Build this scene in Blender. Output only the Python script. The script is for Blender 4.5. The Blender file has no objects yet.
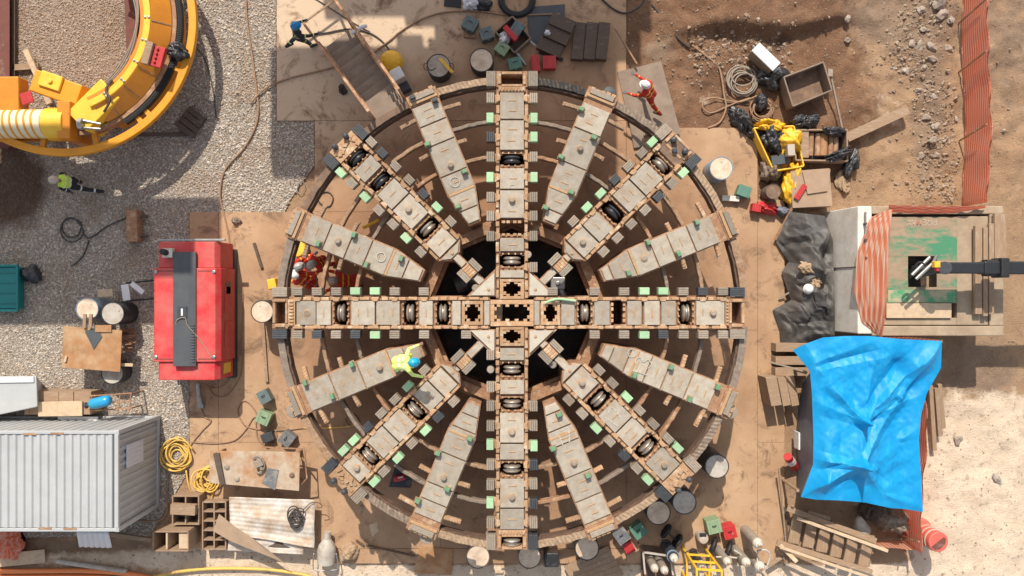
import bpy, bmesh, math, random
import numpy as np
from mathutils import Vector, Matrix, noise as mnoise
random.seed(11)
scene = bpy.context.scene
COL = scene.collection
H = 24.0          # camera height above the ground (m)
F = 800.0         # focal length in pixels at 1024 wide
PI = math.pi

def W(px, py, z=0.0):
    s = (H - z) / F
    return Vector(((px - 512) * s, -(py - 288) * s, z))
def S(z=0.0): return (H - z) / F

# ---------------------------------------------------------------- materials
def nodes_of(name):
    m = bpy.data.materials.new(name); m.use_nodes = True
    nt = m.node_tree; b = nt.nodes['Principled BSDF']
    return m, nt, b
def N(nt, t, **kw):
    n = nt.nodes.new(t)
    for k, v in kw.items():
        if k.startswith('i_'):
            n.inputs[int(k[2:])].default_value = v
        else: setattr(n, k, v)
    return n
def L(nt, a, b): nt.links.new(a, b)
def ramp(nt, fac, p0, p1, c0=(0,0,0,1), c1=(1,1,1,1)):
    r = N(nt, 'ShaderNodeValToRGB'); r.color_ramp.elements[0].position = p0; r.color_ramp.elements[1].position = p1
    r.color_ramp.elements[0].color = c0; r.color_ramp.elements[1].color = c1
    L(nt, fac, r.inputs[0]); return r.outputs[0]
def mix(nt, fac, a, b):
    m = N(nt, 'ShaderNodeMix', data_type='RGBA')
    if isinstance(fac, (int, float)): m.inputs[0].default_value = fac
    else: L(nt, fac, m.inputs[0])
    for i, v in ((6, a), (7, b)):
        if isinstance(v, tuple): m.inputs[i].default_value = (*v[:3], 1)
        else: L(nt, v, m.inputs[i])
    return m.outputs[2]
def coords(nt, rnd=True, world=False):
    if world: return N(nt, 'ShaderNodeNewGeometry').outputs['Position']
    tc = N(nt, 'ShaderNodeTexCoord').outputs['Object']
    if not rnd: return tc
    oi = N(nt, 'ShaderNodeObjectInfo').outputs['Random']
    ml = N(nt, 'ShaderNodeMath', operation='MULTIPLY'); L(nt, oi, ml.inputs[0]); ml.inputs[1].default_value = 37.0
    va = N(nt, 'ShaderNodeVectorMath', operation='ADD'); L(nt, tc, va.inputs[0]); L(nt, ml.outputs[0], va.inputs[1])
    return va.outputs[0]
def noise_n(nt, vec, scale, detail=6, rough=.6, dist=0):
    n = N(nt, 'ShaderNodeTexNoise'); n.inputs['Scale'].default_value = scale; n.inputs['Detail'].default_value = detail
    n.inputs['Roughness'].default_value = rough; n.inputs['Distortion'].default_value = dist
    L(nt, vec, n.inputs['Vector']); return n.outputs['Fac']
def bump(nt, b, h, strength, dist=.02):
    bm = N(nt, 'ShaderNodeBump'); bm.inputs['Strength'].default_value = strength; bm.inputs['Distance'].default_value = dist
    L(nt, h, bm.inputs['Height']); L(nt, bm.outputs[0], b.inputs['Normal'])
def mat(name, c1, c2=None, c3=None, s=5, s3=2.2, t3=.56, rough=.8, metal=0, bp=.3, bs=40, rnd=True, w3=.06, stretch=None, spec=None, var=0):
    """weathered surface: c1/c2 mottled, c3 in patches, fine bump"""
    m, nt, b = nodes_of(name)
    v = coords(nt, rnd)
    if stretch:
        mp = N(nt, 'ShaderNodeMapping'); mp.inputs['Scale'].default_value = stretch; L(nt, v, mp.inputs[0]); v = mp.outputs[0]
    if c2 is None: c2 = tuple(x * .8 for x in c1)
    f = ramp(nt, noise_n(nt, v, s, 8, .65), .35, .68)
    col = mix(nt, f, c1, c2)
    if c3:
        g = ramp(nt, noise_n(nt, v, s3, 10, .7), t3 - w3, t3 + w3)
        col = mix(nt, g, col, c3)
    if var:      # piece to piece difference in tone
        oi = N(nt, 'ShaderNodeObjectInfo').outputs['Random']
        mr = N(nt, 'ShaderNodeMapRange'); L(nt, oi, mr.inputs[0]); mr.inputs[3].default_value = 1-var; mr.inputs[4].default_value = 1+var*.6
        hv = N(nt, 'ShaderNodeHueSaturation'); L(nt, mr.outputs[0], hv.inputs['Value']); L(nt, col, hv.inputs['Color']); col = hv.outputs[0]
    L(nt, col, b.inputs['Base Color'])
    b.inputs['Roughness'].default_value = rough; b.inputs['Metallic'].default_value = metal
    if spec is not None: b.inputs['Specular IOR Level'].default_value = spec
    if bp: bump(nt, b, noise_n(nt, v, bs, 5, .7), bp)
    return m

# ---------------------------------------------------------------- mesh builder
class MB:
    def __init__(s, T=None): s.v = []; s.f = []; s.m = []; s.cur = 0; s.T = T
    def use(s, i): s.cur = i; return s
    def add(s, vs, fs):
        o = len(s.v)
        if s.T is not None: vs = [s.T @ Vector(v) for v in vs]
        s.v += [tuple(v) for v in vs]
        for f in fs: s.f.append([o + i for i in f]); s.m.append(s.cur)
        return s
    def box(s, c, d, rz=0, R=None, top=None):
        """c centre, d full size; top=(sx,sy) scales the top face"""
        hx, hy, hz = d[0]/2, d[1]/2, d[2]/2
        tx, ty = top or (1, 1)
        P = [(-hx,-hy,-hz),(hx,-hy,-hz),(hx,hy,-hz),(-hx,hy,-hz),(-hx*tx,-hy*ty,hz),(hx*tx,-hy*ty,hz),(hx*tx,hy*ty,hz),(-hx*tx,hy*ty,hz)]
        M = R if R is not None else Matrix.Rotation(rz, 3, 'Z')
        c = Vector(c)
        return s.add([M @ Vector(p) + c for p in P], [(3,2,1,0),(4,5,6,7),(0,1,5,4),(1,2,6,5),(2,3,7,6),(3,0,4,7)])
    def prism(s, poly, z0, z1):
        a = sum(poly[i][0]*poly[(i+1)%len(poly)][1]-poly[(i+1)%len(poly)][0]*poly[i][1] for i in range(len(poly)))
        if a < 0: poly = poly[::-1]
        n = len(poly)
        vs = [(p[0],p[1],z0) for p in poly] + [(p[0],p[1],z1) for p in poly]
        fs = [tuple(range(n-1,-1,-1)), tuple(range(n,2*n))] + [(i,(i+1)%n,n+(i+1)%n,n+i) for i in range(n)]
        return s.add(vs, fs)
    def cyl(s, p0, p1, r0, r1=None, n=20, caps=True):
        p0, p1 = Vector(p0), Vector(p1); r1 = r0 if r1 is None else r1
        d = (p1-p0).normalized(); a = d.orthogonal().normalized(); b = d.cross(a)
        vs = []
        for p, r in ((p0,r0),(p1,r1)):
            vs += [p + (a*math.cos(2*PI*i/n) + b*math.sin(2*PI*i/n))*r for i in range(n)]
        fs = [(i,(i+1)%n,n+(i+1)%n,n+i) for i in range(n)]
        if caps: fs += [tuple(range(n-1,-1,-1)), tuple(range(n,2*n))]
        return s.add(vs, fs)
    def lathe(s, prof, p0=(0,0,0), axis=(0,0,1), n=24):
        """prof list of (r, h) along axis; closed when r=0 at the ends"""
        d = Vector(axis).normalized(); a = d.orthogonal().normalized(); b = d.cross(a); p0 = Vector(p0)
        vs = []
        for r, h in prof:
            r = max(r, 1e-4)
            vs += [p0 + d*h + (a*math.cos(2*PI*i/n) + b*math.sin(2*PI*i/n))*r for i in range(n)]
        fs = []
        for k in range(len(prof)-1):
            fs += [(k*n+i, k*n+(i+1)%n, (k+1)*n+(i+1)%n, (k+1)*n+i) for i in range(n)]
        fs += [tuple(range(n-1,-1,-1)), tuple(range((len(prof)-1)*n, len(prof)*n))]
        return s.add(vs, fs)
    def tube(s, pts, r, n=6, closed=False):
        pts = [Vector(p) for p in pts]; m = len(pts); vs = []; up = Vector((0,0,1))
        for i, p in enumerate(pts):
            if closed: d = pts[(i+1)%m]-pts[i-1]
            else: d = pts[min(i+1,m-1)]-pts[max(i-1,0)]
            if d.length < 1e-9: d = Vector((1,0,0))
            d.normalize(); a = d.cross(up)
            if a.length < 1e-3: a = d.cross(Vector((0,1,0)))
            a.normalize(); b = a.cross(d)
            vs += [p + (a*math.cos(2*PI*k/n) + b*math.sin(2*PI*k/n))*r for k in range(n)]
        fs = []
        for i in range(m if closed else m-1):
            j = (i+1) % m
            fs += [(i*n+k, i*n+(k+1)%n, j*n+(k+1)%n, j*n+k) for k in range(n)]
        if not closed: fs += [tuple(range(n-1,-1,-1)), tuple(range((m-1)*n, m*n))]
        return s.add(vs, fs)
    def bar(s, p0, p1, w, h, roll=0):
        """rectangular bar between two points, w across (horizontal), h vertical"""
        p0, p1 = Vector(p0), Vector(p1); d = (p1-p0); ln = d.length; d.normalize()
        a = Vector((0,0,1)).cross(d)
        if a.length < 1e-3: a = Vector((0,1,0))
        a.normalize(); b = d.cross(a)
        M = Matrix((d, a, b)).transposed()
        return s.box((p0+p1)/2, (ln, w, h), R=M)
    def stone(s, c, r, rng, flat=.7):
        bm = bmesh.new(); bmesh.ops.create_icosphere(bm, subdivisions=2 if r > .06 else 1, radius=1)
        ax = [rng.uniform(.7,1.3), rng.uniform(.6,1.1), flat*rng.uniform(.7,1.2)]; a = rng.uniform(0,6.28)
        off = Vector((rng.uniform(-50,50), rng.uniform(-50,50), 0)); M = Matrix.Rotation(a, 3, 'Z')
        vs = []
        for v in bm.verts:
            k = .8 + .55*mnoise.noise(v.co*1.1+off) + .12*mnoise.noise(v.co*4+off)
            vs.append(M @ Vector((v.co.x*ax[0]*k*r, v.co.y*ax[1]*k*r, v.co.z*ax[2]*k*r)) + Vector(c))
        fs = [[v.index for v in f.verts] for f in bm.faces]; bm.free()
        return s.add(vs, fs)
    def build(s, name, mats, parent=None, loc=None, bevel=0, smooth=False, seg=2):
        me = bpy.data.meshes.new(name)
        v = s.v
        if loc is not None: v = [(p[0]-loc[0], p[1]-loc[1], p[2]-loc[2]) for p in v]
        me.from_pydata(v, [], s.f)
        if not isinstance(mats, (list, tuple)): mats = [mats]
        for m in mats: me.materials.append(m)
        me.polygons.foreach_set('material_index', s.m)
        if smooth: me.polygons.foreach_set('use_smooth', [True]*len(s.f))
        me.update()
        o = bpy.data.objects.new(name, me); COL.objects.link(o)
        if loc is not None: o.location = loc
        if parent is not None: o.parent = parent
        if bevel:
            b = o.modifiers.new('bevel', 'BEVEL'); b.width = bevel; b.segments = seg; b.limit_method = 'ANGLE'; b.angle_limit = .6
            b.harden_normals = False
        elif smooth:
            pass
        return o

def smooth_by_angle(o, ang=.7):
    me = o.data
    me.polygons.foreach_set('use_smooth', [True]*len(me.polygons))
    try: me.set_sharp_from_angle(angle=ang)
    except Exception: pass
def tag(o, label, cat, group=None):
    o['label'] = label; o['category'] = cat
    if group: o['group'] = group
    return o
def empty(name, loc, label, cat, group=None, rz=0):
    o = bpy.data.objects.new(name, None); COL.objects.link(o); o.empty_display_size = .2
    o.location = loc; o.rotation_euler = (0,0,rz)
    return tag(o, label, cat, group)
def structure(o): o['kind'] = 'structure'; return o
def spline(pts, n=8, closed=False):
    P = [Vector(p) for p in pts]; out = []; m = len(P)
    rng = range(m) if closed else range(m-1)
    for i in rng:
        if closed: a,b,c,d = P[i-1],P[i],P[(i+1)%m],P[(i+2)%m]
        else: a,b,c,d = P[max(i-1,0)],P[i],P[i+1],P[min(i+2,m-1)]
        for k in range(n):
            t = k/n
            out.append(.5*((2*b)+(c-a)*t+(2*a-5*b+4*c-d)*t*t+(3*b-a-3*c+d)*t**3))
    if not closed: out.append(P[-1])
    return out
def folds(x, y, seed, f0=.7, n=6, warp=.25):
    """height of straight sharp creases, as in stiff plastic sheeting"""
    q = random.Random(seed); h = 0; wx = warp*mnoise.noise(Vector((x*.9, y*.9, seed))); wy = warp*mnoise.noise(Vector((x*.9, y*.9, seed+20)))
    for i in range(n):
        a = q.uniform(0, PI); f = f0*1.5**i*q.uniform(.8,1.2); ph = q.uniform(0,1)
        t = ((x+wx)*math.cos(a)+(y+wy)*math.sin(a))*f+ph; t = abs(t-math.floor(t)-.5)*2
        m = .5+.9*mnoise.noise(Vector((x*.7*f, y*.7*f, seed+i*5)))
        h += (t-.5)*max(0, m)/f
    return h
def copy_tree(o, parent=None):
    c = o.copy(); COL.objects.link(c)
    if parent is not None: c.parent = parent
    for ch in list(o.children): copy_tree(ch, c)
    return c
def coons(top, bottom, left, right, nu, nv, zf=None, thick=.01):
    """sheet spanned by four boundary polylines of world points (top/bottom left->right, left/right top->bottom)"""
    def samp(pl, t):
        d = [0]
        for i in range(len(pl)-1): d.append(d[-1]+(Vector(pl[i+1])-Vector(pl[i])).length)
        x = t*d[-1]
        for i in range(len(pl)-1):
            if x <= d[i+1] or i == len(pl)-2:
                k = (x-d[i])/max(1e-9, d[i+1]-d[i]); return Vector(pl[i]).lerp(Vector(pl[i+1]), min(1,max(0,k)))
    c00, c10, c01, c11 = Vector(top[0]), Vector(top[-1]), Vector(bottom[0]), Vector(bottom[-1])
    vs = []; fs = []
    for j in range(nv+1):
        v = j/nv
        for i in range(nu+1):
            u = i/nu
            p = (1-v)*samp(top,u)+v*samp(bottom,u)+(1-u)*samp(left,v)+u*samp(right,v) \
                - ((1-u)*(1-v)*c00+u*(1-v)*c10+(1-u)*v*c01+u*v*c11)
            if zf: p = p + Vector(zf(u, v, p))
            vs.append(p)
    n = (nu+1)*(nv+1)
    vs += [p - Vector((0,0,thick)) for p in vs]
    w = nu+1
    for j in range(nv):
        for i in range(nu):
            a = j*w+i; fs.append((a+w, a+w+1, a+1, a)); fs.append((n+a, n+a+1, n+a+w+1, n+a+w))
    for i in range(nu): fs.append((i, i+1, n+i+1, n+i)); a = nv*w+i; fs.append((a+1, a, n+a, n+a+1))
    for j in range(nv): a = j*w; fs.append((a+w, a, n+a, n+a+w)); a = j*w+nu; fs.append((a, a+w, n+a+w, n+a))
    mb = MB(); mb.add(vs, fs); return mb
M = {}
M['plate']   = mat('worn_steel_plate', (.415,.36,.285), (.31,.26,.20), (.32,.22,.14), s=6, s3=1.8, t3=.61, rough=.65, metal=0, bp=.3, bs=60, w3=.10, var=.22)
M['rust']    = mat('rusty_steel', (.36,.20,.11), (.24,.12,.065), (.46,.31,.19), s=9, s3=4, t3=.58, rough=.85, bp=.5, bs=50)
M['rustdark']= mat('dark_rusty_steel', (.13,.075,.048), (.085,.05,.034), (.20,.11,.06), s=6, s3=3, t3=.6, rough=.85, bp=.5, bs=40)
M['tan']     = mat('sandy_hardfacing', (.50,.305,.165), (.36,.20,.105), (.60,.47,.33), s=10, s3=5, t3=.58, rough=.85, bp=.8, bs=60, var=.2)
M['bead']    = mat('weld_bead', (.46,.29,.15), (.36,.20,.10), None, s=20, rough=.7, bp=.3)
M['scraper'] = mat('grey_hard_steel', (.32,.265,.205), (.235,.19,.145), (.34,.22,.135), s=12, s3=5, t3=.60, rough=.65, bp=.3, bs=60, var=.25)
M['dark']    = mat('dark_painted_steel', (.055,.058,.065), (.035,.037,.042), (.16,.12,.09), s=10, s3=5, t3=.66, rough=.5, bp=.2)
M['green']   = mat('pale_green_paint', (.34,.54,.31), (.28,.45,.25), (.42,.44,.31), s=10, s3=8, t3=.58, rough=.7, bp=.2, var=.15)
M['lug']     = mat('green_lug_paint', (.14,.30,.16), (.09,.2,.11), (.3,.25,.17), s=16, s3=8, t3=.6, rough=.6, bp=.15)
M['cutter']  = mat('cutter_steel', (.42,.36,.30), (.30,.25,.20), (.30,.18,.10), s=14, s3=6, t3=.62, rough=.38, metal=.6, bp=.15)
M['cutterdark']= mat('new_cutter_steel', (.05,.05,.055), (.03,.03,.034), None, s=10, rough=.35, metal=.3, bp=.1)
M['ringtan'] = mat('abraded_ring', (.38,.245,.15), (.27,.165,.095), (.22,.115,.06), s=12, s3=5, t3=.58, rough=.85, bp=.8, bs=50)
M['ringgrey']= mat('greyish_ring', (.25,.195,.15), (.17,.125,.095), (.32,.23,.16), s=12, s3=5, t3=.6, rough=.8, bp=.7, bs=50)
M['ringblack']= mat('blackened_ring', (.05,.043,.038), (.03,.026,.023), (.15,.10,.07), s=9, s3=4, t3=.64, rough=.6, bp=.6, bs=50)
M['chalk']   = mat('chalk', (.52,.49,.43), (.42,.385,.33), None, s=30, rough=.95, bp=0)
M['hollowdark']  = mat('shaded_hollow_floor', (.06,.044,.033), (.035,.026,.02), (.13,.075,.045), s=4, s3=2, rough=.5, bp=.3)  # floor of hollows; the deep shade inside is put into its dark colour
M['yellow']  = mat('yellow_paint', (.72,.31,.012), (.66,.26,.012), (.42,.2,.04), s=3, s3=4, t3=.70, rough=.5, bp=.1)
M['yellow2'] = mat('pale_yellow_paint', (.84,.52,.045), (.78,.43,.035), (.75,.6,.3), s=3, s3=4, t3=.68, rough=.5, bp=.1)
M['orangeP'] = mat('orange_paint', (.62,.235,.012), (.54,.19,.012), (.28,.12,.03), s=3, s3=4, t3=.70, rough=.5, bp=.1)
M['cream']   = mat('cream_paint', (.75,.66,.45), (.68,.56,.36), (.5,.36,.2), s=4, s3=4, t3=.68, rough=.6, bp=.1)
M['redbeam'] = mat('red_oxide_beam', (.17,.055,.04), (.12,.045,.033), (.24,.14,.1), s=6, s3=3, t3=.62, rough=.8, bp=.3)
M['redgen']  = mat('red_paint', (.60,.022,.028), (.52,.02,.025), (.52,.12,.10), s=1.8, s3=1.6, t3=.50, rough=.62, bp=.08, bs=20, w3=.16)
M['red']     = mat('red_box_paint', (.50,.03,.03), (.38,.02,.02), (.5,.2,.15), s=8, s3=5, t3=.66, rough=.5, bp=.15)
M['charcoal']= mat('charcoal_paint', (.075,.082,.088), (.06,.065,.07), (.15,.13,.11), s=3, s3=4, t3=.68, rough=.6, bp=.1)
M['black']   = mat('black_rubber', (.02,.02,.021), (.012,.012,.013), None, s=8, rough=.6, bp=.2)
M['wood']    = mat('weathered_timber', (.36,.24,.15), (.26,.165,.10), (.42,.33,.24), s=6, s3=3, t3=.6, rough=.85, bp=.4, stretch=(1,6,6))
M['woody']   = mat('weathered_timber_lengthwise', (.36,.24,.15), (.26,.165,.10), (.42,.33,.24), s=6, s3=3, t3=.6, rough=.85, bp=.4, stretch=(6,1,6))
M['woodpale']= mat('pale_timber', (.56,.42,.28), (.48,.34,.21), (.4,.3,.22), s=6, s3=3, t3=.62, rough=.85, bp=.3)
M['wooddark']= mat('dark_timber', (.12,.085,.062), (.085,.06,.045), (.2,.15,.11), s=6, s3=3, t3=.62, rough=.85, bp=.5, stretch=(1,5,5))
M['brown']   = mat('brown_steel', (.20,.125,.08), (.14,.085,.056), (.28,.17,.10), s=5, s3=3, t3=.58, rough=.8, bp=.35)
M['plateb']  = mat('brown_sheet', (.27,.20,.145), (.21,.15,.105), (.16,.11,.08), s=3, s3=1.6, t3=.58, rough=.7, bp=.2, w3=.15)
M['rustplate']= mat('orange_rust_plate', (.40,.20,.085), (.30,.15,.065), (.46,.31,.18), s=3, s3=2, t3=.58, rough=.85, bp=.25, w3=.12)
M['teal']    = mat('teal_grey_box', (.13,.165,.16), (.10,.13,.125), (.08,.33,.31), s=6, s3=7, t3=.62, rough=.6, bp=.15)
M['tealgreen']= mat('green_box_paint', (.10,.22,.16), (.08,.18,.13), (.2,.24,.19), s=6, s3=7, t3=.64, rough=.6, bp=.15)
M['sage']    = mat('sage_box_paint', (.24,.33,.19), (.2,.28,.16), (.33,.36,.27), s=6, s3=7, t3=.64, rough=.6, bp=.15)
M['greybox'] = mat('grey_box_paint', (.16,.165,.17), (.12,.12,.125), (.28,.25,.22), s=6, s3=5, t3=.6, rough=.6, bp=.15)
M['tealbin'] = mat('teal_plastic', (.01,.20,.19), (.01,.16,.155), None, s=3, rough=.45, bp=.05)
M['lid']     = mat('drum_lid', (.70,.57,.43), (.58,.45,.325), (.42,.30,.20), s=5, s3=3, t3=.58, rough=.7, bp=.25, w3=.12)
M['lidgrey'] = mat('grey_drum_lid', (.47,.42,.355), (.38,.335,.28), (.32,.24,.175), s=4, s3=4, t3=.6, rough=.6, bp=.2, w3=.12)
M['drum']    = mat('dark_drum', (.035,.035,.038), (.025,.025,.027), (.13,.10,.08), s=6, s3=5, t3=.66, rough=.5, bp=.1)
M['drumblue']= mat('blue_grey_drum', (.22,.29,.36), (.18,.23,.28), (.3,.24,.19), s=6, s3=5, t3=.6, rough=.5, bp=.1)
M['drumbrown']= mat('brown_drum', (.13,.09,.07), (.10,.07,.055), (.2,.13,.09), s=6, s3=5, t3=.6, rough=.6, bp=.1)
M['white']   = mat('white_paint', (.70,.69,.67), (.62,.61,.59), (.5,.45,.38), s=3, s3=3, t3=.68, rough=.5, bp=.05)
M['whiteroof']= mat('white_container_paint', (.43,.435,.43), (.38,.385,.38), (.30,.24,.18), s=2, s3=9, t3=.70, rough=.5, bp=.05, w3=.02)
M['whitesheet']= mat('white_roof_sheet', (.66,.63,.58), (.60,.55,.48), (.42,.30,.20), s=3, s3=1.5, t3=.50, rough=.6, bp=.1, w3=.12)
M['ghost']   = mat('pale_louvre', (.62,.63,.66), (.55,.56,.6), None, s=3, rough=.5, bp=.05)
M['concrete']= mat('pale_concrete', (.72,.68,.60), (.64,.60,.53), (.52,.45,.36), s=3, s3=1.5, t3=.6, rough=.85, bp=.2, w3=.15)
M['dusty']   = mat('dusty_boards', (.42,.32,.22), (.34,.25,.165), (.27,.19,.125), s=3, s3=1.4, t3=.58, rough=.9, bp=.25, w3=.15)
M['greenpanel']= mat('green_board_under_dust', (.36,.25,.165), (.27,.19,.125), (.06,.22,.115), s=4, s3=1.1, t3=.535, rough=.8, bp=.2, stretch=(1,2.4,1), w3=.07)
M['bluetarp']= mat('blue_tarpaulin', (.002,.285,.58), (.002,.235,.53), (.04,.37,.62), s=2.5, s3=2.0, t3=.66, rough=.5, bp=.25, bs=9, w3=.14, spec=.4)
M['greytarp']= mat('grey_sheeting', (.17,.175,.21), (.13,.135,.16), None, s=3, rough=.6, bp=.1)
M['blacktarp']= mat('black_sheeting', (.038,.036,.036), (.055,.052,.05), (.15,.135,.12), s=3, s3=.9, t3=.55, rough=.6, bp=.2, bs=14, w3=.16)
M['bag']     = mat('black_bag', (.022,.022,.024), (.035,.035,.038), (.12,.11,.10), s=6, s3=3, t3=.60, rough=.36, bp=.6, bs=9)
M['whitebag']= mat('white_bag', (.68,.68,.70), (.6,.6,.62), None, s=6, rough=.5, bp=.2, bs=14)
M['sack']    = mat('brown_sheeting', (.22,.16,.115), (.16,.115,.08), (.30,.24,.19), s=5, s3=3, t3=.6, rough=.6, bp=.3, bs=16)
M['yellowbag']= mat('yellow_sheeting', (.80,.46,.02), (.72,.36,.02), (.5,.3,.1), s=5, s3=4, t3=.66, rough=.45, bp=.3, bs=16)
M['cardboard']= mat('cardboard', (.38,.265,.175), (.32,.215,.14), None, s=4, rough=.9, bp=.1)
M['cloth']   = mat('tan_cloth', (.40,.28,.175), (.34,.22,.135), None, s=6, rough=.95, bp=.3)
M['hosetan'] = mat('tan_hose', (.33,.20,.12), (.26,.155,.09), None, s=10, rough=.7, bp=0)
M['hosedark']= mat('dark_hose', (.055,.045,.04), (.04,.033,.03), None, s=10, rough=.6, bp=0)
M['hoseyel'] = mat('yellow_hose', (.72,.46,.10), (.62,.38,.08), (.4,.26,.1), s=10, rough=.5, bp=0)
M['hoseora'] = mat('orange_pipe', (.75,.22,.06), (.68,.2,.06), None, s=5, rough=.5, bp=0)
M['cable']   = mat('grey_cable', (.32,.26,.2), (.24,.19,.145), None, s=10, rough=.7, bp=0)
M['gas']     = mat('gas_cylinder_paint', (.30,.26,.215), (.24,.205,.165), (.4,.3,.2), s=6, s3=4, t3=.6, rough=.5, bp=.15)
M['gaswhite']= mat('gas_cylinder_cap', (.62,.57,.49), (.52,.47,.39), (.4,.3,.2), s=8, s3=5, t3=.64, rough=.5, bp=.1)
M['navy']    = mat('navy_cylinder_paint', (.045,.055,.075), (.035,.04,.055), (.1,.09,.08), s=8, s3=5, t3=.66, rough=.5, bp=.1)
M['blueplastic']= mat('blue_plastic', (.02,.30,.62), (.02,.25,.5), (.03,.33,.33), s=5, s3=5, rough=.3, bp=.05)
M['metal']   = mat('bare_metal', (.42,.41,.39), (.32,.31,.29), None, s=10, rough=.4, metal=.7, bp=.1)
M['frameye'] = mat('frame_yellow', (.80,.48,.03), (.72,.4,.03), (.4,.25,.1), s=6, s3=6, t3=.66, rough=.5, bp=.1)
M['boom']    = mat('dark_boom', (.022,.023,.026), (.016,.017,.019), (.06,.055,.05), s=4, s3=4, t3=.66, rough=.45, bp=.1)
M['rock']    = mat('pale_rock', (.36,.29,.23), (.28,.22,.17), (.42,.37,.32), s=5, s3=3, t3=.58, rough=.95, bp=.5, bs=18)
M['rubble']  = mat('rubble_stones', (.36,.265,.185), (.25,.17,.115), (.42,.36,.29), s=9, s3=6, t3=.58, rough=.95, bp=.4, bs=30, rnd=False)
M['glass']   = mat('dark_glass', (.02,.022,.025), None, None, rough=.15, bp=0)
# clothing
M['skin']    = mat('skin', (.30,.17,.11), (.26,.145,.095), None, s=12, rough=.6, bp=0)
M['redsuit'] = mat('red_overalls', (.50,.035,.02), (.40,.028,.017), None, s=10, rough=.9, bp=.2, bs=25)
M['darksuit']= mat('dark_overalls', (.025,.027,.033), (.018,.019,.023), None, s=10, rough=.9, bp=.2, bs=25)
M['jeans']   = mat('dark_blue_trousers', (.04,.055,.085), (.03,.04,.06), None, s=10, rough=.9, bp=.2)
M['hivis']   = mat('hivis_yellow', (.55,.78,.06), (.48,.70,.05), None, s=8, rough=.7, bp=.2)
M['hivispale']= mat('pale_hivis', (.70,.86,.22), (.62,.78,.18), None, s=8, rough=.7, bp=.2)
M['reflect'] = mat('reflective_tape', (.72,.74,.72), (.64,.66,.64), None, s=8, rough=.4, bp=0)
M['reflecty']= mat('yellow_tape', (.72,.50,.05), (.6,.42,.05), None, s=8, rough=.4, bp=0)
M['boot']    = mat('boots', (.035,.03,.027), (.06,.05,.042), None, s=12, rough=.8, bp=.1)
M['glove']   = mat('grey_gloves', (.16,.15,.145), (.12,.115,.11), None, s=12, rough=.9, bp=.1)
M['eye']     = mat('eye', (.02,.015,.012), None, None, rough=.2, bp=0)
M['hatwhite']= mat('white_helmet', (.74,.74,.72), (.70,.70,.68), None, s=5, rough=.3, bp=0)
M['hatgrey'] = mat('grey_helmet', (.40,.39,.37), (.34,.33,.31), None, s=5, rough=.35, bp=0)
M['hatblue'] = mat('blue_helmet', (.01,.22,.50), (.01,.19,.44), None, s=5, rough=.3, bp=0)
M['hatcyan'] = mat('cyan_helmet', (.01,.36,.55), (.01,.3,.48), None, s=5, rough=.3, bp=0)
M['hattan']  = mat('dusty_helmet', (.48,.40,.32), (.42,.34,.27), None, s=5, rough=.4, bp=0)

def mesh_fence_mat(name, c1, c2, scale, axis):
    m, nt, b = nodes_of(name)
    v = coords(nt, False)
    w = N(nt, 'ShaderNodeTexWave', wave_type='BANDS', bands_direction=axis); w.inputs['Scale'].default_value = scale
    w.inputs['Distortion'].default_value = .6; w.inputs['Detail'].default_value = 2; w.inputs['Detail Scale'].default_value = .6
    L(nt, v, w.inputs[0])
    f = ramp(nt, w.outputs['Fac'], .40, .62)
    c = mix(nt, f, c1, c2)
    g = ramp(nt, noise_n(nt, v, 60, 2), .35, .65)
    c = mix(nt, g, c, mix(nt, .75, tuple(x*.8 for x in c1), c))
    L(nt, c, b.inputs['Base Color']); b.inputs['Roughness'].default_value = .6
    bump(nt, b, w.outputs['Fac'], .3, .03)
    tr = N(nt, 'ShaderNodeBsdfTranslucent'); L(nt, c, tr.inputs[0]); ms = N(nt, 'ShaderNodeMixShader', i_0=.6)
    L(nt, b.outputs[0], ms.inputs[1]); L(nt, tr.outputs[0], ms.inputs[2]); L(nt, ms.outputs[0], nt.nodes['Material Output'].inputs[0])
    return m
M['meshX'] = mesh_fence_mat('orange_mesh_bands_x', (.75,.24,.13), (.80,.48,.35), 5.6, 'X')
M['meshpale'] = mesh_fence_mat('faded_orange_mesh', (.80,.32,.18), (.82,.64,.50), 2.6, 'X')
M['meshZ'] = mesh_fence_mat('orange_mesh_bands_z', (.84,.30,.18), (.86,.56,.44), 2.9, 'Z')

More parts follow.
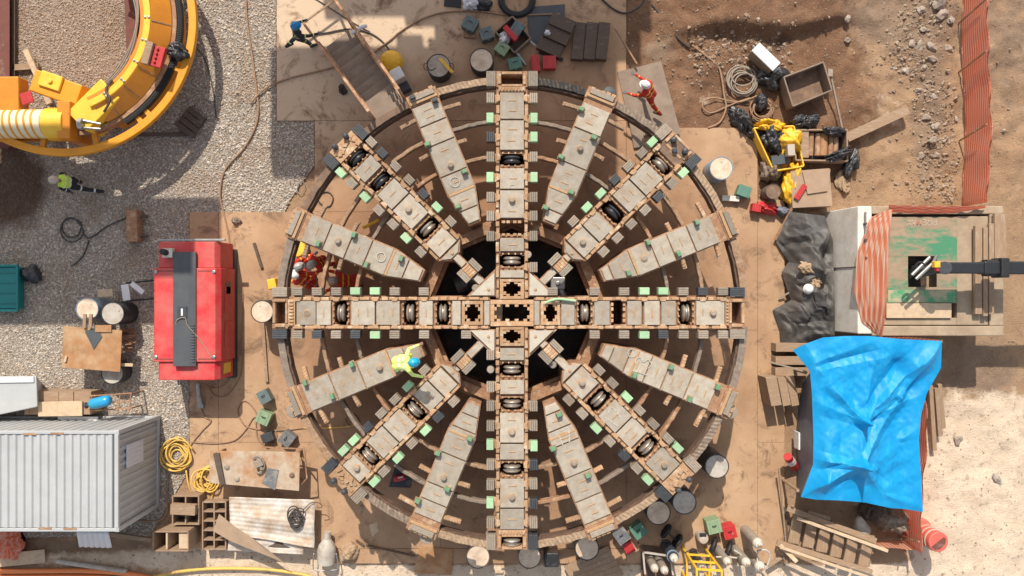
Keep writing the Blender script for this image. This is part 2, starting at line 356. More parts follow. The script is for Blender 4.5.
# hatch of weld beads on the outer ring
def hatch_mat(name, c1, c2, sc=26):
    m, nt, b = nodes_of(name); v = coords(nt, False)
    # polar angle -> hatch across the ring
    sx = N(nt, 'ShaderNodeSeparateXYZ'); L(nt, v, sx.inputs[0])
    at = N(nt, 'ShaderNodeMath', operation='ARCTAN2'); L(nt, sx.outputs[1], at.inputs[0]); L(nt, sx.outputs[0], at.inputs[1])
    ln = N(nt, 'ShaderNodeVectorMath', operation='LENGTH'); L(nt, v, ln.inputs[0])
    cb = N(nt, 'ShaderNodeCombineXYZ')
    ma = N(nt, 'ShaderNodeMath', operation='MULTIPLY'); ma.inputs[1].default_value = 6.2; L(nt, at.outputs[0], ma.inputs[0])
    L(nt, ma.outputs[0], cb.inputs[0]); L(nt, ln.outputs['Value'], cb.inputs[1])
    mp = N(nt, 'ShaderNodeMapping'); mp.inputs['Rotation'].default_value = (0,0,.45); L(nt, cb.outputs[0], mp.inputs[0])
    w = N(nt, 'ShaderNodeTexWave'); w.inputs['Scale'].default_value = 3.1; w.inputs['Distortion'].default_value = .8
    L(nt, mp.outputs[0], w.inputs[0])
    nz = noise_n(nt, v, 9, 8, .7)
    f = ramp(nt, w.outputs['Fac'], .3, .75)
    c = mix(nt, f, c1, c2)
    g = ramp(nt, nz, .40, .58)
    c = mix(nt, g, c, tuple(x*.7 for x in c1))
    L(nt, c, b.inputs['Base Color']); b.inputs['Roughness'].default_value = .8
    bump(nt, b, w.outputs['Fac'], .6, .02)
    return m
M['hatchtan'] = hatch_mat('hatched_tan_ring', (.37,.25,.155), (.45,.315,.20))
M['hatchgrey'] = hatch_mat('hatched_grey_ring', (.24,.175,.125), (.32,.24,.175))
M['hatchblack'] = hatch_mat('hatched_black_ring', (.032,.028,.025), (.11,.085,.065))

# ---- ground sheets
def ground_mat():
    m, nt, b = nodes_of('site_soil'); v = coords(nt, world=True)
    def attr(n): a = N(nt, 'ShaderNodeAttribute', attribute_name=n); return a.outputs['Fac']
    n1 = ramp(nt, noise_n(nt, v, 1.1, 10, .65), .38, .66)
    base = mix(nt, n1, (.45,.285,.165), (.34,.205,.115))
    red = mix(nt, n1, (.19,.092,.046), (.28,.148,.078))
    pale = mix(nt, n1, (.84,.67,.50), (.70,.53,.375))
    grey = mix(nt, n1, (.32,.215,.14), (.25,.165,.105))
    def m2(fac_attr, a, c):
        nz = noise_n(nt, v, 2.3, 9, .68)
        ad = N(nt, 'ShaderNodeMath', operation='ADD'); L(nt, attr(fac_attr), ad.inputs[0]); L(nt, nz, ad.inputs[1])
        return mix(nt, ramp(nt, ad.outputs[0], .78, 1.12), a, c)
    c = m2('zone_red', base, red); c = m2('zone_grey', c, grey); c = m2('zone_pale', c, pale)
    sp = ramp(nt, noise_n(nt, v, 26, 4, .7), .58, .72)
    c = mix(nt, sp, c, (.46,.38,.29))
    dk = ramp(nt, noise_n(nt, v, 5, 8, .7), .56, .74)
    c = mix(nt, dk, c, (.19,.12,.075))
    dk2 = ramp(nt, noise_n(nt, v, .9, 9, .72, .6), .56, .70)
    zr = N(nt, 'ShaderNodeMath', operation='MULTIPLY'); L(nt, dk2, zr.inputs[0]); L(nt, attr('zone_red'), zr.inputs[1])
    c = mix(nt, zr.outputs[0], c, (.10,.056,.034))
    tk = ramp(nt, noise_n(nt, v, .75, 8, .7, .8), .54, .70)
    zp = N(nt, 'ShaderNodeMath', operation='MULTIPLY'); L(nt, tk, zp.inputs[0]); zp.inputs[1].default_value = .35
    c = mix(nt, zp.outputs[0], c, (.36,.235,.145))
    L(nt, c, b.inputs['Base Color']); b.inputs['Roughness'].default_value = .95
    h = N(nt, 'ShaderNodeMath', operation='ADD'); L(nt, noise_n(nt, v, 7, 8, .7), h.inputs[0]); L(nt, noise_n(nt, v, 34, 5, .7), h.inputs[1])
    bump(nt, b, h.outputs[0], .85, .07)
    return m
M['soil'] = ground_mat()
def platform_mat():
    m, nt, b = nodes_of('dusty_steel_deck'); v = coords(nt, world=True)
    n1 = ramp(nt, noise_n(nt, v, .7, 10, .62), .38, .66)
    c = mix(nt, n1, (.48,.31,.182), (.375,.228,.128))
    dn = N(nt, 'ShaderNodeVectorMath', operation='DISTANCE'); L(nt, v, dn.inputs[0]); dn.inputs[1].default_value = tuple(W(330,30))
    an = N(nt, 'ShaderNodeMath', operation='MULTIPLY_ADD'); L(nt, noise_n(nt, v, 1.0, 8, .65), an.inputs[0]); an.inputs[1].default_value = -3.0; L(nt, dn.outputs['Value'], an.inputs[2])
    c = mix(nt, ramp(nt, N1(nt, an.outputs[0]), .08, .34, (1,1,1,1), (0,0,0,1)), c, (.56,.42,.29))
    # rusty work dirt ground into the deck round the machine
    d = N(nt, 'ShaderNodeVectorMath', operation='DISTANCE'); L(nt, v, d.inputs[0]); d.inputs[1].default_value = (0,-.65,0)
    nz = noise_n(nt, v, 1.2, 8, .6)
    sc = N(nt, 'ShaderNodeMath', operation='MULTIPLY_ADD'); L(nt, nz, sc.inputs[0]); sc.inputs[1].default_value = -3.4; L(nt, d.outputs['Value'], sc.inputs[2])
    mk = ramp(nt, N1(nt, sc.outputs[0]), .30, .58, (1,1,1,1), (0,0,0,1))
    c = mix(nt, mk, c, mix(nt, n1, (.345,.19,.102), (.255,.135,.072)))
    st = ramp(nt, noise_n(nt, v, 1.5, 10, .75, .6), .52, .64)
    c = mix(nt, st, c, (.21,.125,.073))
    sp = ramp(nt, noise_n(nt, v, 14, 6, .7), .62, .74)
    c = mix(nt, sp, c, (.17,.115,.08))
    pl = ramp(nt, noise_n(nt, v, 3.1, 9, .75), .60, .78)
    c = mix(nt, pl, c, (.46,.32,.205))
    L(nt, c, b.inputs['Base Color']); b.inputs['Roughness'].default_value = .85
    bump(nt, b, noise_n(nt, v, 18, 6, .7), .25, .03)
    return m
def N1(nt, sock):
    n = N(nt, 'ShaderNodeMath', operation='DIVIDE'); L(nt, sock, n.inputs[0]); n.inputs[1].default_value = 12; return n.outputs[0]
M['deck'] = platform_mat()
def gravel_mat(name, stones):
    m, nt, b = nodes_of(name); v = coords(nt, world=True)
    vo = N(nt, 'ShaderNodeTexVoronoi'); vo.inputs['Scale'].default_value = 22 if stones else 20; L(nt, v, vo.inputs['Vector'])
    sx = N(nt, 'ShaderNodeSeparateColor'); L(nt, vo.outputs['Color'], sx.inputs[0])
    c = mix(nt, ramp(nt, sx.outputs[0], .1, .9), (.31,.275,.235), (.64,.57,.485))
    c = mix(nt, ramp(nt, sx.outputs[1], .72, .9), c, (.42,.30,.20))
    # earth trodden into the stones
    e = ramp(nt, noise_n(nt, v, .55, 9, .7), .50, .66)
    c = mix(nt, e, c, mix(nt, .6, c, (.33,.23,.15)))
    dr = N(nt, 'ShaderNodeVectorMath', operation='DISTANCE'); L(nt, v, dr.inputs[0]); dr.inputs[1].default_value = tuple(W(75,40))
    c = mix(nt, ramp(nt, N1(nt, dr.outputs['Value']), .12, .30, (1,1,1,1), (0,0,0,1)), c, mix(nt, .45, c, (.36,.22,.13)))
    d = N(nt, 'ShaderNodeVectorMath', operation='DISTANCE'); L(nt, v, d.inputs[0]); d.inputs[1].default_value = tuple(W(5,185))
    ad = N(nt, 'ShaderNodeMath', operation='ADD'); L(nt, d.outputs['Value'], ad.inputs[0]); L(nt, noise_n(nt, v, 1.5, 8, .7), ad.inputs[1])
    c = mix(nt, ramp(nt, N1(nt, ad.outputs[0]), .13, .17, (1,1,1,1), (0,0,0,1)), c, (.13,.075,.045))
    if not stones: c = mix(nt, .45, c, (.13,.10,.08))
    L(nt, c, b.inputs['Base Color']); b.inputs['Roughness'].default_value = .95
    if not stones: bump(nt, b, vo.outputs['Distance'], .8, .05)
    return m
M['gravelbed'] = gravel_mat('gravel_bed', False)
M['gravelstone'] = gravel_mat('gravel_stones', True)
M['redpl'] = mat('faded_red_plastic', (.60,.13,.09), (.55,.11,.08), None, s=4, rough=.5, bp=.05)
M['tabletop'] = mat('worn_table_top', (.48,.38,.28), (.40,.30,.21), (.38,.17,.06), s=4, s3=1.0, t3=.52, rough=.7, bp=.2, w3=.1)
M['dustletter'] = mat('dusty_white_letter', (.50,.40,.30), (.42,.32,.23), None, s=12, rough=.9, bp=0)
M['platelight'] = mat('scoured_steel_plate', (.50,.44,.355), (.42,.365,.29), (.36,.25,.16), s=6, s3=2.6, t3=.64, rough=.6, bp=.25, bs=70)
# ================================================================= GROUND
def blob(px, py, X, Y, rx, ry, w=1.0):
    return w*np.exp(-(((X-px)/rx)**2+((Y-py)/ry)**2))
def build_ground():
    xs = np.concatenate([[-400,-150,-60,-30], np.arange(-20,20.01,.1), [30,60,150,400]])
    ys = np.concatenate([[-400,-150,-60,-25], np.arange(-12,12.01,.1), [25,60,150,400]])
    X, Y = np.meshgrid(xs, ys); nx, ny = len(xs), len(ys)
    PX = X/S()+512; PY = 288-Y/S()
    sig = lambda v, a, b: 1/(1+np.exp(-(v-a)/b))
    zone_red = np.clip(sig(PX,622,6)*(1-sig(PY,128,12))*(1-sig(PX,850,25)) + blob(800,150,PX,PY,70,60,.8) + blob(700,20,PX,PY,90,60,.5) + blob(60,545,PX,PY,120,14,.55), 0, 1)  # red wet soil; upper right also has a soft shadow put into its colour
    zone_grey = np.clip(blob(900,15,PX,PY,60,40,.8)+blob(1010,40,PX,PY,40,110,.5)+blob(930,120,PX,PY,22,90,.6)+blob(980,370,PX,PY,50,40,.65)+blob(60,545,PX,PY,140,10,.5)+blob(660,50,PX,PY,24,20,.5), 0, 1)
    zone_pale = np.clip(sig(PX,915,8)*sig(PY,400,12)+(sig(PY,545,5)*sig(PX,180,25)*(1-sig(PX,345,8))+sig(PY,566,2)*sig(PX,345,8))*.95 + blob(705,95,PX,PY,16,14,.4)+blob(890,110,PX,PY,26,30,.35)+blob(860,490,PX,PY,30,60,.3)+blob(100,560,PX,PY,160,10,.5), 0, 1)
    rough = np.clip(zone_red+zone_grey+.5*zone_pale+.8*sig(PX,850,10)*(1-sig(PY,205,6)), 0, 1)
    Z = np.full(X.shape, -.035)
    near = (np.abs(X) < 20.1) & (np.abs(Y) < 12.1)
    # cut bank in the upper right: higher terrace beyond it
    edge = 33 + 4*np.sin(PX*.05) - .12*(PX-740)*(PX>740)*.6
    bank = (1-sig(PY, edge, 1.6))*sig(PX,690,7)*(1-sig(PX,842,12))*.55
    Z = Z + bank
    ii = np.argwhere(near)
    for j, i in ii:
        r = rough[j, i]
        if r > .03:
            p = Vector((X[j,i], Y[j,i], 0))
            Z[j, i] += r*(.16*mnoise.fractal(p*.9, .9, 2.1, 4) + .05*mnoise.noise(p*4.3) + .03*mnoise.noise(p*9)) 
    # nothing may push up through the deck
    under = (PX < 618) | ((PY > 136) & (PX < 752))
    Z = np.where(under & near & (PY < 520), np.minimum(Z, -.02), Z)
    vs = np.stack([X.ravel(), Y.ravel(), Z.ravel()], 1)
    idx = np.arange(nx*ny).reshape(ny, nx)
    q = np.stack([idx[:-1,:-1].ravel(), idx[:-1,1:].ravel(), idx[1:,1:].ravel(), idx[1:,:-1].ravel()], 1)
    me = bpy.data.meshes.new('ground'); me.from_pydata(vs.tolist(), [], q.tolist())
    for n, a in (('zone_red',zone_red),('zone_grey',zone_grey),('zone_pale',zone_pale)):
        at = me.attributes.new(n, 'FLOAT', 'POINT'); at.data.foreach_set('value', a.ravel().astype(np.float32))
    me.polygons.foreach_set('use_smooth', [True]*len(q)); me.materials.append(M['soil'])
    o = bpy.data.objects.new('ground', me); COL.objects.link(o); structure(o)
    def zat(px, py):
        i = int(np.argmin(np.abs(xs-(px-512)*S()))); j = int(np.argmin(np.abs(ys+(py-288)*S())))
        return float(Z[j, i])
    return zat
ground_z = build_ground()

def pw(pts, z=0): return [tuple(W(x, y, 0))[:2] for x, y in pts]
gravel_poly = [(-120,-150),(276,-150),(276,121),(314,121),(314,166),(290,200),(284,213),(189,213),(189,470),(150,535),(-120,540)]
g = MB().prism(pw(gravel_poly), -.2, .0).build('gravel_bed', M['gravelbed']); structure(g)
def inside(x, y, P):
    c = False; j = len(P)-1
    for i in range(len(P)):
        if (P[i][1] > y) != (P[j][1] > y) and x < (P[j][0]-P[i][0])*(y-P[i][1])/(P[j][1]-P[i][1])+P[i][0]: c = not c
        j = i
    return c
def stones(name, pts, m, rng):
    """many small six-cornered stones in one mesh"""
    n = len(pts); base = np.array([(1,0,0),(0,1,0),(-1,0,0),(0,-1,0),(.15,.1,.8),(-.1,.05,-.6)], float)
    tri = np.array([(0,1,4),(1,2,4),(2,3,4),(3,0,4),(1,0,5),(2,1,5),(3,2,5),(0,3,5)])
    P = np.array([p[:3] for p in pts]); R = np.array([p[3] for p in pts])
    v = base[None]*(1+rng.uniform(-.4,.4,(n,6,3)))
    a = rng.uniform(0,6.28,n); ca, sa = np.cos(a), np.sin(a); t = rng.uniform(-.5,.5,n); ct, st = np.cos(t), np.sin(t)
    y = v[...,1]*ct[:,None]-v[...,2]*st[:,None]; z = v[...,1]*st[:,None]+v[...,2]*ct[:,None]
    x2 = v[...,0]*ca[:,None]-y*sa[:,None]; y2 = v[...,0]*sa[:,None]+y*ca[:,None]
    v = np.stack([x2,y2,z],2)*R[:,None,None]+P[:,None,:]
    f = (tri[None]+6*np.arange(n)[:,None,None]).reshape(-1,3)
    me = bpy.data.meshes.new(name); me.from_pydata(v.reshape(-1,3).tolist(), [], f.tolist()); me.materials.append(m)
    o = bpy.data.objects.new(name, me); COL.objects.link(o); return o
rng = np.random.default_rng(5)
pts = []
while len(pts) < 95000:
    x, y = rng.uniform(-50,318), rng.uniform(-40,545)
    if not inside(x, y, gravel_poly): continue
    if 165 < x < 225 and 255 < y < 365: continue
    if x < 95 and 440 < y < 520: continue
    big = 1.25 if x > 215 else 1.0
    p = W(x, y, 0); pts.append((p.x, p.y, rng.uniform(-.006,.014), big*(.015+.021*rng.random()**2)*(1 if rng.random() > .02 else 1.9)))
o = stones('gravel', pts, M['gravelstone'], rng); o['kind'] = 'stuff'

# ---- steel working deck round the machine, laid as separate sheets with open joints
deck = MB()
def deck_area(poly, xcuts, ycuts, z=.05):
    xs = sorted(xcuts); ys = sorted(ycuts)
    for a, b in zip(xs, xs[1:]):
        for c, d in zip(ys, ys[1:]):
            q = [(a+.15,c+.15),(b-.15,c+.15),(b-.15,d-.15),(a+.15,d-.15)]
            cx, cy = (a+b)/2, (c+d)/2
            if inside(cx, cy, poly): deck.prism(pw(q), -.1, z + .004*random.random())
deck_area([(277,-200),(626,-200),(626,128),(277,128)], [277,626], [-200,121])
deck_area([(315,121),(626,121),(626,213),(315,213)], [315,626], [121.1,212])
deck_area([(190,212),(626,212),(626,560),(190,548)], [190,219,441,626], [212,442,548])
deck_area([(626,128),(757,128),(757,564),(626,564)], [626,757], [128,330,563])
deck_area([(757,196),(800,196),(800,600),(757,600)], [757,784], [200,442,563])
deck_area([(332,548),(626,548),(626,563),(332,563)], [332,480,626], [548.2,563])
deck.build('work_deck', M['deck'], bevel=0)
structure(bpy.data.objects['work_deck'])
DZ = .056   # top of the deck
def grp(n): return n

# ---- rubble
R2 = np.random.default_rng(9); pts = []
path = [(938,-10),(922,20),(905,55),(932,95),(938,140),(935,175),(940,203)]
SP = spline([(a,b,0) for a,b in path], 12)
for i in range(1500):
    c = SP[R2.integers(len(SP))]; x, y = c.x+R2.normal(0,15), c.y+R2.normal(0,8)
    if x > 958 or y > 204: continue
    p = W(x, y); r = .018+.06*R2.random()**3; pts.append((p.x, p.y, ground_z(x,y)+r*.3, r))
for i in range(2200):
    x, y = R2.uniform(628,1030), R2.uniform(-10,204)
    if 958 < x < 992 or (x < 757 and y > 126): continue
    p = W(x, y); r = .012+.035*R2.random()**4; pts.append((p.x, p.y, ground_z(x,y)+r*.3, r))
for i in range(500):
    x, y = R2.uniform(690,790)+R2.normal(0,4), R2.uniform(40,70)+R2.normal(0,10)
    p = W(x, y); r = .02+.06*R2.random()**3; pts.append((p.x, p.y, ground_z(x,y)+r*.3, r))
for i in range(420):
    x, y = R2.uniform(925,1035), R2.uniform(335,585)
    p = W(x, y); r = .010+.03*R2.random()**4; pts.append((p.x, p.y, ground_z(x,y)+r*.2, r))
for i in range(500):
    x, y = R2.uniform(0,900), R2.uniform(545,582)
    p = W(x, y); r = .010+.03*R2.random()**4; pts.append((p.x, p.y, ground_z(x,y)+r*.2, r))
for i in range(900):
    x, y = R2.uniform(200,795), R2.uniform(0,545)
    if (x < 315 and y < 214) or (x > 626 and y < 130): continue
    p = W(x, y); r = .007+.02*R2.random()**4; pts.append((p.x, p.y, .058, r))
o = stones('rubble', pts, M['rubble'], R2); o['kind'] = 'stuff'
rk = random.Random(3)
rocks = [(938,3,.30),(921,10,.17),(941,15,.22),(949,21,.14),(924,29,.16),(911,44,.13),(919,46,.20),(931,47,.18),(948,48,.14),(932,59,.16),(925,67,.12),(905,71,.12),(845,21,.15),(847,40,.12),(919,90,.15),(934,97,.12),(927,117,.15),(936,127,.16),(931,141,.18),(922,155,.13),(937,155,.12),(922,180,.12),(958,118,.10),(1003,131,.09)]
for i, (x, y, r) in enumerate(rocks):
    p = W(x, y); o = MB().stone((0,0,0), r, rk).build('rock', M['rock'], loc=(0,0,0), smooth=False)
    o.location = (p.x, p.y, ground_z(x, y)+r*.25)
    tag(o, 'pale angular rock lying in the rubble left of the orange mesh fence', 'rock', 'rocks in the rubble strip by the orange mesh fence')
    if x > 990:
        tag(o, 'single small pale stone on bare earth right of the long orange mesh fence', 'rock')
        del o['group']
    if x < 850:
        tag(o, 'pale rock on brown earth %s' % ('above a second rock, near the top right slope' if y < 30 else 'below another rock, left of the rubble strip'), 'rock')
        del o['group']
for (x, y, r, lab) in [(958,440,.22,'broken pale stone on the sand right of the upright timbers'),(996,478,.2,'flat pale rock alone on the sand near the right edge')]:
    p = W(x, y); o = MB().stone((0,0,0), r, rk, .5).build('rock', M['rock']); o.location = (p.x, p.y, ground_z(x,y)+.03); tag(o, lab, 'rock')
# ================================================================= CUTTER HEAD (one thing, lying face up)
ZT = 3.0; k = S(ZT)
WC = W(512, 313, ZT)
head = empty('cutter_head', (WC.x, WC.y, 0), 'huge round rust-brown tunnel boring cutter head with sixteen spokes lying face up on the deck', 'cutter head')
def lp(px, py, z=ZT):      # wheel-local point of a picture position at the face level
    return Vector(((px-512)*k, -(py-313)*k, z))
def rotT(deg): return Matrix.Rotation(math.radians(deg), 4, 'Z')
rw = random.Random(21)
def child(mb, name, mats, parent, bevel=.008, **kw): 
    return mb.build(name, mats, parent, bevel=bevel, **kw)

def disc_mb(T, r, hw, dark=False):
    """twin ring cutter, axle along the spoke"""
    mb = MB(T); R = 9.0*k; c = Vector((r*k, 0, ZT-R+.05)); 
    prof = [(.0,-hw),(R*.62,-hw),(R*.80,-hw*.93),(R*.98,-hw*.62),(R,-hw*.50),(R*.985,-hw*.38),(R*.80,-hw*.16),(R*.78,0),(R*.80,hw*.16),(R*.985,hw*.38),(R,hw*.5),(R*.98,hw*.62),(R*.8,hw*.93),(R*.62,hw),(0,hw)]
    mb.lathe(prof, c, (1,0,0), 32)
    return mb
def plate_mb(T, r0, r1, hw, nsl=1, knob=None, poly=None, z=ZT, g=.35):
    """face plate with raised weld beads; r in px"""
    mb = MB(T); zz = z + rw.uniform(-.012,.006)
    if poly: P = [(x*k, y*k) for x, y in poly]
    else: P = [((r0+g)*k,-hw*k),((r1-g)*k,-hw*k),((r1-g)*k,hw*k),((r0+g)*k,hw*k)]
    mb.use(0).prism(P, zz-.10, zz)
    rc = (r0+r1)/2
    if nsl:
        ps = [rc] if nsl == 1 else [rc-(r1-r0)*.19, rc+(r1-r0)*.19]
        if knob is not None: ps = [r0+(r1-r0)*.24] if knob > rc else [r0+(r1-r0)*.76]
        for q in ps:
            oy = rw.uniform(-1,1)
            mb.use(1).box((q*k, oy*k, zz+.004), (1.15*k, rw.uniform(7,9)*k, .022), rz=rw.uniform(-.03,.03))
    if knob is not None:
        hgt_ = rw.choice((.10,.09,.03,.02))
        mb.use(1).lathe([(0,0),(4.0*k,0),(4.0*k,.014),(3.2*k,.018),(0,.018)], (knob*k,0,zz-.002), n=24)
        mb.use(2).lathe([(0,0),(3.0*k,0),(2.9*k,hgt_*.85),(2.1*k,hgt_),(0,hgt_)], (knob*k,0,zz+.010), n=18)
    return mb
def scraper_mb(T, r, side, col):
    """ridged grey block on a wedge-shaped holder at the flank"""
    mb = MB(T); y = side*21.2; w = 10.0; z = ZT+.01
    j = rw.uniform(-.25,.25)
    # holder
    P = [((r-4.2)*k, side*15.6*k), ((r+4.2)*k, side*15.6*k), ((r+2.4)*k, side*11.6*k), ((r-2.4)*k, side*11.6*k)]
    mb.use(1).prism(P, z-.30, z+.012)
    mb.use(1).box(((r)*k, side*18*k, z-.22), (8.6*k, 6*k, .22))
    if col == 'g':
        mb.use(0).box(((r+j)*k, y*k+side*.02, z-.10), (w*k, 7.4*k, .27), top=(.98,.96))
    else:
        n = 4
        for i in range(n):
            mb.use(0).box(((r+j)*k, side*(17.8+i*1.95+.9)*k, z-.10+.006*(i%2)), (w*k, 1.8*k, .26))
        mb.use(0).box(((r+j)*k, side*21.3*k, z-.15), (w*.97*k, 7.6*k, .22))
    return mb
SCR_LAB = {'g':'scraper tooth with pale green painted face','d':'dark blackened scraper tooth'}
def add_scrapers(T, parent, lst, side):
    for r, c in lst:
        m0 = {'g':M['green'],'d':M['dark']}.get(c, M['scraper'])
        o = child(scraper_mb(T, r, side, c), 'scraper', [m0, M['tan']], parent, .01)
        if c in SCR_LAB: o['label'] = SCR_LAB[c]
def main_spoke(deg, r0, r1, items, left, right, name='spoke', tip=None, endtype='hole', extra=None):
    T = rotT(deg); fl = MB(T); HW = 15.6; zt = ZT-.03; zb = 1.35
    # flanks: two long side walls
    a = r0 if tip is None else tip[1]
    for sd in (-1, 1):
        fl.use(0).box(((a+r1)/2*k, sd*14.1*k, (zt+zb)/2-.02), ((r1-a)*k, 3.2*k, zt-zb-.04))
        # worn hardfacing segments on top of the flank
        q = a+1
        while q < r1-4:
            ln = rw.uniform(6,12)
            if q+ln > r1: break
            fl.use(1).box(((q+ln/2)*k, sd*(14.4+rw.uniform(-.3,.3))*k, zt-.02), ((ln-1.2)*k, rw.uniform(2.6,3.6)*k, rw.uniform(.05,.11)))
            q += ln+rw.uniform(.3,2.5)
        fl.use(0).box(((a+r1)/2*k, sd*16.2*k, zb+.5), ((r1-a)*k, 1.4*k, .9))
    fl.use(0).box(((a+r1)/2*k, 0, zb+.08), ((r1-a)*k, 25*k, .1))
    # cross walls at item borders
    cuts = sorted(set([x for it in items for x in (it[1], it[2])]))
    for c in cuts:
        fl.use(0).box((c*k, 0, (zt+zb)/2-.05), (1.5*k, 25*k, zt-zb-.05))
    if tip:      # tapered inner end
        t0, t1, wi = tip
        P = [(t0*k,-wi*k),(t1*k,-15.6*k),(t1*k,15.6*k),(t0*k,wi*k)]
        fl.use(0).prism(P, zb, zt-.02)
    sp = child(fl, name, [M['rust'], M['tan']], head, .012)
    if tip:
        t0, t1, wi = tip
        w2 = wi+1; 
        pl = plate_mb(T, t0, t1, 0, 0, poly=[(t0+1.4,-wi+1),(t1-1,-13),(t1-1,13),(t0+1.4,wi-1)])
        pl.use(1).lathe([(0,0),(1.6*k,0),(1.4*k,.03),(0,.03)], ((t0+t1)/2*k,0,ZT), n=14)
        child(pl, 'face_plate', [M['plate'], M['bead'], M['scraper']], sp)
    for it in items:
        kind, a, b = it[0], it[1], it[2]
        if kind == 'plate':
            ns = it[3] if len(it) > 3 else 1; kn = it[4] if len(it) > 4 else None
            child(plate_mb(T, a, b, 12.0, ns, kn), 'face_plate', [M['plate'], M['bead'], M['scraper']], sp)
        elif kind in ('disc','ddisc'):
            ct = (a+b)/2 + rw.uniform(-.6,.6)
            for sd in (-1,1):           # saddles with bolts either side
                hs = MB(T)
                hs.use(0).box(((ct+sd*(b-a)*.42)*k, 0, ZT-.22), ((b-a)*.10*k, 24*k, .26))
                for q in (-1,-.35,.35,1):
                    hs.use(1).cyl(((ct+sd*(b-a)*.40)*k, q*9.2*k, ZT-.1), ((ct+sd*(b-a)*.40)*k, q*9.2*k, ZT-.02), 1.0*k, n=8)
                hs.use(0).box(((ct+sd*(b-a)*.36)*k, 10.9*k, ZT-.27), ((b-a)*.16*k, 2.2*k, .3)); hs.use(0).box(((ct+sd*(b-a)*.36)*k, -10.9*k, ZT-.27), ((b-a)*.16*k, 2.2*k, .3))
                child(hs, 'cutter_saddle', [M['rust'], M['tan']], sp, .006)
            d = child(disc_mb(T, ct, 3.9*k), 'disc_cutter', M['cutterdark'] if kind == 'ddisc' else M['cutter'], sp, 0)
            smooth_by_angle(d.id_data if False else d, .6)
        elif kind == 'hole':            # opening with blunt teeth round it
            fr = MB(T); ze = ZT-.02
            fr.box(((a+1.4)*k,0,ze-.06),(2.8*k,24*k,.12)); fr.box(((b-1.4)*k,0,ze-.06),(2.8*k,24*k,.12))
            for sd in (-1,1): fr.box(((a+b)/2*k, sd*10.4*k, ze-.06), ((b-a-5.6)*k, 3.4*k, .12))
            m = (a+b)/2
            for q in (m-4.4, m+4.4):
                for sd in (-1,1): fr.box((q*k, sd*7.4*k, ze-.065), (4.2*k, 3.0*k, .11), top=(.8,1))
            for sd in (-1,1):
                for q in (-4.0,4.0): fr.box(((m+sd*(b-a-7)/2)*k, q*k, ze-.068), (3.0*k, 3.6*k, .11))
            child(fr, 'toothed_frame', M['tan'], sp, .006)
        elif kind == 'empty':
            ct = (a+b)/2
            for sd in (-1,1):
                hs = MB(T); hs.box(((ct+sd*(b-a)*.43)*k, 0, ZT-.24), ((b-a)*.08*k, 22*k, .22))
                for q in (-.8,-.3,.4,.9): hs.box(((ct+sd*(b-a)*.40)*k, q*9.5*k, ZT-.16), ((b-a)*.16*k, 3.4*k, .22))
                child(hs, 'cutter_saddle', M['tan'], sp, .006)
        elif kind == 'bar':
            hs = MB(T)
            hs.box(((a+b)/2*k,0,ZT-.07),((b-a)*k,27*k,.14))
            for i in range(8): hs.box(((a+b)/2*k,(-11.5+i*3.3)*k,ZT+.01),((b-a)*.8*k,2.1*k,.06), top=(.7,.7))
            child(hs, 'toothed_bar', M['tan'], sp, .006)
        elif kind == 'bolt':
            hs = plate_mb(T, a, b, 14, 0, (a+b)/2)
            for sd in (-1,1): hs.use(2).lathe([(0,0),(3*k,0),(2.7*k,.2),(0,.22)], ((b-4)*k, sd*8*k, ZT-.02), n=14)
            child(hs, 'face_plate', [M['brown'], M['bead'], M['dark']], sp)
    # outer end: box frame with a window or a row of bolts
    e0, e1 = r1, r1+16
    en = MB(T)
    if endtype in ('hole','disc'):
        for sd in (-1,1): en.use(0).box(((e0+e1)/2*k, sd*13.2*k, ZT-.35), ((e1-e0)*k, 5*k, .68))
        en.use(0).box(((e0+1.6)*k,0,ZT-.36),(3*k,21.2*k,.68)); en.use(0).box(((e1-1.8)*k,0,ZT-.36),(3.4*k,21.2*k,.66))
        en.use(1).box(((e0+1.6)*k,0,ZT-.012),(2.4*k,20*k,.05)); en.use(1).box(((e1-1.8)*k,0,ZT-.02),(2.6*k,20*k,.05))
        en.use(1).box(((e0+e1)/2*k, 12.6*k, ZT-.0),(10*k,3*k,.06)); en.use(1).box(((e0+e1)/2*k, -12.6*k, ZT-.0),(11*k,2.6*k,.06))
        en.use(0).box(((e0+e1)/2*k,0,ZT-.62),(10*k,21*k,.06))
    else:
        en.use(1).box(((e0+e1)/2*k,0,ZT-.34),((e1-e0)*k,31*k,.66))
        for i in range(16):
            en.use(1).box(((e0+rw.uniform(2,13))*k, rw.uniform(-13,13)*k, ZT-.01),(rw.uniform(2,5)*k,rw.uniform(2,6)*k,rw.uniform(.04,.11)), rz=rw.uniform(0,3))
        for sd in (-1,1): en.use(2).lathe([(0,0),(3*k,0),(2.7*k,.22),(1.4*k,.25),(0,.25)], ((e1-1)*k, sd*7.5*k, ZT-.05), n=14)
    child(en, 'end_block', [M['rust'], M['tan'], M['dark']], sp, .01)
    if endtype == 'disc':
        d = child(disc_mb(T, (e0+e1)/2+1.5, 4*k), 'disc_cutter', M['cutter'], sp, 0); smooth_by_angle(d, .6)
    for sd, c in ((1, (extra or '..')[0]), (-1, (extra or '..')[1])):
        eb = MB(T)
        for i in range(5): eb.box(((e0+e1)/2*k, sd*(17.2+i*1.9)*k, ZT-.12+.008*(i%2)), (15*k, 1.75*k, .34))
        eb.box(((e0+e1)/2*k, sd*21*k, ZT-.2), (14.4*k, 9*k, .34))
        o = child(eb, 'edge_scraper', M['dark'] if c == 'd' else M['scraper'], sp, .008)
        if c == 'd': o['label'] = 'dark blackened edge scraper'
    add_scrapers(T, sp, left, 1); add_scrapers(T, sp, right, -1)
    return sp
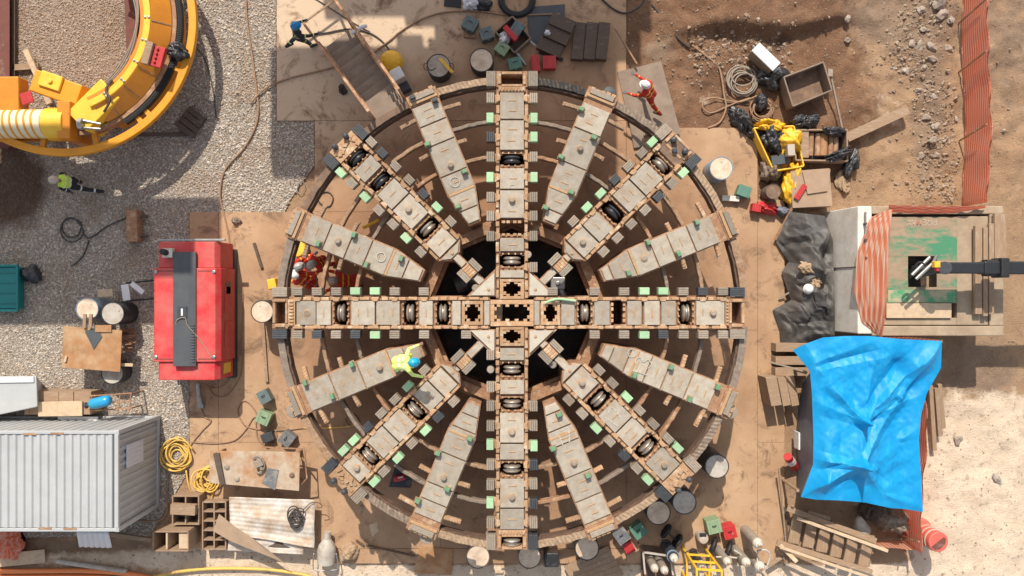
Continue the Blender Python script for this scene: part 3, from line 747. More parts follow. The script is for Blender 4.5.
def seq(rs, cs): return list(zip(rs, cs))

R8 = [215,195,176,156,136,116,97,77]
north = main_spoke(90, 13.5, 226,
  [('hole',14,34),('plate',35,43,0),('disc',44.5,61),('plate',61.5,75),('empty',77,93),('plate',95,123,1,113),('plate',124,145),('ddisc',146,162),('plate',163,193,2),('plate',194,221,2),('bar',221.5,226.5)],
  seq(R8,'.gd.g...'), seq(R8+[46],'.gg.g....'))
west = main_spoke(180, 22, 224,
  [('plate',22,28,0),('hole',29,50),('plate',51,60,0),('disc',61,78),('plate',79,93),('disc',94,111.5),('plate',112,136,2),('plate',137,161,2),('disc',162,180),('plate',181,196),('plate',196,216,0,205),('bar',217,224)],
  seq([214.5,195,176,156.5,137,117.5,88,46],'.d.dg...'), seq([214.5,195,176,156.5,137,117.5,88],'...gg..'), extra='d.')
east = main_spoke(0, 22, 217,
  [('plate',22,28,0),('hole',29,48),('plate',49,63),('disc',64,81),('plate',82,98),('empty',99,114),('plate',115,130),('plate',132,148),('plate',149,164),('disc',165,183),('plate',184,213,1,201),('bar',213.5,217)],
  seq([40.5,82.5,112,132.5,151,171.5,191,211],'...gg.d.'), seq([82.5,112,132.5,151,171.5,191,211],'..gd...'), extra='d.')
south = main_spoke(270, 13.5, 221,
  [('hole',14,33),('plate',35,47.5),('disc',48.5,66),('plate',67,81.5),('disc',82.5,99),('plate',100,130,1,119),('plate',131,147),('disc',148,165),('plate',166,195,1,184),('plate',196,217),('bar',217.5,222)],
  seq([93,113,133,152,171,191,210],'..gd.d.'), seq([42,74,93,113,132,152,172,190,210],'....g..g.'), endtype='disc', extra='d.')
RD = [220,205,186,167,147,128,108]
nw = main_spoke(135, 80, 227, [('plate',90,110),('disc',111,129),('plate',130,157,1,146),('plate',158,179),('ddisc',180,195),('plate',196,212),('ddisc',213,227)],
  seq(RD,'g.g..g.'), seq(RD,'.d..dg.'), tip=(80,89,6), endtype='rough', extra='dd')
ne = main_spoke(45, 80, 227, [('plate',90,111,0,100),('plate',112,132),('ddisc',133,153),('plate',154,177,2),('plate',178,202,2),('disc',203,218),('bolt',219,240)],
  seq(RD,'g..dgg.'), seq(RD,'g.d....'), tip=(80,89,6), endtype='hole', extra='.d')
se = main_spoke(-45, 77, 227, [('plate',87,111,0,99),('disc',112,133),('plate',134,158,1),('plate',159,180,2),('disc',181,200),('plate',201,226,1,215)],
  seq([213,199,179,159,141,121,102],'g...g..'), seq([214,198,180,160,141,121,102],'g.d.g..'), tip=(77,86,6), endtype='rough', extra='.d')
sw = main_spoke(225, 80, 229, [('plate',89,107),('plate',108,128),('disc',129,146),('plate',147,171,2),('plate',172,194,2),('disc',195,211),('plate',212,228,0,219)],
  seq([216.7,202.6,183,163,144,125.9,103.7],'g.g.gd.'), seq([216.6,202,183,163.3,144,125.5,102.5],'ggd..g.'), tip=(80,88,6), endtype='rough', extra='.d')

# ---- eight plain spokes between them
def plain_spoke(deg, bounds, slots, knob, dome):
    T = rotT(deg); b = MB(T); zb = 1.5; HW = 15.2; t0, sh, r1 = 97, 132, 228
    P = [(t0*k,-6.5*k),(sh*k,-HW*k),(r1*k,-HW*k),(r1*k,HW*k),(sh*k,HW*k),(t0*k,6.5*k)]
    b.use(0).prism(P, zb, ZT-.05)
    sp = child(b, 'plain_spoke', [M['rust']], head, .015)
    def hw(r): return (HW if r >= sh else 6.5+(HW-6.5)*(r-t0)/(sh-t0)) - 1.2
    for i, (a, c) in enumerate(zip(bounds[1:], bounds)):
        a2, c2 = a+.7, c-.7
        P = [(a2,-hw(a2)),(c2,-hw(c2)),(c2,hw(c2)),(a2,hw(a2))]
        if a2 < sh < c2: P = [(a2,-hw(a2)),(sh,-hw(sh)),(c2,-hw(c2)),(c2,hw(c2)),(sh,hw(sh)),(a2,hw(a2))]
        kn = knob if knob and a < knob < c else None
        child(plate_mb(T, a2, c2, 0, slots[i], kn, poly=P), 'face_plate', [M['plate'], M['bead'], M['scraper']], sp)
    child(MB(T).box((sh*k,0,ZT-.02),(2.6*k,27*k,.07)), 'weld_ridge', M['bead'], sp, .01)
    e = MB(T)
    e.use(0).box((234*k,0,ZT-.36),(12*k,32*k,.66)); e.use(1).box((231*k,0,ZT-.0),(3*k,29*k,.05)); e.use(2).box((235.5*k,0,ZT+.01),(5.5*k,25*k,.10))
    for i in range(5): e.use(1).box(((239+rw.uniform(-1,1))*k, (-11+i*5.4)*k, ZT-.05),(3*k,4.4*k,.12))
    child(e, 'end_block', [M['rust'], M['bead'], M['scraper']], sp, .01)
    if dome:
        child(MB(T).lathe([(0,0),(7.5*k,0),(7.5*k,.26),(6.8*k,.32),(0,.34)], ((242)*k, dome*k, ZT-.5), n=28), 'round_cap', M['dark'] if deg in (67.5,247.5) else M['scraper'], sp, .01)
    return sp
def lug(sp, px, py, deg, m='lug'):
    mb = MB(); c = lp(px, py, ZT+.09); mb.use(0).box(c, (5.6*k, 4.2*k, .17), rz=math.radians(deg+90+rw.uniform(-6,6)), top=(.9,.9))
    mb.use(1).box(c+Vector((0,0,-.08)), (7*k, 5.4*k, .05), rz=math.radians(deg+90))
    o = child(mb, 'lug', [M[m], M['rust']], sp, .01)
SPK = {
 112.5: ([227,206,184.6,152,132.7,113,98.5],[2,1,1,1,1,0],160,0,[(428,144.7),(464.7,171.7),(458,206.7),(413,98,'dark'),(435,101,'dark')]),
 67.5: ([223,196,160,131,110,98.5],[2,1,2,1,0],178,-6,[(581,109.7),(593.7,138),(561,157.5),(571,192.5),(545.5,208)]),
 22.5: ([220,194,172.5,154,131,107,98.5],[2,1,1,0,1,0],143,0,[(696,222.5),(647.5,242.5),(678,254),(628,273)]),
 -22.5: ([218,191,166,147,125,108,98.5],[2,2,1,1,1,0],None,-8,[(634,375),(670.5,366.7),(717,386.7),(689,399)]),
 -67.5: ([224,200,174,141,125,108,98.5],[2,2,1,2,1,0],162,0,[(553,448),(559,414),(587.7,474.7)]),
 -112.5: ([222,205,188,155,126.5,111,98.5],[1,1,1,2,1,0],178,7,[(470,438),(438,452.5),(447.5,488),(418,500)]),
 -157.5: ([223,193,163,131,115,98.5],[2,2,1,1,0],143,7,[(306,382.5),(352.5,364),(333,396),(397.5,369)]),
 157.5: ([223,200,176.6,156,133,115,98.5],[1,0,1,1,1,0],188,0,[(354.7,235),(319,244),(366.7,265),(401.7,258.7)]),
}
plain = {}
for deg, (bd, sl, kn, dm, lugs) in SPK.items():
    sp = plain_spoke(deg, bd, sl, kn, dm); plain[deg] = sp
    for l in lugs: lug(sp, l[0], l[1], deg, l[2] if len(l) > 2 else 'lug')
    # short pegs standing out sideways
    T = rotT(deg)
    for r in (216, 179):
        for sd in (-1,1):
            ln = rw.uniform(13,20) if r == 216 else rw.uniform(9,13)
            pg = MB(T); y0 = 15*sd; y1 = sd*(15+ln); bend = -sd*0
            pg.bar((r*k, y0*k, ZT-.16), ((r-.09*ln)*k, y1*k, ZT-.18), 4.2*k, .12)
            pg.bar(((r-.2)*k, y0*k, ZT-.10), ((r-.09*ln+.1)*k, (y1-sd*1.5)*k, ZT-.125), 2.9*k, .05)
            for i in range(int(ln/3)):
                q = (i+.6)/(ln/3); pg.box(((r-.09*ln*q)*k, (y0+(y1-y0)*q)*k, ZT-.092-.02*q),(3.4*k,1.5*k,.04), rz=.3)
            child(pg, 'peg', M['tan'] if deg < 100 and deg > -160 and deg != 67.5 else M['ringtan'], sp, .006)

# ---- rings
def ring_piece(a0, a1, r0, r1, z0, z1, n):
    mb = MB(); vs = []; fs = []
    for i in range(n+1):
        a = math.radians(a0+(a1-a0)*i/n); j = rw.uniform(-.4,.4)
        for r, z in ((r0+j*.4,z0),(r1+j*.4,z0),(r1+j,z1+rw.uniform(-.012,.012)),(r0+j,z1+rw.uniform(-.012,.012))): vs.append((r*k*math.cos(a), r*k*math.sin(a), z))
    for i in range(n):
        p, q = i*4, i*4+4
        fs += [(p,q,q+1,p+1),(p+1,q+1,q+2,p+2),(p+2,q+2,q+3,p+3),(p+3,q+3,q,p)]
    fs += [(0,1,2,3),(4*n+3,4*n+2,4*n+1,4*n)]
    return mb.add(vs, fs)
for i in range(16):
    a0 = i*22.5+4.0; a1 = (i+1)*22.5-4.0
    key = {0:'ringtan',1:'hatchtan',2:'hatchgrey',3:'hatchblack',4:'hatchtan',5:'brown',6:'brown',7:'ringgrey',8:'ringgrey',9:'ringtan',10:'hatchgrey',11:'hatchtan',12:'hatchtan',13:'hatchtan',14:'hatchgrey',15:'ringgrey'}[i]
    o = child(ring_piece(a0-.6, a1+.6, 230.5, 237.6, 2.52, 2.9, 14), 'rim_segment', M[key], head, .01)
    in_ = child(ring_piece(a0-.6, a1+.6, 228.4, 230.2, 2.50, 2.82, 14), 'inner_rim_band', M['rustdark'], o, 0)
for rr, w in ((195,3.8),(160,3.6)):
    for q in range(8):
        a0 = q*45; 
        edge = 17.5*180/PI/rr; e2 = 15*180/PI/rr
        for (b0, b1) in ((a0+edge, a0+22.5-e2), (a0+22.5+e2, a0+45-edge)):
            pc = ring_piece(b0, b1, rr-w/2, rr+w/2, 2.44, 2.68, 10)
            child(pc, 'ring_bar', M[rw.choice(('ringtan','rust','ringgrey'))], head, .02)

# ---- centre
hub = MB(); ze = ZT-.025
for sd in (-1,1): hub.box((0, sd*11.0*k, ze-.30), (43.4*k, 4.4*k, .6))
for sd in (-1,1): hub.box((sd*19.8*k, 0, ze-.31), (4.1*k, 17.4*k, .6))
for q in (-13.4,-4.6,4.6,13.4):
    for sd in (-1,1): hub.box((q*k, sd*7.6*k, ze-.09), (4.4*k, 3.0*k, .16), top=(.8,1))
for q in (-4.2,4.2):
    for sd in (-1,1): hub.box((sd*16.6*k, q*k, ze-.095), (2.6*k, 3.4*k, .15))
hubo = child(hub, 'centre_frame', M['tan'], head, .008)
for sx in (-1,1):
    for sy in (-1,1):
        P = [(sx*17.3*k, sy*15.6*k), (sx*38*k, sy*17.2*k), (sx*17.3*k, sy*37*k)]
        tb = MB(); tb.use(1).prism([(sx*16.4*k, sy*16.4*k), (sx*45.5*k, sy*16.6*k), (sx*16.5*k, sy*44.5*k)], 1.9, ZT-.06)
        tb.use(0).prism([(sx*17.6*k, sy*17.6*k), (sx*41.5*k, sy*17.6*k), (sx*17.6*k, sy*40.5*k)], ZT-.06, ZT+.004)
        tb.use(2).lathe([(0,0),(1.5*k,0),(1.3*k,.03),(0,.03)], (sx*23.5*k, sy*23.5*k, ZT+.002), n=12)
        child(tb, 'corner_plate', [M['platelight'], M['rust'], M['bead']], head, .008)
for deg, r in ((135,60),(45,68),(225,69),(-45,55)):
    T = rotT(deg); st = MB(T)
    st.use(1).box(((30+82)/2*k, 0, ZT-.38), ((82-30)*k, 8.6*k, .56)); st.use(0).box(((43+r-8)/2*k, 0, ZT-.07), ((r-8-43)*k, 6.6*k, .07)); st.use(0).box(((r+8+80)/2*k, 0, ZT-.07), ((80-r-8)*k, 6.6*k, .07))
    st.use(2).box((r*k,0,ZT-.10),(13*k,9*k,.30))
    for i in range(4): st.use(2).box(((r-4.6+i*3.1)*k,0,ZT+.055),(1*k,7*k,.02))
    so = child(st, 'centre_strut', [M['plate'], M['rust'], M['tan']], head, .01)
    for sd in (-1,1):
        eb = MB(T)
        for i in range(3): eb.box((r*k, sd*(6+i*2.1)*k, ZT-.06), (14*k, 1.95*k, .34))
        eb.box((r*k, sd*8*k, ZT-.14), (13.5*k, 6.4*k, .34))
        child(eb, 'scraper', M['scraper'], so, .008)
for (px, py) in ((475.5,288),(528,254.6),(490.5,370),(553,365)):
    c = lp(px, py); child(MB().lathe([(0,-.5),(3.8*k,-.5),(3.8*k,-.06),(3.2*k,-.03),(0,-.03)], c, n=20), 'round_stud', M['scraper'], head, .008)
# octagonal skirt under the spokes and the dark well inside it
sk = MB(); n = 8; rO, rI = 101, 91
for i in range(n):
    a0 = 2*PI*i/n; a1 = 2*PI*(i+1)/n
    for (r0, r1, z0, z1) in ((rI, rO, .06, 2.35), (rI-4, rO+4, 2.0, 2.14)):
        P = [(r*k*math.cos(a), r*k*math.sin(a)) for r, a in ((r0,a0),(r1,a0),(r1,a1),(r0,a1))]
        if z1 == 2.14: P = [(x*1.0, y*1.0) for x, y in P]; z1 = 2.36 if False else 2.14
        sk.prism(P, z0, z1 + (.02 if z1 > 2.2 else 0))
child(sk, 'centre_skirt', M['rust'], head, 0)
child(MB().lathe([(0,0),(90*k,0),(90*k,.25),(0,.3)], (0,0,.09), n=48), 'well_floor', M['hollowdark'], head, 0)
mt = MB(); c = lp(462,283,1.6)
mt.cyl(c+Vector((-.25,-.1,0)), c+Vector((.25,.1,0)), .27, n=24); mt.cyl(c+Vector((0,0,.1)), c+Vector((0,0,.42)), .12, n=16); mt.box(c+Vector((0,0,-.35)),(.5,.5,.4))
child(mt, 'hydraulic_motor', M['dark'], head, .02)
mt = MB(); c = lp(561,283,1.5); mt.cyl(c, c+Vector((.2,-.5,0)), .13, n=18); mt.box(c,(.4,.34,.3)); mt.lathe([(0,0),(.07,0),(.07,.06),(0,.06)],c+Vector((0,0,.16)),n=12)
child(mt, 'hydraulic_motor', M['metal'], head, .02)
mb = MB(); a = lp(545,303,ZT+.06); mb.tube(spline([a, lp(552,300,ZT+.12), lp(560,299,ZT+.09), lp(576,301,ZT+.07)],8), .035, 8)
hz = child(mb, 'green_hose', M['green'], head, 0, smooth=True)
# legs that carry the rim
for i in range(8):
    a = math.radians(22.5+45*i); r = 212*k
    mb = MB(); c = Vector((r*math.cos(a), r*math.sin(a), 0))
    mb.box(c+Vector((0,0,.78)), (.42,.42,1.45), rz=a); mb.box(c+Vector((0,0,.08)), (.7,.7,.05), rz=a)
    child(mb, 'support_leg', M['brown'], head, .01)
# chalk writing
def chalk(strokes, c, deg, size, parent, w=.026):
    """strokes in unit letters (x right, y up), laid flat on the face"""
    mb = MB(); R = Matrix.Rotation(math.radians(deg), 3, 'Z'); o = Vector(c)
    for st in strokes:
        P = spline([(x,y,0) for x, y in st], 5) if len(st) > 2 else [Vector((*q,0)) for q in st]
        P = [o + R @ (p*size) for p in P]
        for p, q in zip(P, P[1:]):
            d = (q-p)
            if d.length > 1e-4: mb.bar(p - d*.05, q + d*.05, w*rw.uniform(.8,1.15), .006)
    return child(mb, 'chalk_mark', M['chalk'], parent, 0)
one = [(-.12,.28),(.0,.5),(.0,-.5)]; base1 = [(-.2,-.5),(.2,-.5)]
three = [(-.25,.4),(0,.52),(.24,.3),(.02,.04),(.26,-.22),(.02,-.52),(-.27,-.36)]
seven = [(-.25,.5),(.27,.5),(-.02,-.5)]
def sh(st, dx): return [[(x+dx, y) for x, y in s] for s in st]
ZC = ZT+.014
chalk(sh([one], -.38), lp(642,367,ZC), 72, .42, plain[-22.5]); chalk(sh([three], .3), lp(642,367,ZC), 72, .42, plain[-22.5])
chalk(sh([one], -.3), lp(614,418,ZC), 55, .40, se); chalk(sh([seven], .25), lp(614,418,ZC), 55, .40, se)
chalk(sh([one], -.3), lp(564,437,ZC), 22, .36, plain[-67.5]); chalk(sh([seven], .25), lp(564,437,ZC), 22, .36, plain[-67.5])
circ = [(.5*math.cos(i*PI/4), .5*math.sin(i*PI/4)) for i in range(9)]
chalk([circ], lp(381,257,ZC), 0, .24, plain[157.5], .025)
chalk([circ], lp(632,353,ZC), 0, .0001 if False else .22, plain[-22.5], .02)
chalk([circ], lp(455,182,ZC), 0, .26, plain[112.5], .02)
chalk([[(-.4,-.2),(-.1,.25),(.3,.2)]], lp(512,187,ZC), 0, .22, north, .02)
# ================================================================= PEOPLE
def capsule(mb, p0, p1, r0, r1, n=14):
    p0, p1 = Vector(p0), Vector(p1); ln = (p1-p0).length
    prof = []
    for i in range(5): a = PI/2*(1-i/4); prof.append((r0*math.cos(a), -r0*math.sin(a)))
    for i in range(5): a = PI/2*i/4; prof.append((r1*math.cos(a), ln+r1*math.sin(a)))
    d = p1-p0
    if d.length < 1e-5: d = Vector((0,0,1))
    mb.lathe(prof, p0, d, n)
def person(label, px, py, z, heading, outfit, helmet, lean=8, thigh=(15,-12), knee=(8,20), arm=((15,8),(-10,8)), elbow=(20,25), headp=0, twist=0, group=None, vest=None, scale=1.0, squat=0, armtw=(0,0)):
    """heading: picture direction (dx,dy) the person faces. Angles in degrees; index 0 = right side, 1 = left side."""
    rad = math.radians
    caps = []   # (p0,p1,r0,r1,material)
    def c(p0, p1, r0, r1, m): caps.append((Vector(p0), Vector(p1), r0, r1, m))
    L_ = rad(lean); up = Vector((0, math.sin(L_), math.cos(L_))); fw = Vector((0, math.cos(L_), -math.sin(L_)))
    pel = Vector((0,0,.93))
    Y = outfit['top']; Z = outfit['legs']
    V = vest or Y
    X = Vector((1,0,0))
    # trunk
    for sx in (-1,1):
        c(pel+X*sx*.06, pel+up*.13+X*sx*.055, .125, .115, Z if not outfit.get('overall') else Y)
        c(pel+up*.16+X*sx*.055, pel+up*.36+X*sx*.085, .115, .118, V)
    c(pel+up*.38-X*.13, pel+up*.38+X*.13, .095, .095, V)
    c(pel+up*.44, pel+up*.53, .06, .055, 'skin')
    hp = rad(lean*.55+headp); hu = Vector((0, math.sin(hp), math.cos(hp))); hf = Vector((0, math.cos(hp), -math.sin(hp)))
    neck = pel+up*.50; hc = neck+hu*.135+hf*.02
    c(hc-hu*.035+hf*.018, hc+hu*.035, .078, .092, 'skin')           # skull and jaw
    c(hc-hu*.075+hf*.045, hc-hu*.05+hf*.05, .04, .05, 'skin')
    c(hc-hu*.005+hf*.088, hc-hu*.03+hf*.104, .012, .016, 'skin')     # nose
    c(hc-hu*.062+hf*.083-X*.016, hc-hu*.062+hf*.083+X*.016, .011, .011, 'skin')   # mouth
    for sx in (-1,1):
        c(hc+X*sx*.088-hu*.02, hc+X*sx*.09+hu*.015, .016, .016, 'skin')
        c(hc+X*sx*.034+hu*.008+hf*.08, hc+X*sx*.034+hu*.008+hf*.083, .011, .011, 'eye')
    feet = []
    for i, sx in enumerate((1,-1)):
        a = rad(thigh[i]); b = a-rad(knee[i])
        hip = pel+X*sx*.095
        kn = hip+Vector((sx*.03, math.sin(a)*.43, -math.cos(a)*.43)); an = kn+Vector((sx*.005, math.sin(b)*.41, -math.cos(b)*.41))
        c(hip, kn, .095, .066, Z); c(kn, an, .066, .05, Z)
        ft = max(-.9, min(.9, b*.45)); fd = Vector((sx*.12, math.cos(ft), math.sin(ft)))
        c(an+Vector((0,-.03,-.03)), an+fd*.17+Vector((0,0,-.05)), .052, .042, 'boot'); feet.append(an.z-.10)
        # arms
        sh = pel+up*.41+X*sx*.195
        s, o = rad(arm[i][0]), rad(arm[i][1])
        d1 = Vector((sx*math.sin(o), math.sin(s)*math.cos(o), -math.cos(s)*math.cos(o)))
        s2 = s+rad(elbow[i]); o2 = o*.6-rad(armtw[i])
        d2 = Vector((sx*math.sin(o2), math.sin(s2)*math.cos(o2), -math.cos(s2)*math.cos(o2)))
        el = sh+d1*.29; wr = el+d2*.25
        c(sh, el, .062, .048, Y); c(el, wr, .048, .034, Y)
        # hand: palm, four unequal curled fingers, thumb from the side of the palm
        lat = d2.cross(X if abs(d2.x) < .8 else Vector((0,1,0))).normalized(); sidev = lat.cross(d2).normalized()
        hm = outfit.get('hand','skin')
        for q in (-1,0,1): c(wr+d2*.02+sidev*.018*q, wr+d2*.085+sidev*.026*q, .017, .015, hm)
        for q, ln in zip((-1.5,-.5,.5,1.5), (.062,.076,.072,.055)):
            k0 = wr+d2*.095+sidev*.0205*q; k1 = k0+(d2*.85+lat*.5+sidev*.08*q).normalized()*ln*.55; k2 = k1+(d2*.35+lat*.9).normalized()*ln*.5
            c(k0, k1, .0098, .0092, hm); c(k1, k2, .0092, .0085, hm)
        t0 = wr+d2*.035+sidev*.032*-sx; t1 = t0+(d2*.6-sidev*sx*.75+lat*.3).normalized()*.045; t2 = t1+(d2*.9+lat*.35).normalized()*.03
        c(t0, t1, .013, .011, hm); c(t1, t2, .011, .0095, hm)
    mb = MB()
    for p0, p1, r0, r1, m in caps: capsule(mb, p0, p1, r0, r1)
    tmp = mb.build('person', M['skin'])
    rm = tmp.modifiers.new('r', 'REMESH'); rm.mode = 'VOXEL'; rm.voxel_size = .0095
    sm = tmp.modifiers.new('s', 'SMOOTH'); sm.factor = .4; sm.iterations = 2
    dg = bpy.context.evaluated_depsgraph_get(); me = bpy.data.meshes.new_from_object(tmp.evaluated_get(dg))
    bpy.data.objects.remove(tmp)
    nv = len(me.vertices); co = np.empty(nv*3); me.vertices.foreach_get('co', co); co = co.reshape(-1,3)
    # cloth folds
    nrm = np.empty(nv*3); me.vertices.foreach_get('normal', nrm); nrm = nrm.reshape(-1,3)
    nf = len(me.polygons); cen = np.empty(nf*3); me.polygons.foreach_get('center', cen); cen = cen.reshape(-1,3)
    mats = []; best = np.full(nf, 1e9); idx = np.zeros(nf, int); tpar = np.zeros(nf); which = np.zeros(nf, int)
    for ci, (p0, p1, r0, r1, m) in enumerate(caps):
        if m not in mats: mats.append(m)
        a = np.array(p0); d = np.array(p1-p0); l2 = max(1e-9, float(d@d))
        t = np.clip(((cen-a)@d)/l2, 0, 1); dist = np.linalg.norm(cen-(a+t[:,None]*d), axis=1)-(r0+(r1-r0)*t)
        bt = dist < best; best[bt] = dist[bt]; idx[bt] = mats.index(m); tpar[bt] = t[bt]; which[bt] = ci
    # reflective tape round trunk, thighs, shins and sleeves
    tape = outfit.get('tape')
    if tape:
        mats.append(tape); ti = len(mats)-1
        h = (cen-np.array(pel))@np.array(up)
        cl = np.isin(idx, [mats.index(x) for x in {Y, Z, V} if x in mats])
        trunk = np.isin(which, [i for i in range(5)])
        idx[cl & trunk & (np.abs(h-.20) < .022)] = ti; idx[cl & trunk & (np.abs(h-.36) < .02)] = ti
        limb = np.array([cp[4] in (Y, Z) and i > 5 for i, cp in enumerate(caps)])[which]
        idx[cl & limb & (np.abs(tpar-.55) < .055)] = ti
    me.materials.clear()
    for m in mats: me.materials.append(M[m])
    me.polygons.foreach_set('material_index', idx.astype(np.int32)); me.polygons.foreach_set('use_smooth', [True]*nf)
    cloth = np.array([m not in ('skin','eye') for m in mats])
    for i in range(0, nv):
        pass
    base = min(feet)
    me.transform(Matrix.Translation((0,0,-base)))
    o = bpy.data.objects.new('person', me); COL.objects.link(o)
    ang = math.atan2(-heading[1], heading[0])-PI/2
    p = W(px, py, z); o.location = p; o.rotation_euler = (0,0,ang); o.scale = (scale,)*3
    tag(o, label, 'person', group)
    # hard hat
    hh = MB(); q = hc+hu*.045-hf*.005
    def el(r, h): return (r, h)
    Mh = Matrix((X, hf, hu)).transposed().to_4x4(); Mh.translation = q-Vector((0,0,base))
    hb = MB(Mh)
    ring = [(.128,-.012),(.128,.0),(.124,.03),(.112,.07),(.088,.105),(.05,.127),(0,.134)]
    n = 24; vs = []; fs = []
    for r, h in ring: vs += [(max(r,1e-3)*math.cos(2*PI*i/n)*.93, max(r,1e-3)*math.sin(2*PI*i/n)*1.1, h) for i in range(n)]
    for kx in range(len(ring)-1): fs += [(kx*n+i, kx*n+(i+1)%n, (kx+1)*n+(i+1)%n, (kx+1)*n+i) for i in range(n)]
    fs.append(tuple(range(n-1,-1,-1))); hb.add(vs, fs)
    ho = hb.build('hard_hat', M[helmet], o, smooth=True)
    bb = MB(Mh); P = [(.125*math.cos(a), .15*math.sin(a)+.0) for a in [PI*(i/12) for i in range(13)]]
    P = [(x*1.02, y*1.22) for x, y in P]; bb.prism(P+[(-.09,-.02),(.09,-.02)], -.016, -.006)
    bb.build('brim', M[helmet], ho)
    for sx in (0,): 
        rb = MB(Mh); rb.tube([(0,-.12+.24*t,.137*math.sqrt(max(0,1-((-.12+.24*t)/.150)**2))) for t in [i/10 for i in range(11)]], .009, 6)
        rb.build('hat_ridge', M[helmet], ho, smooth=True)
    return o
RED = dict(top='redsuit', legs='redsuit', overall=True, tape='reflecty', hand='glove')
person('person in a hi-vis yellow vest and dark trousers walking on gravel below the yellow ring', 89, 187, .02, (-1,-.05), dict(top='darksuit', legs='darksuit', hand='skin', tape='reflect'), 'hattan', lean=14, thigh=(22,-26), knee=(10,22), vest='hivis')
person('person in a blue helmet and dark work clothes beside the stair rail', 306, 45, DZ, (.9,-.45), dict(top='darksuit', legs='jeans', hand='glove', tape='hivispale'), 'hatblue', lean=10, thigh=(16,-22), knee=(10,30), arm=((50,10),(20,14)), elbow=(25,30))
person('person in red overalls and white helmet leaning on the tilted steel sheet', 646, 103, .20, (-.85,-.5), dict(RED, tape='reflecty'), 'hatwhite', lean=32, thigh=(18,-30), knee=(12,14), arm=((52,6),(35,14)), elbow=(35,40), headp=-10)
person('person in a yellow jacket and cyan helmet crouching on a spoke of the cutter head', 400, 361, ZT+.005, (1,-.12), dict(top='hivispale', legs='hivispale', hand='skin', tape='reflect', overall=True), 'hatcyan', lean=52, thigh=(62,50), knee=(95,100), arm=((12,30),(8,26)), elbow=(80,70), headp=0, scale=1.0)
person('person in red overalls with grey helmet closest to the yellow drum inside the cutter head', 331, 262, DZ, (-.8,.5), RED, 'hatgrey', lean=20, thigh=(20,-5), knee=(20,15), arm=((60,10),(70,14)), elbow=(20,10))
person('person in red overalls against the inner rim, leftmost of the crew under the spoke', 305, 271, DZ, (.9,-.35), RED, 'hatgrey', lean=22, thigh=(18,-10), knee=(20,10), arm=((75,14),(62,6)), elbow=(12,18))
person('person in red overalls with pale helmet bending beside the left main spoke', 318, 284, DZ, (-.7,-.6), RED, 'hatwhite', lean=38, thigh=(30,10), knee=(30,30), arm=((60,12),(55,12)), elbow=(10,10))
person('bent person in red overalls, rightmost of the crew inside the cutter head', 360, 281, DZ, (-1,.0), RED, 'hatgrey', lean=58, thigh=(25,5), knee=(20,15), arm=((70,14),(85,14)), elbow=(10,5), headp=-10)
person('person in red overalls crouching in the dark well below the centre frame', 556, 318, .35, (-1,.25), RED, 'hatgrey', lean=35, thigh=(40,25), knee=(50,50), arm=((50,10),(60,10)), elbow=(20,20))
# ================================================================= helpers for things
def part(mb, name, mats, root, bevel=.006, smooth=False):
    l = root.location if not isinstance(root, tuple) else root
    r = root
    off = Vector((0,0,0)); q = root
    while q is not None: off += q.location; q = q.parent
    mb.v = [(a-off.x, b-off.y, c-off.z) for a, b, c in mb.v]
    return mb.build(name, mats, root, bevel=bevel, smooth=smooth)
def put(mb, name, mats, loc, label, cat, group=None, bevel=.006, smooth=False):
    o = mb.build(name, mats, loc=tuple(loc), bevel=bevel, smooth=smooth); tag(o, label, cat, group); return o
def hose(name, pts, z, r, m, label, cat='hose', n=8, group=None):
    P = [W(p[0], p[1], z + (p[2] if len(p) > 2 else 0)) for p in pts]
    return put(MB().tube(spline(P, n), r, 7), name, m, P[0], label, cat, group, bevel=0, smooth=True)
def coil_pts(cx, cy, R, turns, rnd, z=0, sq=1.0, seed=0):
    q = random.Random(seed); out = []; rnd *= 1.7
    for t in range(turns):
        sq = sq*q.uniform(.93,1.07)
        ox, oy, rr = q.uniform(-rnd,rnd), q.uniform(-rnd,rnd), R*q.uniform(max(.55,1-rnd*.09),1+rnd*.03)
        for i in range(10):
            a = 2*PI*i/10; out.append((cx+ox*(i/10)+rr*math.cos(a), cy+oy+rr*sq*math.sin(a), z+.012*t))
    return out
def lump(name, px, py, rx, ry, h, rot, m, label, cat, z=0, seed=1, wr=.25, group=None, sub=5):
    """crumpled sheeting or a filled bag"""
    bm = bmesh.new(); bmesh.ops.create_icosphere(bm, subdivisions=sub, radius=1); off = Vector((seed*7.3, seed*3.1, seed*1.7)); s = S(z)
    vs = []
    for v in bm.verts:
        p = v.co; n1 = mnoise.noise(p*1.2+off)*.9; n2 = .45-abs(mnoise.noise(p*2.3+off+p.yzx*.6))*1.9; n3 = .4-abs(mnoise.noise(p*5.2+off))*1.8
        kx = 1+.5*n1+wr*.25*n2+.15*wr*n3+wr*.9*folds(p.x*1.6+p.z, p.y*1.6-p.z*.7, seed, .9, 5, .15)
        vs.append(Vector((p.x*rx*s*kx, p.y*ry*s*kx, (max(p.z,-.25)+.25)*h*(kx*.85+.15)*.8)))
    fs = [[v.index for v in f.verts] for f in bm.faces]; bm.free()
    R = Matrix.Rotation(math.radians(-rot), 3, 'Z'); c = W(px, py, z)
    mb = MB(); mb.add([R@v + c for v in vs], fs)
    return put(mb, name, m, c, label, cat, group, bevel=0, smooth=True)
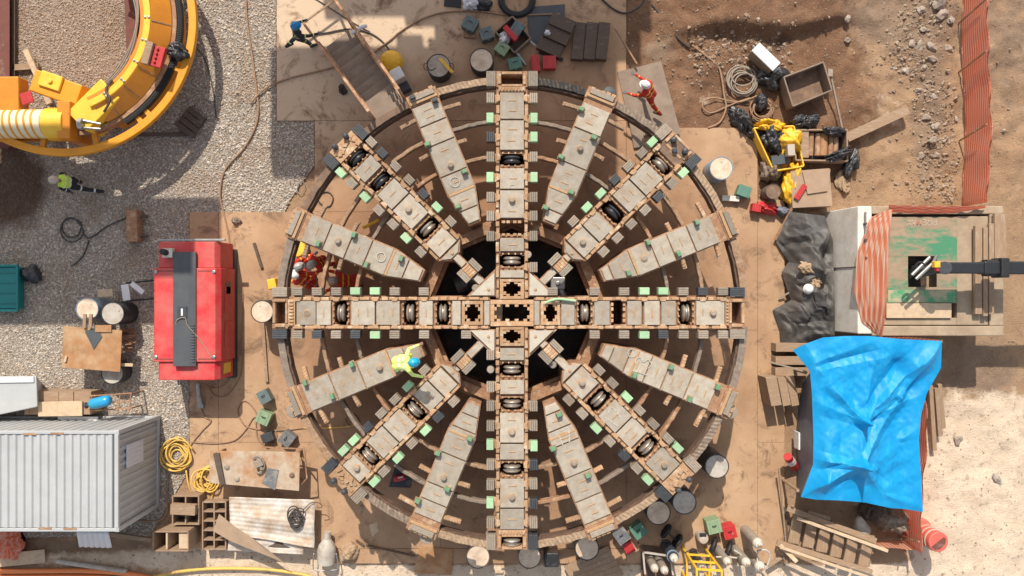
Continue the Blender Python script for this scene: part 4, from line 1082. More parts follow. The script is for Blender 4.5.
def drum(px, py, rpx, h, body, lid, label, z=DZ, name='drum', cat='drum', handles=False, group=None, liddrop=.012):
    zt = z+h; c = W(px, py, zt); r = rpx*S(zt); b = Vector((c.x, c.y, z))
    root = empty(name, b, label, cat, group)
    mb = MB().lathe([(0,0),(r*.98,0),(r,.02),(r,h*.31),(r*1.025,h*.33),(r,h*.35),(r,h*.64),(r*1.025,h*.66),(r,h*.68),(r,h-.02),(r*1.03,h-.012),(r*1.03,h),(r*.97,h),(r*.965,h-.03),(0,h-.03)], b, n=36)
    o = part(mb, 'drum_body', M[body], root, 0); smooth_by_angle(o, .6)
    mb = MB().lathe([(0,h-.034),(r*.955,h-.034),(r*.95,h-liddrop),(r*.72,h-liddrop-.006),(0,h-liddrop-.008)], b, n=36)
    q = random.Random(px); a = q.uniform(0,6.28)
    mb.lathe([(0,0),(.03,0),(.03,.014),(0,.016)], b+Vector((r*.6*math.cos(a), r*.6*math.sin(a), h-liddrop-.004)), n=12)
    o = part(mb, 'drum_lid', M[lid], root, 0); smooth_by_angle(o, .5)
    if handles:
        for sd in (-1,1):
            P = [b+Vector((sd*r*1.0, -.10, h*.8)), b+Vector((sd*(r+.09), -.07, h*.86)), b+Vector((sd*(r+.09), .07, h*.86)), b+Vector((sd*r*1.0, .10, h*.8))]
            part(MB().tube(spline(P,6), .012, 6), 'handle', M['rustdark'], root, 0)
    return root
def case(px, py, wpx, dpx, h, rot, m, label, z=DZ, lidm=None, name='tool_box', cat='box', handle=True, group=None):
    """lidded steel box, px/py = centre of its top"""
    zt = z+h; c = W(px, py, zt); s = S(zt); w, d = wpx*s, dpx*s; R = math.radians(-rot); Q = Matrix.Rotation(R, 3, 'Z')
    root = empty(name, (c.x, c.y, z), label, cat, group); b = Vector((c.x, c.y, z))
    part(MB().box(b+Vector((0,0,h*.41+.005)), (w*.96, d*.96, h*.82), rz=R), 'box_body', M[m] if not lidm else M[lidm[1]], root, .008)
    mb = MB().box(b+Vector((0,0,h*.91)), (w, d, h*.17), rz=R)
    for q in (-.3,.3): mb.box(b+Q@Vector((q*w, 0, h+.004)), (w*.05, d*.9, .012), rz=R)
    part(mb, 'box_lid', M[m], root, .012)
    if handle:
        P = [b+Q@Vector((-w*.14, d*.1, h)), b+Q@Vector((-w*.12, d*.1, h+.05)), b+Q@Vector((w*.12, d*.1, h+.05)), b+Q@Vector((w*.14, d*.1, h))]
        part(MB().tube(P, .012, 6), 'handle', M['black'], root, 0)
        part(MB().box(b+Q@Vector((0,-d*.5-.006,h*.72)), (.07,.02,.1), rz=R), 'latch', M['metal'], root, .003)
    return root
def board(px, py, wpx, dpx, t, rot, m, label, z=DZ, name='board', cat='board', tilt=(0,0), group=None, bevel=.006, poly=None):
    c = W(px, py, z+t/2); s = S(z+t); R = Matrix.Rotation(math.radians(-rot), 3, 'Z') @ Matrix.Rotation(math.radians(tilt[0]), 3, 'X') @ Matrix.Rotation(math.radians(tilt[1]), 3, 'Y')
    mb = MB().box(c, (wpx*s, dpx*s, t), R=R)
    return put(mb, name, M[m], c-Vector((0,0,t/2)), label, cat, group, bevel=bevel)

# ================================================================= TOP LEFT: yellow erector ring
YZ = .75; yc = W(62, 22, 1.5); ks = S(1.5)
ring = empty('segment_erector', (yc.x, yc.y, 0), 'big yellow ring shaped machine cropped by the top left corner of the gravel yard', 'machine')
def yring(r0, r1, z0, z1, a0, a1, n, zi=None):
    mb = MB(); vs = []; fs = []
    for i in range(n+1):
        a = math.radians(a0+(a1-a0)*i/n)
        for r, z in ((r0,z0),(r1,z0),(r1,z1),(r0,zi if zi is not None else z1)): vs.append((yc.x+r*ks*math.cos(a), yc.y+r*ks*math.sin(a), z))
    for i in range(n):
        p, q = i*4, i*4+4
        for e in range(4): fs.append((p+e, q+e, q+(e+1)%4, p+(e+1)%4))
    fs += [(0,1,2,3),(4*n+3,4*n+2,4*n+1,4*n)]
    return mb.add(vs, fs)
A0, A1 = -128, 62
part(yring(126.3, 134, 1.32, 1.5, A0, A1, 70), 'outer_rail', M['yellow'], ring, .02)
part(yring(96, 110, .5, 1.5, -66, A1, 60, 1.95), 'body_slope', M['orangeP'], ring, .02)
part(yring(84.6, 88.6, .5, 1.90, -68, A1, 60), 'inner_flange', M['orangeP'], ring, .02)
part(yring(88.8, 95.6, .5, 1.95, -68, A1, 60), 'body_top', M['yellow2'], ring, .02)
for a_ in (-58,-44,-30,-16,-2,12): 
    a_ = math.radians(a_); part(MB().bar((yc.x+96.4*ks*math.cos(a_), yc.y+96.4*ks*math.sin(a_), 1.955), (yc.x+109.6*ks*math.cos(a_), yc.y+109.6*ks*math.sin(a_), 1.51), .03, .02), 'weld_seam', M['rust'], ring, 0)
    for rr_ in (90.5, 94): part(MB().lathe([(0,0),(.035,0),(.035,.03),(0,.035)], (yc.x+rr_*ks*math.cos(a_+.03), yc.y+rr_*ks*math.sin(a_+.03), 1.948), n=8), 'bolt', M['metal'], ring, 0)
part(yring(110.4, 114.6, 1.2, 1.5, A0, A1, 60), 'inner_band', M['rust'], ring, .01)
ch = yring(115.2, 120, 1.34, 1.47, -58, A1, 50)
for i in range(110):
    a = math.radians(-58+(A1+58)*i/110)
    ch.bar((yc.x+115.6*ks*math.cos(a), yc.y+115.6*ks*math.sin(a), 1.48), (yc.x+119.8*ks*math.cos(a+.02), yc.y+119.8*ks*math.sin(a+.02), 1.48), .03, .04)
part(ch, 'roller_chain', M['black'], ring, 0)
for a in (-100,-75,-52,-47,-22,-12,25,40):
    a = math.radians(a); b = MB()
    b.bar((yc.x+112*ks*math.cos(a), yc.y+112*ks*math.sin(a), 1.36), (yc.x+128*ks*math.cos(a), yc.y+128*ks*math.sin(a), 1.36), .14, .12)
    part(b, 'bracket', M['yellow'], ring, .01)
for i, rr in enumerate((82.5, 81.2, 80)):
    P = [(yc.x+(rr+.8*math.sin(j*.7+i))*ks*math.cos(math.radians(a)), yc.y+(rr+.8*math.sin(j*.7+i))*ks*math.sin(math.radians(a)), 1.86+.01*i) for j, a in enumerate(range(-52, 64, 6))]
    part(MB().tube(spline(P,3), .022, 6), 'hydraulic_line', M['cable'], ring, 0)
# red valve block with timber face and black cover
c = W(155, 56, 1.95); R_ = math.radians(-15); Q = Matrix.Rotation(R_, 3, 'Z')
part(MB().box(c+Q@Vector((-.12,0,.12)), (.20,.62,.24), rz=R_), 'timber_block', M['wood'], ring, .01)
mb = MB().box(c+Q@Vector((.14,-.02,.07)), (.30,.56,.14), rz=R_)
for q in (-.18,-.06,.06,.18): mb.cyl(c+Q@Vector((.10,q,.14)), c+Q@Vector((.10,q,.20)), .035, n=10)
part(mb, 'valve_block', M['red'], ring, .01)
cv = W(180, 53, 1.6); cvr = lump('black_cover', 180, 53, 10, 8.5, .34, 20, M['bag'], 'x', 'x', 1.5, 19, .3); cvr.parent = ring; cvr.location = cvr.location-ring.location
for k_ in ('label','category'): del cvr[k_]
# long cylinder with pale bands, toothed collar, box arm
zc = 1.55; p0, p1 = W(-60,124,zc), W(47,124,zc); mb = MB().use(0).cyl(p0, p1, .40, n=40)
for x in (-10,-3,4,11,18,25,32,39):
    q = W(x,124,zc); mb.use(1).lathe([(.395,-.03),(.415,-.025),(.415,.025),(.395,.03)], q, (1,.10,0), 40)
o = part(mb, 'striped_cylinder', [M['cream'], M['yellow']], ring, 0); smooth_by_angle(o, .6)
mb = MB().cyl(W(48,124,zc), W(69,124,zc), .43, n=40)
for sgn in (-1,1):
    for i in range(7):
        q = W(49.5+i*3,124,zc+.05); mb.box(q+Vector((0,sgn*.43,.0)), (.05,.07,.12), top=(.6,.6))
part(mb, 'toothed_collar', M['yellow2'], ring, .006)
part(MB().box(W(75,124,1.3), (.36,1.05,1.2)), 'end_box', M['orangeP'], ring, .03)
a = W(79,124,1.9); part(MB().cyl(a, a+Vector((.12,0,0)), .16, n=18).cyl(a+Vector((.1,.1,0)), a+Vector((.55,.02,-.1)), .035, n=8).cyl(a+Vector((.1,-.1,0)), a+Vector((.55,-.12,-.1)), .035, n=8), 'hydraulic_union', M['metal'], ring, .004)
part(MB().bar(W(-40,140,1.2), W(82,139,1.2), .12, .14), 'lower_rail', M['orangeP'], ring, .01)
part(MB().bar(W(84,98,1.35), W(38,82,1.35), .62, .55), 'box_arm', M['yellow'], ring, .03)
mb = MB().box(W(51,81,1.66), (.62,.42,.10), rz=-.32); mb.lathe([(0,0),(.07,0),(.07,.05),(0,.05)], W(50,81,1.72), n=12); part(mb, 'arm_plate', M['yellow2'], ring, .02)
part(MB().bar(W(-40,98,1.5), W(24,97,1.5), 1.05, .5), 'rear_box', M['orangeP'], ring, .04)
part(MB().box(W(27,98,1.76), (.32,.32,.06), rz=.3), 'red_cap', M['red'], ring, .01)
part(MB().bar(W(85,125,1.4), W(118,92,1.4), .75, .9), 'link_arm', M['yellow2'], ring, .03)
for (x, y) in ((150,70),(115,118),(60,137),(160,15)):
    b = W(x, y, 0); part(MB().box((b.x, b.y, .5), (.3,.3,1.0)), 'foot', M['orangeP'], ring, .01)
P = [W(104,112,1.95), W(110,100,2.0), W(106,90,2.0), W(112,80,1.95)]
part(MB().tube(spline(P,6), .035, 7), 'black_hose', M['hosedark'], ring, 0)

def ibeam(x0, y0, x1, y1, label):
    a, b = W(x0,y0,0), W(x1,y1,0); mb = MB()
    mb.bar(a+Vector((0,0,.02)), b+Vector((0,0,.02)), .34, .03); mb.bar(a+Vector((0,0,.33)), b+Vector((0,0,.33)), .34, .03); mb.bar(a+Vector((0,0,.175)), b+Vector((0,0,.175)), .03, .28)
    put(mb, 'steel_beam', M['redbeam'], a, label, 'beam', 'red brown steel beams under the yellow ring', bevel=.004)
ibeam(11,-60,11,150, 'dull red steel beam along the left edge of the picture')
ibeam(133,-60,139,95, 'dull red steel beam running under the yellow ring near its right side')
put(MB().bar(W(26,50,.30), W(50,104,.30), .16, .1), 'timber', M['woodpale'], W(38,77,.2), 'pale timber lying diagonally beside the yellow box arm', 'timber')
put(MB().bar(W(12,68,.12), W(39,66,.12), .18, .1), 'timber', M['wood'], W(25,67,.05), 'short timber poking out under the diagonal pale timber', 'timber')
put(MB().bar(W(14,-20,.12), W(14,84,.12), .10, .1), 'timber', M['wooddark'], W(14,30,.05), 'long thin dark timber beside the left red steel beam', 'timber')
put(MB().bar(W(128,134.5,.06), W(188,134.5,.06), .10, .08), 'timber', M['wooddark'], W(150,134,.02), 'dark timber on gravel reaching to the small pallet', 'timber')
# broken pallet
pl = empty('pallet', W(191,122,.02), 'small dark broken wooden pallet on the gravel right of the yellow ring', 'pallet'); Q = math.radians(-38)
Rq = Matrix.Rotation(Q,3,'Z')
for i in range(4):
    part(MB().box(W(191,122,.16)+Rq@Vector((0,-.29+i*.19,0)), (.70-.05*i,.16,.03), rz=Q), 'slat', M['wooddark'], pl, .004)
for i in range(3): part(MB().box(W(191,122,.08)+Rq@Vector((-.26+i*.26,0,0)), (.09,.74,.12), rz=Q), 'bearer', M['wooddark'], pl, .004)

# brown timber block with lugs, thin cable coil
bl = empty('timber_block', W(134,226,0), 'brown squared timber block with two short pegs lying on grey gravel', 'timber block')
part(MB().box(W(134,226,.2), (.40,.95,.30), rz=.02, top=(.8,1)), 'block', M['rust'], bl, .02)
for dy in (-.3,.28): part(MB().cyl(W(139,226,.16)+Vector((0,dy,0)), W(148,226,.12)+Vector((0,dy,0)), .04, n=8), 'peg', M['wooddark'], bl, 0)
hose('cable', coil_pts(72,228,11,2,1.5,0,1.15,4)+[(88,238,0),(108,226,0),(128,217,0)], .04, .02, M['hosedark'], 'thin dark cable coiled on the grey gravel left of the timber block', 'cable')
hose('cable', [(89,240),(84,254),(76,263),(71,266)], .04, .02, M['hosedark'], 'loose tail of dark cable below the coil on the gravel', 'cable')
hose('hose', [(246,-10),(247,20),(254,70),(258,115),(246,145),(225,170),(220,195),(224,214),(228,232),(232,260)], .06, .028, M['hosetan'], 'tan hose winding down the pale gravel towards the red generator')
hose('cable', [(190,40),(205,60),(213,90),(216,118)], .035, .014, M['hosedark'], 'thin black cable on gravel right of the yellow ring', 'cable')

# teal bin and black flap
bn = empty('bin', W(2,288,0), 'teal plastic bin cropped by the left edge', 'bin')
zb = .40; c = W(4,288,zb)
mb = MB()
mb.box((c.x-.2,c.y,zb/2), (1.15,1.25,zb)); part(mb, 'bin_body', M['tealbin'], bn, .04)
mb = MB()
for i in range(4): mb.box((c.x-.2,c.y-.45+i*.3,zb+.018), (1.1,.02,.03))
for q in (-.66,.66): mb.box((c.x-.2,c.y+q,zb+.0), (1.25,.07,.09))
mb.box((c.x+.40,c.y,zb), (.07,1.30,.09)); part(mb, 'bin_lid_rim', M['tealbin'], bn, .01)
lump('black_bag', 34, 274, 11, 8.5, .3, 10, M['bag'], 'black rubbish bag on the gravel right of the teal bin', 'bag', 0, 8, .15)

# ---- drums, boards, rusty table
drum(87,309,11,.86,'drumblue','lid','upper left drum with a pale lid above the rusty plate', 0)
drum(112.5,313.5,11.2,.95,'drum','lidgrey','black drum with grey blotched lid right of the other drum above the rusty plate', 0)
drum(112,373,11,.60,'drum','lidgrey','drum half hidden under the lower edge of the rusty plate', 0)
tb = empty('plate_table', W(96,350,0), 'square orange rusted steel plate on trestles by the grey drums', 'steel plate')
zt = .92; mb = MB().prism([tuple(W(x,y,zt))[:2] for x,y in ((63,326),(122,330.5),(120,372),(62,367.5))], zt-.02, zt)
part(mb, 'plate', M['rustplate'], tb, .004)
for (x, y) in ((70,332),(112,336),(110,364),(70,361)): part(MB().bar(W(x,y,zt)-Vector((0,0,zt)), W(x,y,zt)-Vector((0,0,.03)), .1,.1), 'leg', M['wooddark'], tb, 0)
put(MB().prism([tuple(W(x,y,zt))[:2] for x,y in ((85,331.5),(97,327),(102.5,337),(94,349.5))], zt+.004, zt+.02), 'diamond_plate', M['charcoal'], W(94,337,zt+.004), 'dark diamond shaped steel offcut on the rusty plate', 'steel offcut', bevel=.003)
put(MB().prism([tuple(W(x,y,zt))[:2] for x,y in ((96,325),(112,325),(112,332),(96,332))], zt+.03, zt+.045), 'steel_offcut', M['rustplate'], W(104,328,zt+.02), 'small rust orange strip at the top edge of the rusty plate', 'steel offcut', bevel=.003)
put(MB().bar(W(65,362,zt+.03), W(66.5,356,zt+.03), .06,.05), 'wood_offcut', M['woodpale'], W(65,360,zt), 'tiny pale wood stick at the lower left corner of the rusty plate', 'wood offcut')
put(MB().bar(W(119,364.5,.7), W(133,365,.7), .09,.05), 'timber', M['woodpale'], W(126,365,.67), 'pale timber end poking out right of the rusty plate', 'timber')
for x, lab in ((85,'left'),(91,'right')): put(MB().bar(W(x,314,.98), W(x-.5,328,.98), .09,.06), 'timber', M['wood'], W(x,320,.95), '%s of two short timbers bridging the drum and the rusty plate' % lab, 'timber')
q = MB(); qr = random.Random(2)
for i in range(26): y = 328+i*1.0; q.cyl(W(119+qr.uniform(0,4),y+qr.uniform(-2,2),.1+qr.uniform(0,.35)), W(134+qr.uniform(-3,2),y+qr.uniform(-3,3),.1+qr.uniform(0,.3)), .018, n=6)
put(q, 'scrap_bundle', M['rust'], W(126,340,0), 'bundle of thin rusty rods right of the rusty plate', 'scrap bundle', bevel=0)
for (x,y,w,d,r,lab) in ((105.5,293,15,7.5,-3,'pale board lying flat above the black drum, left of three white boards'),(126,292.5,7.5,16,-8,'white board standing upright in the middle of three white boards'),(137.5,288,5,15.5,-52,'white board slanting to the right beside the red generator')):
    board(x, y, w, d, .05, r, 'white' if 'white board s' in lab else 'woodpale', lab, z=.45, name='board')
for y in (283,301): put(MB().bar(W(126,y,.2), W(160,y-3,.2), .05,.05), 'steel_bar', M['black'], W(140,y,.17), 'dark steel bar on gravel %s the white boards' % ('behind' if y < 290 else 'just below'), 'bar')

# ---- red generator
gz = 1.55; s = S(gz)
def gx(x): return (x-512)*s
def gy(y): return -(y-288)*s
gen = empty('generator', W(195,311,0), 'red generator with a dark roof panel between gravel and deck', 'generator')
x0, x1, y0, y1 = gx(153), gx(219.5), gy(362), gy(268)
P = [(x0,gz-.55),(x0,gz-.06),(x0+.06,gz),(x1-.12,gz),(x1,gz-.16),(x1,.30),(x0,.30)]
def extr(mb, P, ya, yb):
    n = len(P); vs = [(p[0],ya,p[1]) for p in P]+[(p[0],yb,p[1]) for p in P]
    return mb.add(vs, [tuple(range(n)), tuple(range(2*n-1,n-1,-1))]+[(i, n+i, n+(i+1)%n, (i+1)%n) for i in range(n)])
part(extr(MB(), P, y0, y1), 'canopy', M['redgen'], gen, .02)
for (ya, yb, nm) in ((gy(380.5), y0-.003, 'end_hood'),(y1+.003, gy(241.5), 'end_hood')):
    P2 = [(p[0]+(.10 if p[0] < (x0+x1)/2 else -.05), p[1]-.07 if p[1] > .4 else p[1]) for p in P]
    part(extr(MB(), P2, ya, yb), nm, M['redgen'], gen, .02)
rp = extr(MB(), [(gx(174.5),gz-.02),(gx(174.5),gz+.10),(gx(190),gz+.10),(gx(196.5),gz+.05),(gx(196.5),gz-.02)], gy(366), gy(252))
for i in range(14): rp.box((gx(193.5), gy(325+i*2.8), gz+.084), (.12,.035,.02))
part(rp, 'roof_panel', M['charcoal'], gen, .006)
part(MB().box((gx(184), gy(312), gz+.115), (.26,.34,.03)), 'roof_hatch', M['dark'], gen, .006)
part(MB().box((gx(184), gy(312), gz+.135), (.05,.2,.02)), 'white_mark', M['white'], gen, 0)
mb = MB().box((gx(169), gy(253), gz+.03), (.28,.26,.20)); part(mb, 'exhaust_box', M['concrete'], gen, .01)
part(MB().cyl((gx(168), gy(253), gz+.1), (gx(167), gy(252), gz+.32), .085, n=16), 'exhaust_pipe', M['black'], gen, .01)
part(MB().box(((x0+x1)/2, (y0+y1)/2-.0, .16), (x1-x0-.02, gy(243)-gy(379), .26)), 'base_frame', M['dark'], gen, .01)
part(MB().box((x1-.035+.006-.04, gy(258), 1.02), (.02,.42,.12)), 'pale_label', M['whitebag'], gen, .004)
part(MB().box((x1+.012, gy(288), .9), (.02,.36,.36)), 'door_emblem', M['brown'], gen, .05)
for y in (271,359): part(MB().box(((x0+gx(174))/2+.02, gy(y), gz+.001), ((gx(174)-x0)-.1,.022,.012)), 'panel_seam', M['redbeam'], gen, 0); part(MB().box(((gx(197)+x1)/2-.05, gy(y), gz+.001), ((x1-gx(197))-.16,.022,.012)), 'panel_seam', M['redbeam'], gen, 0)
for (x,y) in ((156,272),(156,357),(214,272),(214,357)): part(MB().lathe([(0,0),(.05,0),(.05,.03),(.03,.04),(0,.04)], (gx(x),gy(y),gz-.004), n=10), 'lifting_bolt', M['metal'], gen, 0)
for y in (300, 335): part(MB().box((x1+.012, gy(y), .85), (.02,.75,.62)), 'side_door', M['redgen'], gen, .004)
part(MB().box((x1-.035, gy(370), .85), (.03,.3,.55)), 'control_panel', M['frameye'], gen, .01)
part(MB().box(((x0+x1)/2+.1, gy(240)+.01, 1.42), (1.9,.05,.10)), 'rear_rail', M['metal'], gen, .005)
P = [W(176,328,gz+.06), W(177,320,gz+.13), W(185,318,gz+.14), W(188,326,gz+.13), W(200,340,gz+.03), W(212,358,gz+.03)]
put(MB().tube(spline(P,8), .012, 6), 'rope', M['cable'], P[0], 'thin rope lying over the red generator roof', 'rope', bevel=0, smooth=True)
# hose and coupling below generator
put(MB().cyl(W(198,383,.2), W(199,396,.2), .07, n=14).cyl(W(199,396,.2), W(201,407,.2), .09, n=14).box(W(201,406,.2),(.18,.12,.14)), 'pipe_coupling', M['metal'], W(199,395,.05), 'bare metal pipe coupling on the deck below the red generator', 'coupling')
hose('hose', [(200,382,.3),(213,388),(226,383),(238,360),(242,330),(243,300),(242,285)], DZ+.02, .014, M['hosetan'], 'thin tan hose looping along the right side of the red generator')
hose('hose', [(208,387),(216,396),(228,394),(240,376),(243,352)], DZ+.02, .014, M['hosetan'], 'short tan hose loop below the lower right corner of the generator')
drum(262,311.5,11,1.15,'drum','hatwhite' if False else 'lid','white topped drum on a stick beside the left rim of the cutter head')
put(MB().bar(W(263,322,.1), W(267,382,.1), .09,.08), 'timber', M['wood'], W(265,350,DZ), 'long thin timber on the deck below the lone white topped drum', 'timber')
put(MB().bar(W(254,243,.1), W(262,268,.1), .08,.08), 'timber', M['wooddark'], W(258,255,DZ), 'short dark stick on the bright deck above the lone white topped drum', 'timber')
lump('rag', 237, 221, 5, 3, .14, 20, M['sack'], 'crumpled dark rag on the bright deck corner above the generator', 'rag', DZ, 3)
hose('cable', [(306,172),(303,180),(305,186),(301,194),(297,190),(300,182),(306,178)], .05, .012, M['cable'], 'pale loop of wire on soil left of the upper left spoke', 'wire')

# ---- container and neighbours
cz = 2.6; s = S(cz)
cx0, cx1, cy0, cy1 = (-75-512)*s, (117-512)*s, -(530-288)*s, -(432.5-288)*s
ct = empty('container', ((cx0+cx1)/2, (cy0+cy1)/2, 0), 'white corrugated site container in the lower left corner', 'container')
def corr(along, a0, a1, fixed, z0, z1, sign, pitch=.22, dep=.04, roof=False):
    """trapezoid corrugated panel; along 'x' or 'y'; roof panels lie flat with the waves along x"""
    mb = MB(); pts = []; a = a0
    while a < a1-1e-6:
        for f, d in ((0,0),(.36,0),(.5,1),(.86,1)):
            if a+f*pitch <= a1: pts.append((a+f*pitch, d*dep))
        a += pitch
    pts.append((a1, 0)); n = len(pts); vs = []
    for t in (z0, z1):
        for th in (0, -.03):
            for q, d in pts:
                if roof: vs.append((q, t, fixed+sign*(d+th)))
                elif along == 'x': vs.append((q, fixed+sign*(d+th), t))
                else: vs.append((fixed+sign*(d+th), q, t))
    fs = []
    for i in range(n-1): fs += [(i,i+1,2*n+i+1,2*n+i),(n+i+1,n+i,3*n+i,3*n+i+1),(i+1,i,n+i,n+i+1),(2*n+i,2*n+i+1,3*n+i+1,3*n+i)]
    return mb.add(vs, fs)
part(corr('x', cx0+.08, cx1-.12, cz-.05, cy0+.06, cy1-.06, 1, .215, .045, True), 'roof', M['whiteroof'], ct, 0)
part(corr('x', cx0+.08, cx1-.08, cy1-.04, .15, cz-.08, 1, .24, .04), 'long_wall', M['whiteroof'], ct, 0)
part(corr('y', cy0+.08, cy1-.08, cx1-.04, .15, cz-.08, 1, .21, .04), 'end_wall', M['whiteroof'], ct, 0)
fr = MB()
for y in (cy0, cy1-.0): fr.box(((cx0+cx1)/2, y, cz-.05), (cx1-cx0, .09, .10)); fr.box(((cx0+cx1)/2, y, .12), (cx1-cx0, .09, .16))
fr.box((cx1-.02, (cy0+cy1)/2, cz-.05), (.11, cy1-cy0-.1, .11)); fr.box((cx1-.02, (cy0+cy1)/2, .12), (.11, cy1-cy0-.1, .16))
for y in (cy0, cy1): fr.box((cx1-.02, y, cz/2), (.13,.12,cz-.02))
part(fr, 'container_frame', M['whiteroof'], ct, .012)
wn = part(MB().box((cx1+.03, cy1-.75, 1.65), (.05,.62,.95)), 'window_shutter', M['ghost'], ct, .01)
mb = MB()
for i in range(5): mb.box((cx1+.06, cy1-1.0+i*.125, 1.65), (.02,.04,.85))
part(mb, 'louvre', M['ghost'], wn, 0)
part(MB().box((cx0+.4, (cy0+cy1)/2, cz/2), (.1, cy1-cy0-.3, cz-.3)), 'far_wall', M['whiteroof'], ct, 0)
for (x,y) in ((30,434),(57,433.5),(45,528.5),(70,529)): part(MB().box(W(x,y,cz+.005),(.35,.05,.012)), 'rust_streak', M['rust'], ct, 0)
# awning flap of corrugated sheet
a, b, c_, d = W(76,530,2.2), W(108,531,2.2), W(79,547,1.6), W(112,548,1.6)
put(coons([a,b],[c_,d],[a,c_],[b,d], 40, 4, lambda u,v,p: (0,0,.03*math.sin(u*2*PI*6)), .012), 'awning', M['ghost'], a, 'small corrugated awning sheet hanging below the white container', 'awning', bevel=0, smooth=True)
tk = empty('white_tank', W(0,405,0), 'smooth white cabin corner cropped by the left edge above the container', 'cabin')
q = 1.0; tp4 = [W(x,y,q) for x,y in ((-40,376),(36.5,376),(37.5,407),(-40,423))]; bt4 = [Vector((p.x-.42 if p.x > -16 else p.x, p.y-.3 if i < 2 else p.y, .02)) for i, p in enumerate(tp4)]
mb = MB().add(tp4+bt4, [(3,2,1,0),(4,5,6,7),(0,1,5,4),(1,2,6,5),(2,3,7,6),(3,0,4,7)]); part(mb, 'cabin_body', M['whiteroof'], tk, .03)
mb = MB().bar(W(-30,380.5,q+.02), W(34,379.5,q+.02), .16, .05); part(mb, 'lit_edge_strip', M['white'], tk, .01)  # whiter strip paints in the sunlit north edge of the top

# timber crate, board and rack with blue bottle
cr = empty('timber_crate', W(66,402,0), 'closed crate of brown planks above the white container', 'crate'); z = .72
for i,(x0_,x1_) in enumerate(((24.5,29.5),(30,43),(43.5,58.5),(59,73.5),(74,91))):
    part(MB().prism([tuple(W(x,y,z))[:2] for x,y in ((x0_,391.5),(x1_,391.5),(x1_,414.5),(x0_,414.5))], .05, z+.01*(i%2)), 'plank', M['wood'], cr, .006)
put(MB().prism([tuple(W(x,y,.8))[:2] for x,y in ((38,402),(82,401),(82,416),(38,416.5))], .75, .80), 'board', M['woodpale'], W(60,408,.74), 'stained pale board lying on the brown timber crate', 'board')
put(MB().bar(W(58,418.5,.5), W(98,419,.5), .14,.04), 'board', M['white'], W(80,418,.45), 'white strip of board between the crate and the container', 'board')
rk_ = empty('steel_rack', W(110,405,0), 'rusty steel bar rack holding the blue bottle beside the crate', 'rack'); z = .8
mb = MB()
for y in (396,404,411): mb.bar(W(88,y,z), W(132,y-3,z), .035,.035)
for x in (92,108,120,131): mb.bar(W(x,395,z), W(x-2,412,z), .03,.03)
part(mb, 'top_grid', M['rust'], rk_, 0)
for (x,y) in ((90,396),(131,394),(90,411),(129,409)): part(MB().bar(Vector((W(x,y,z).x,W(x,y,z).y,0)), W(x,y,z), .04,.04), 'post', M['rust'], rk_, 0)
bo = empty('gas_bottle', W(98,403,.82), 'blue and teal gas bottle lying on the rack beside the timber crate', 'bottle'); c = W(99,402.5,1.0)
part(MB().lathe([(0,-.34),(.1,-.34),(.15,-.28),(.16,-.2),(.16,.14),(.13,.24),(.06,.29),(0,.3)], c, (-.95,-.22,0), 24), 'bottle_body', M['blueplastic'], bo, 0, smooth=True)
part(MB().lathe([(0,.28),(.06,.28),(.06,.36),(.09,.36),(.09,.40),(0,.40)], c, (-.95,-.22,0), 16), 'valve', M['dark'], bo, 0)
# ================================================================= TOP: stair, drums, boxes
st = empty('steel_stair', W(343,45,DZ), 'dusty steel stair with handrails climbing from the deck to the cutter head rim', 'stair')
def sp3(t, off, dz=0):   # t along the stair, off across in px
    x = 341+t*50; y = 42+t*69; z = .20+t*2.55; c = W(x, y, z); d = Vector((.59,-.80,0)); a = Vector((.80,.59,0))
    return c + a*off*S(z) + Vector((0,0,dz))
a2 = math.atan2(.59,.80)
for i in range(11):
    part(MB().box(sp3(i/10, 0), (.92,.27,.04), rz=a2), 'tread', M['plateb'], st, .004)
for sd in (-1,1):
    part(MB().bar(sp3(-.05, sd*17, -.06), sp3(1.0, sd*17, -.06), .05, .22), 'stringer', M['rust'], st, .006)
    part(MB().bar(sp3(-.28, sd*19, 1.0), sp3(.98, sd*18, 1.0), .075, .06), 'handrail', M['rust'], st, .006)
    part(MB().bar(sp3(.1, sd*18.5, .55), sp3(.98, sd*18, .55), .05, .04), 'mid_rail', M['ringtan'], st, .006)
    for t in (0,.33,.66,.97): part(MB().bar(sp3(t, sd*18, -.05), sp3(t, sd*18, 1.0), .055,.055), 'rail_post', M['rust'], st, 0)
part(MB().bar(sp3(-.28,-19,1.0), sp3(-.28,19,1.0), .05,.04), 'end_bar', M['ringtan'], st, 0)
put(MB().tube(spline([W(352,33,1.1), W(357,30,1.15), W(362,27,1.1), W(366,26,1.0)],6), .055, 8), 'white_sleeve', M['whitebag'], W(357,30,1.05), 'white plastic sleeve hanging on the upper stair handrail', 'sleeve', bevel=0, smooth=True)
hose('hose', [(300,36),(325,33),(350,29),(372,34),(388,48),(390,62)], DZ+.03, .022, M['hosedark'], 'dark hose arching behind the stair handrail')
hose('hose', [(250,104),(266,88),(290,78),(315,72),(340,66),(362,60),(385,44),(410,25),(440,13),(475,11),(510,15),(560,14)], DZ+.03, .026, M['hosetan'], 'long tan hose crossing the upper deck from gravel to the coil')
hose('cable', [(308,-6),(330,8),(352,22),(370,32)], DZ+.02, .016, M['hosedark'], 'thin dark cable from the top edge of the picture to the stair', 'cable')
lump('shoe_pair', 343, 90, 3.5, 5.5, .14, -25, M['boot'], 'dark crumpled glove lying on the deck left of the stair', 'glove', DZ, 5)
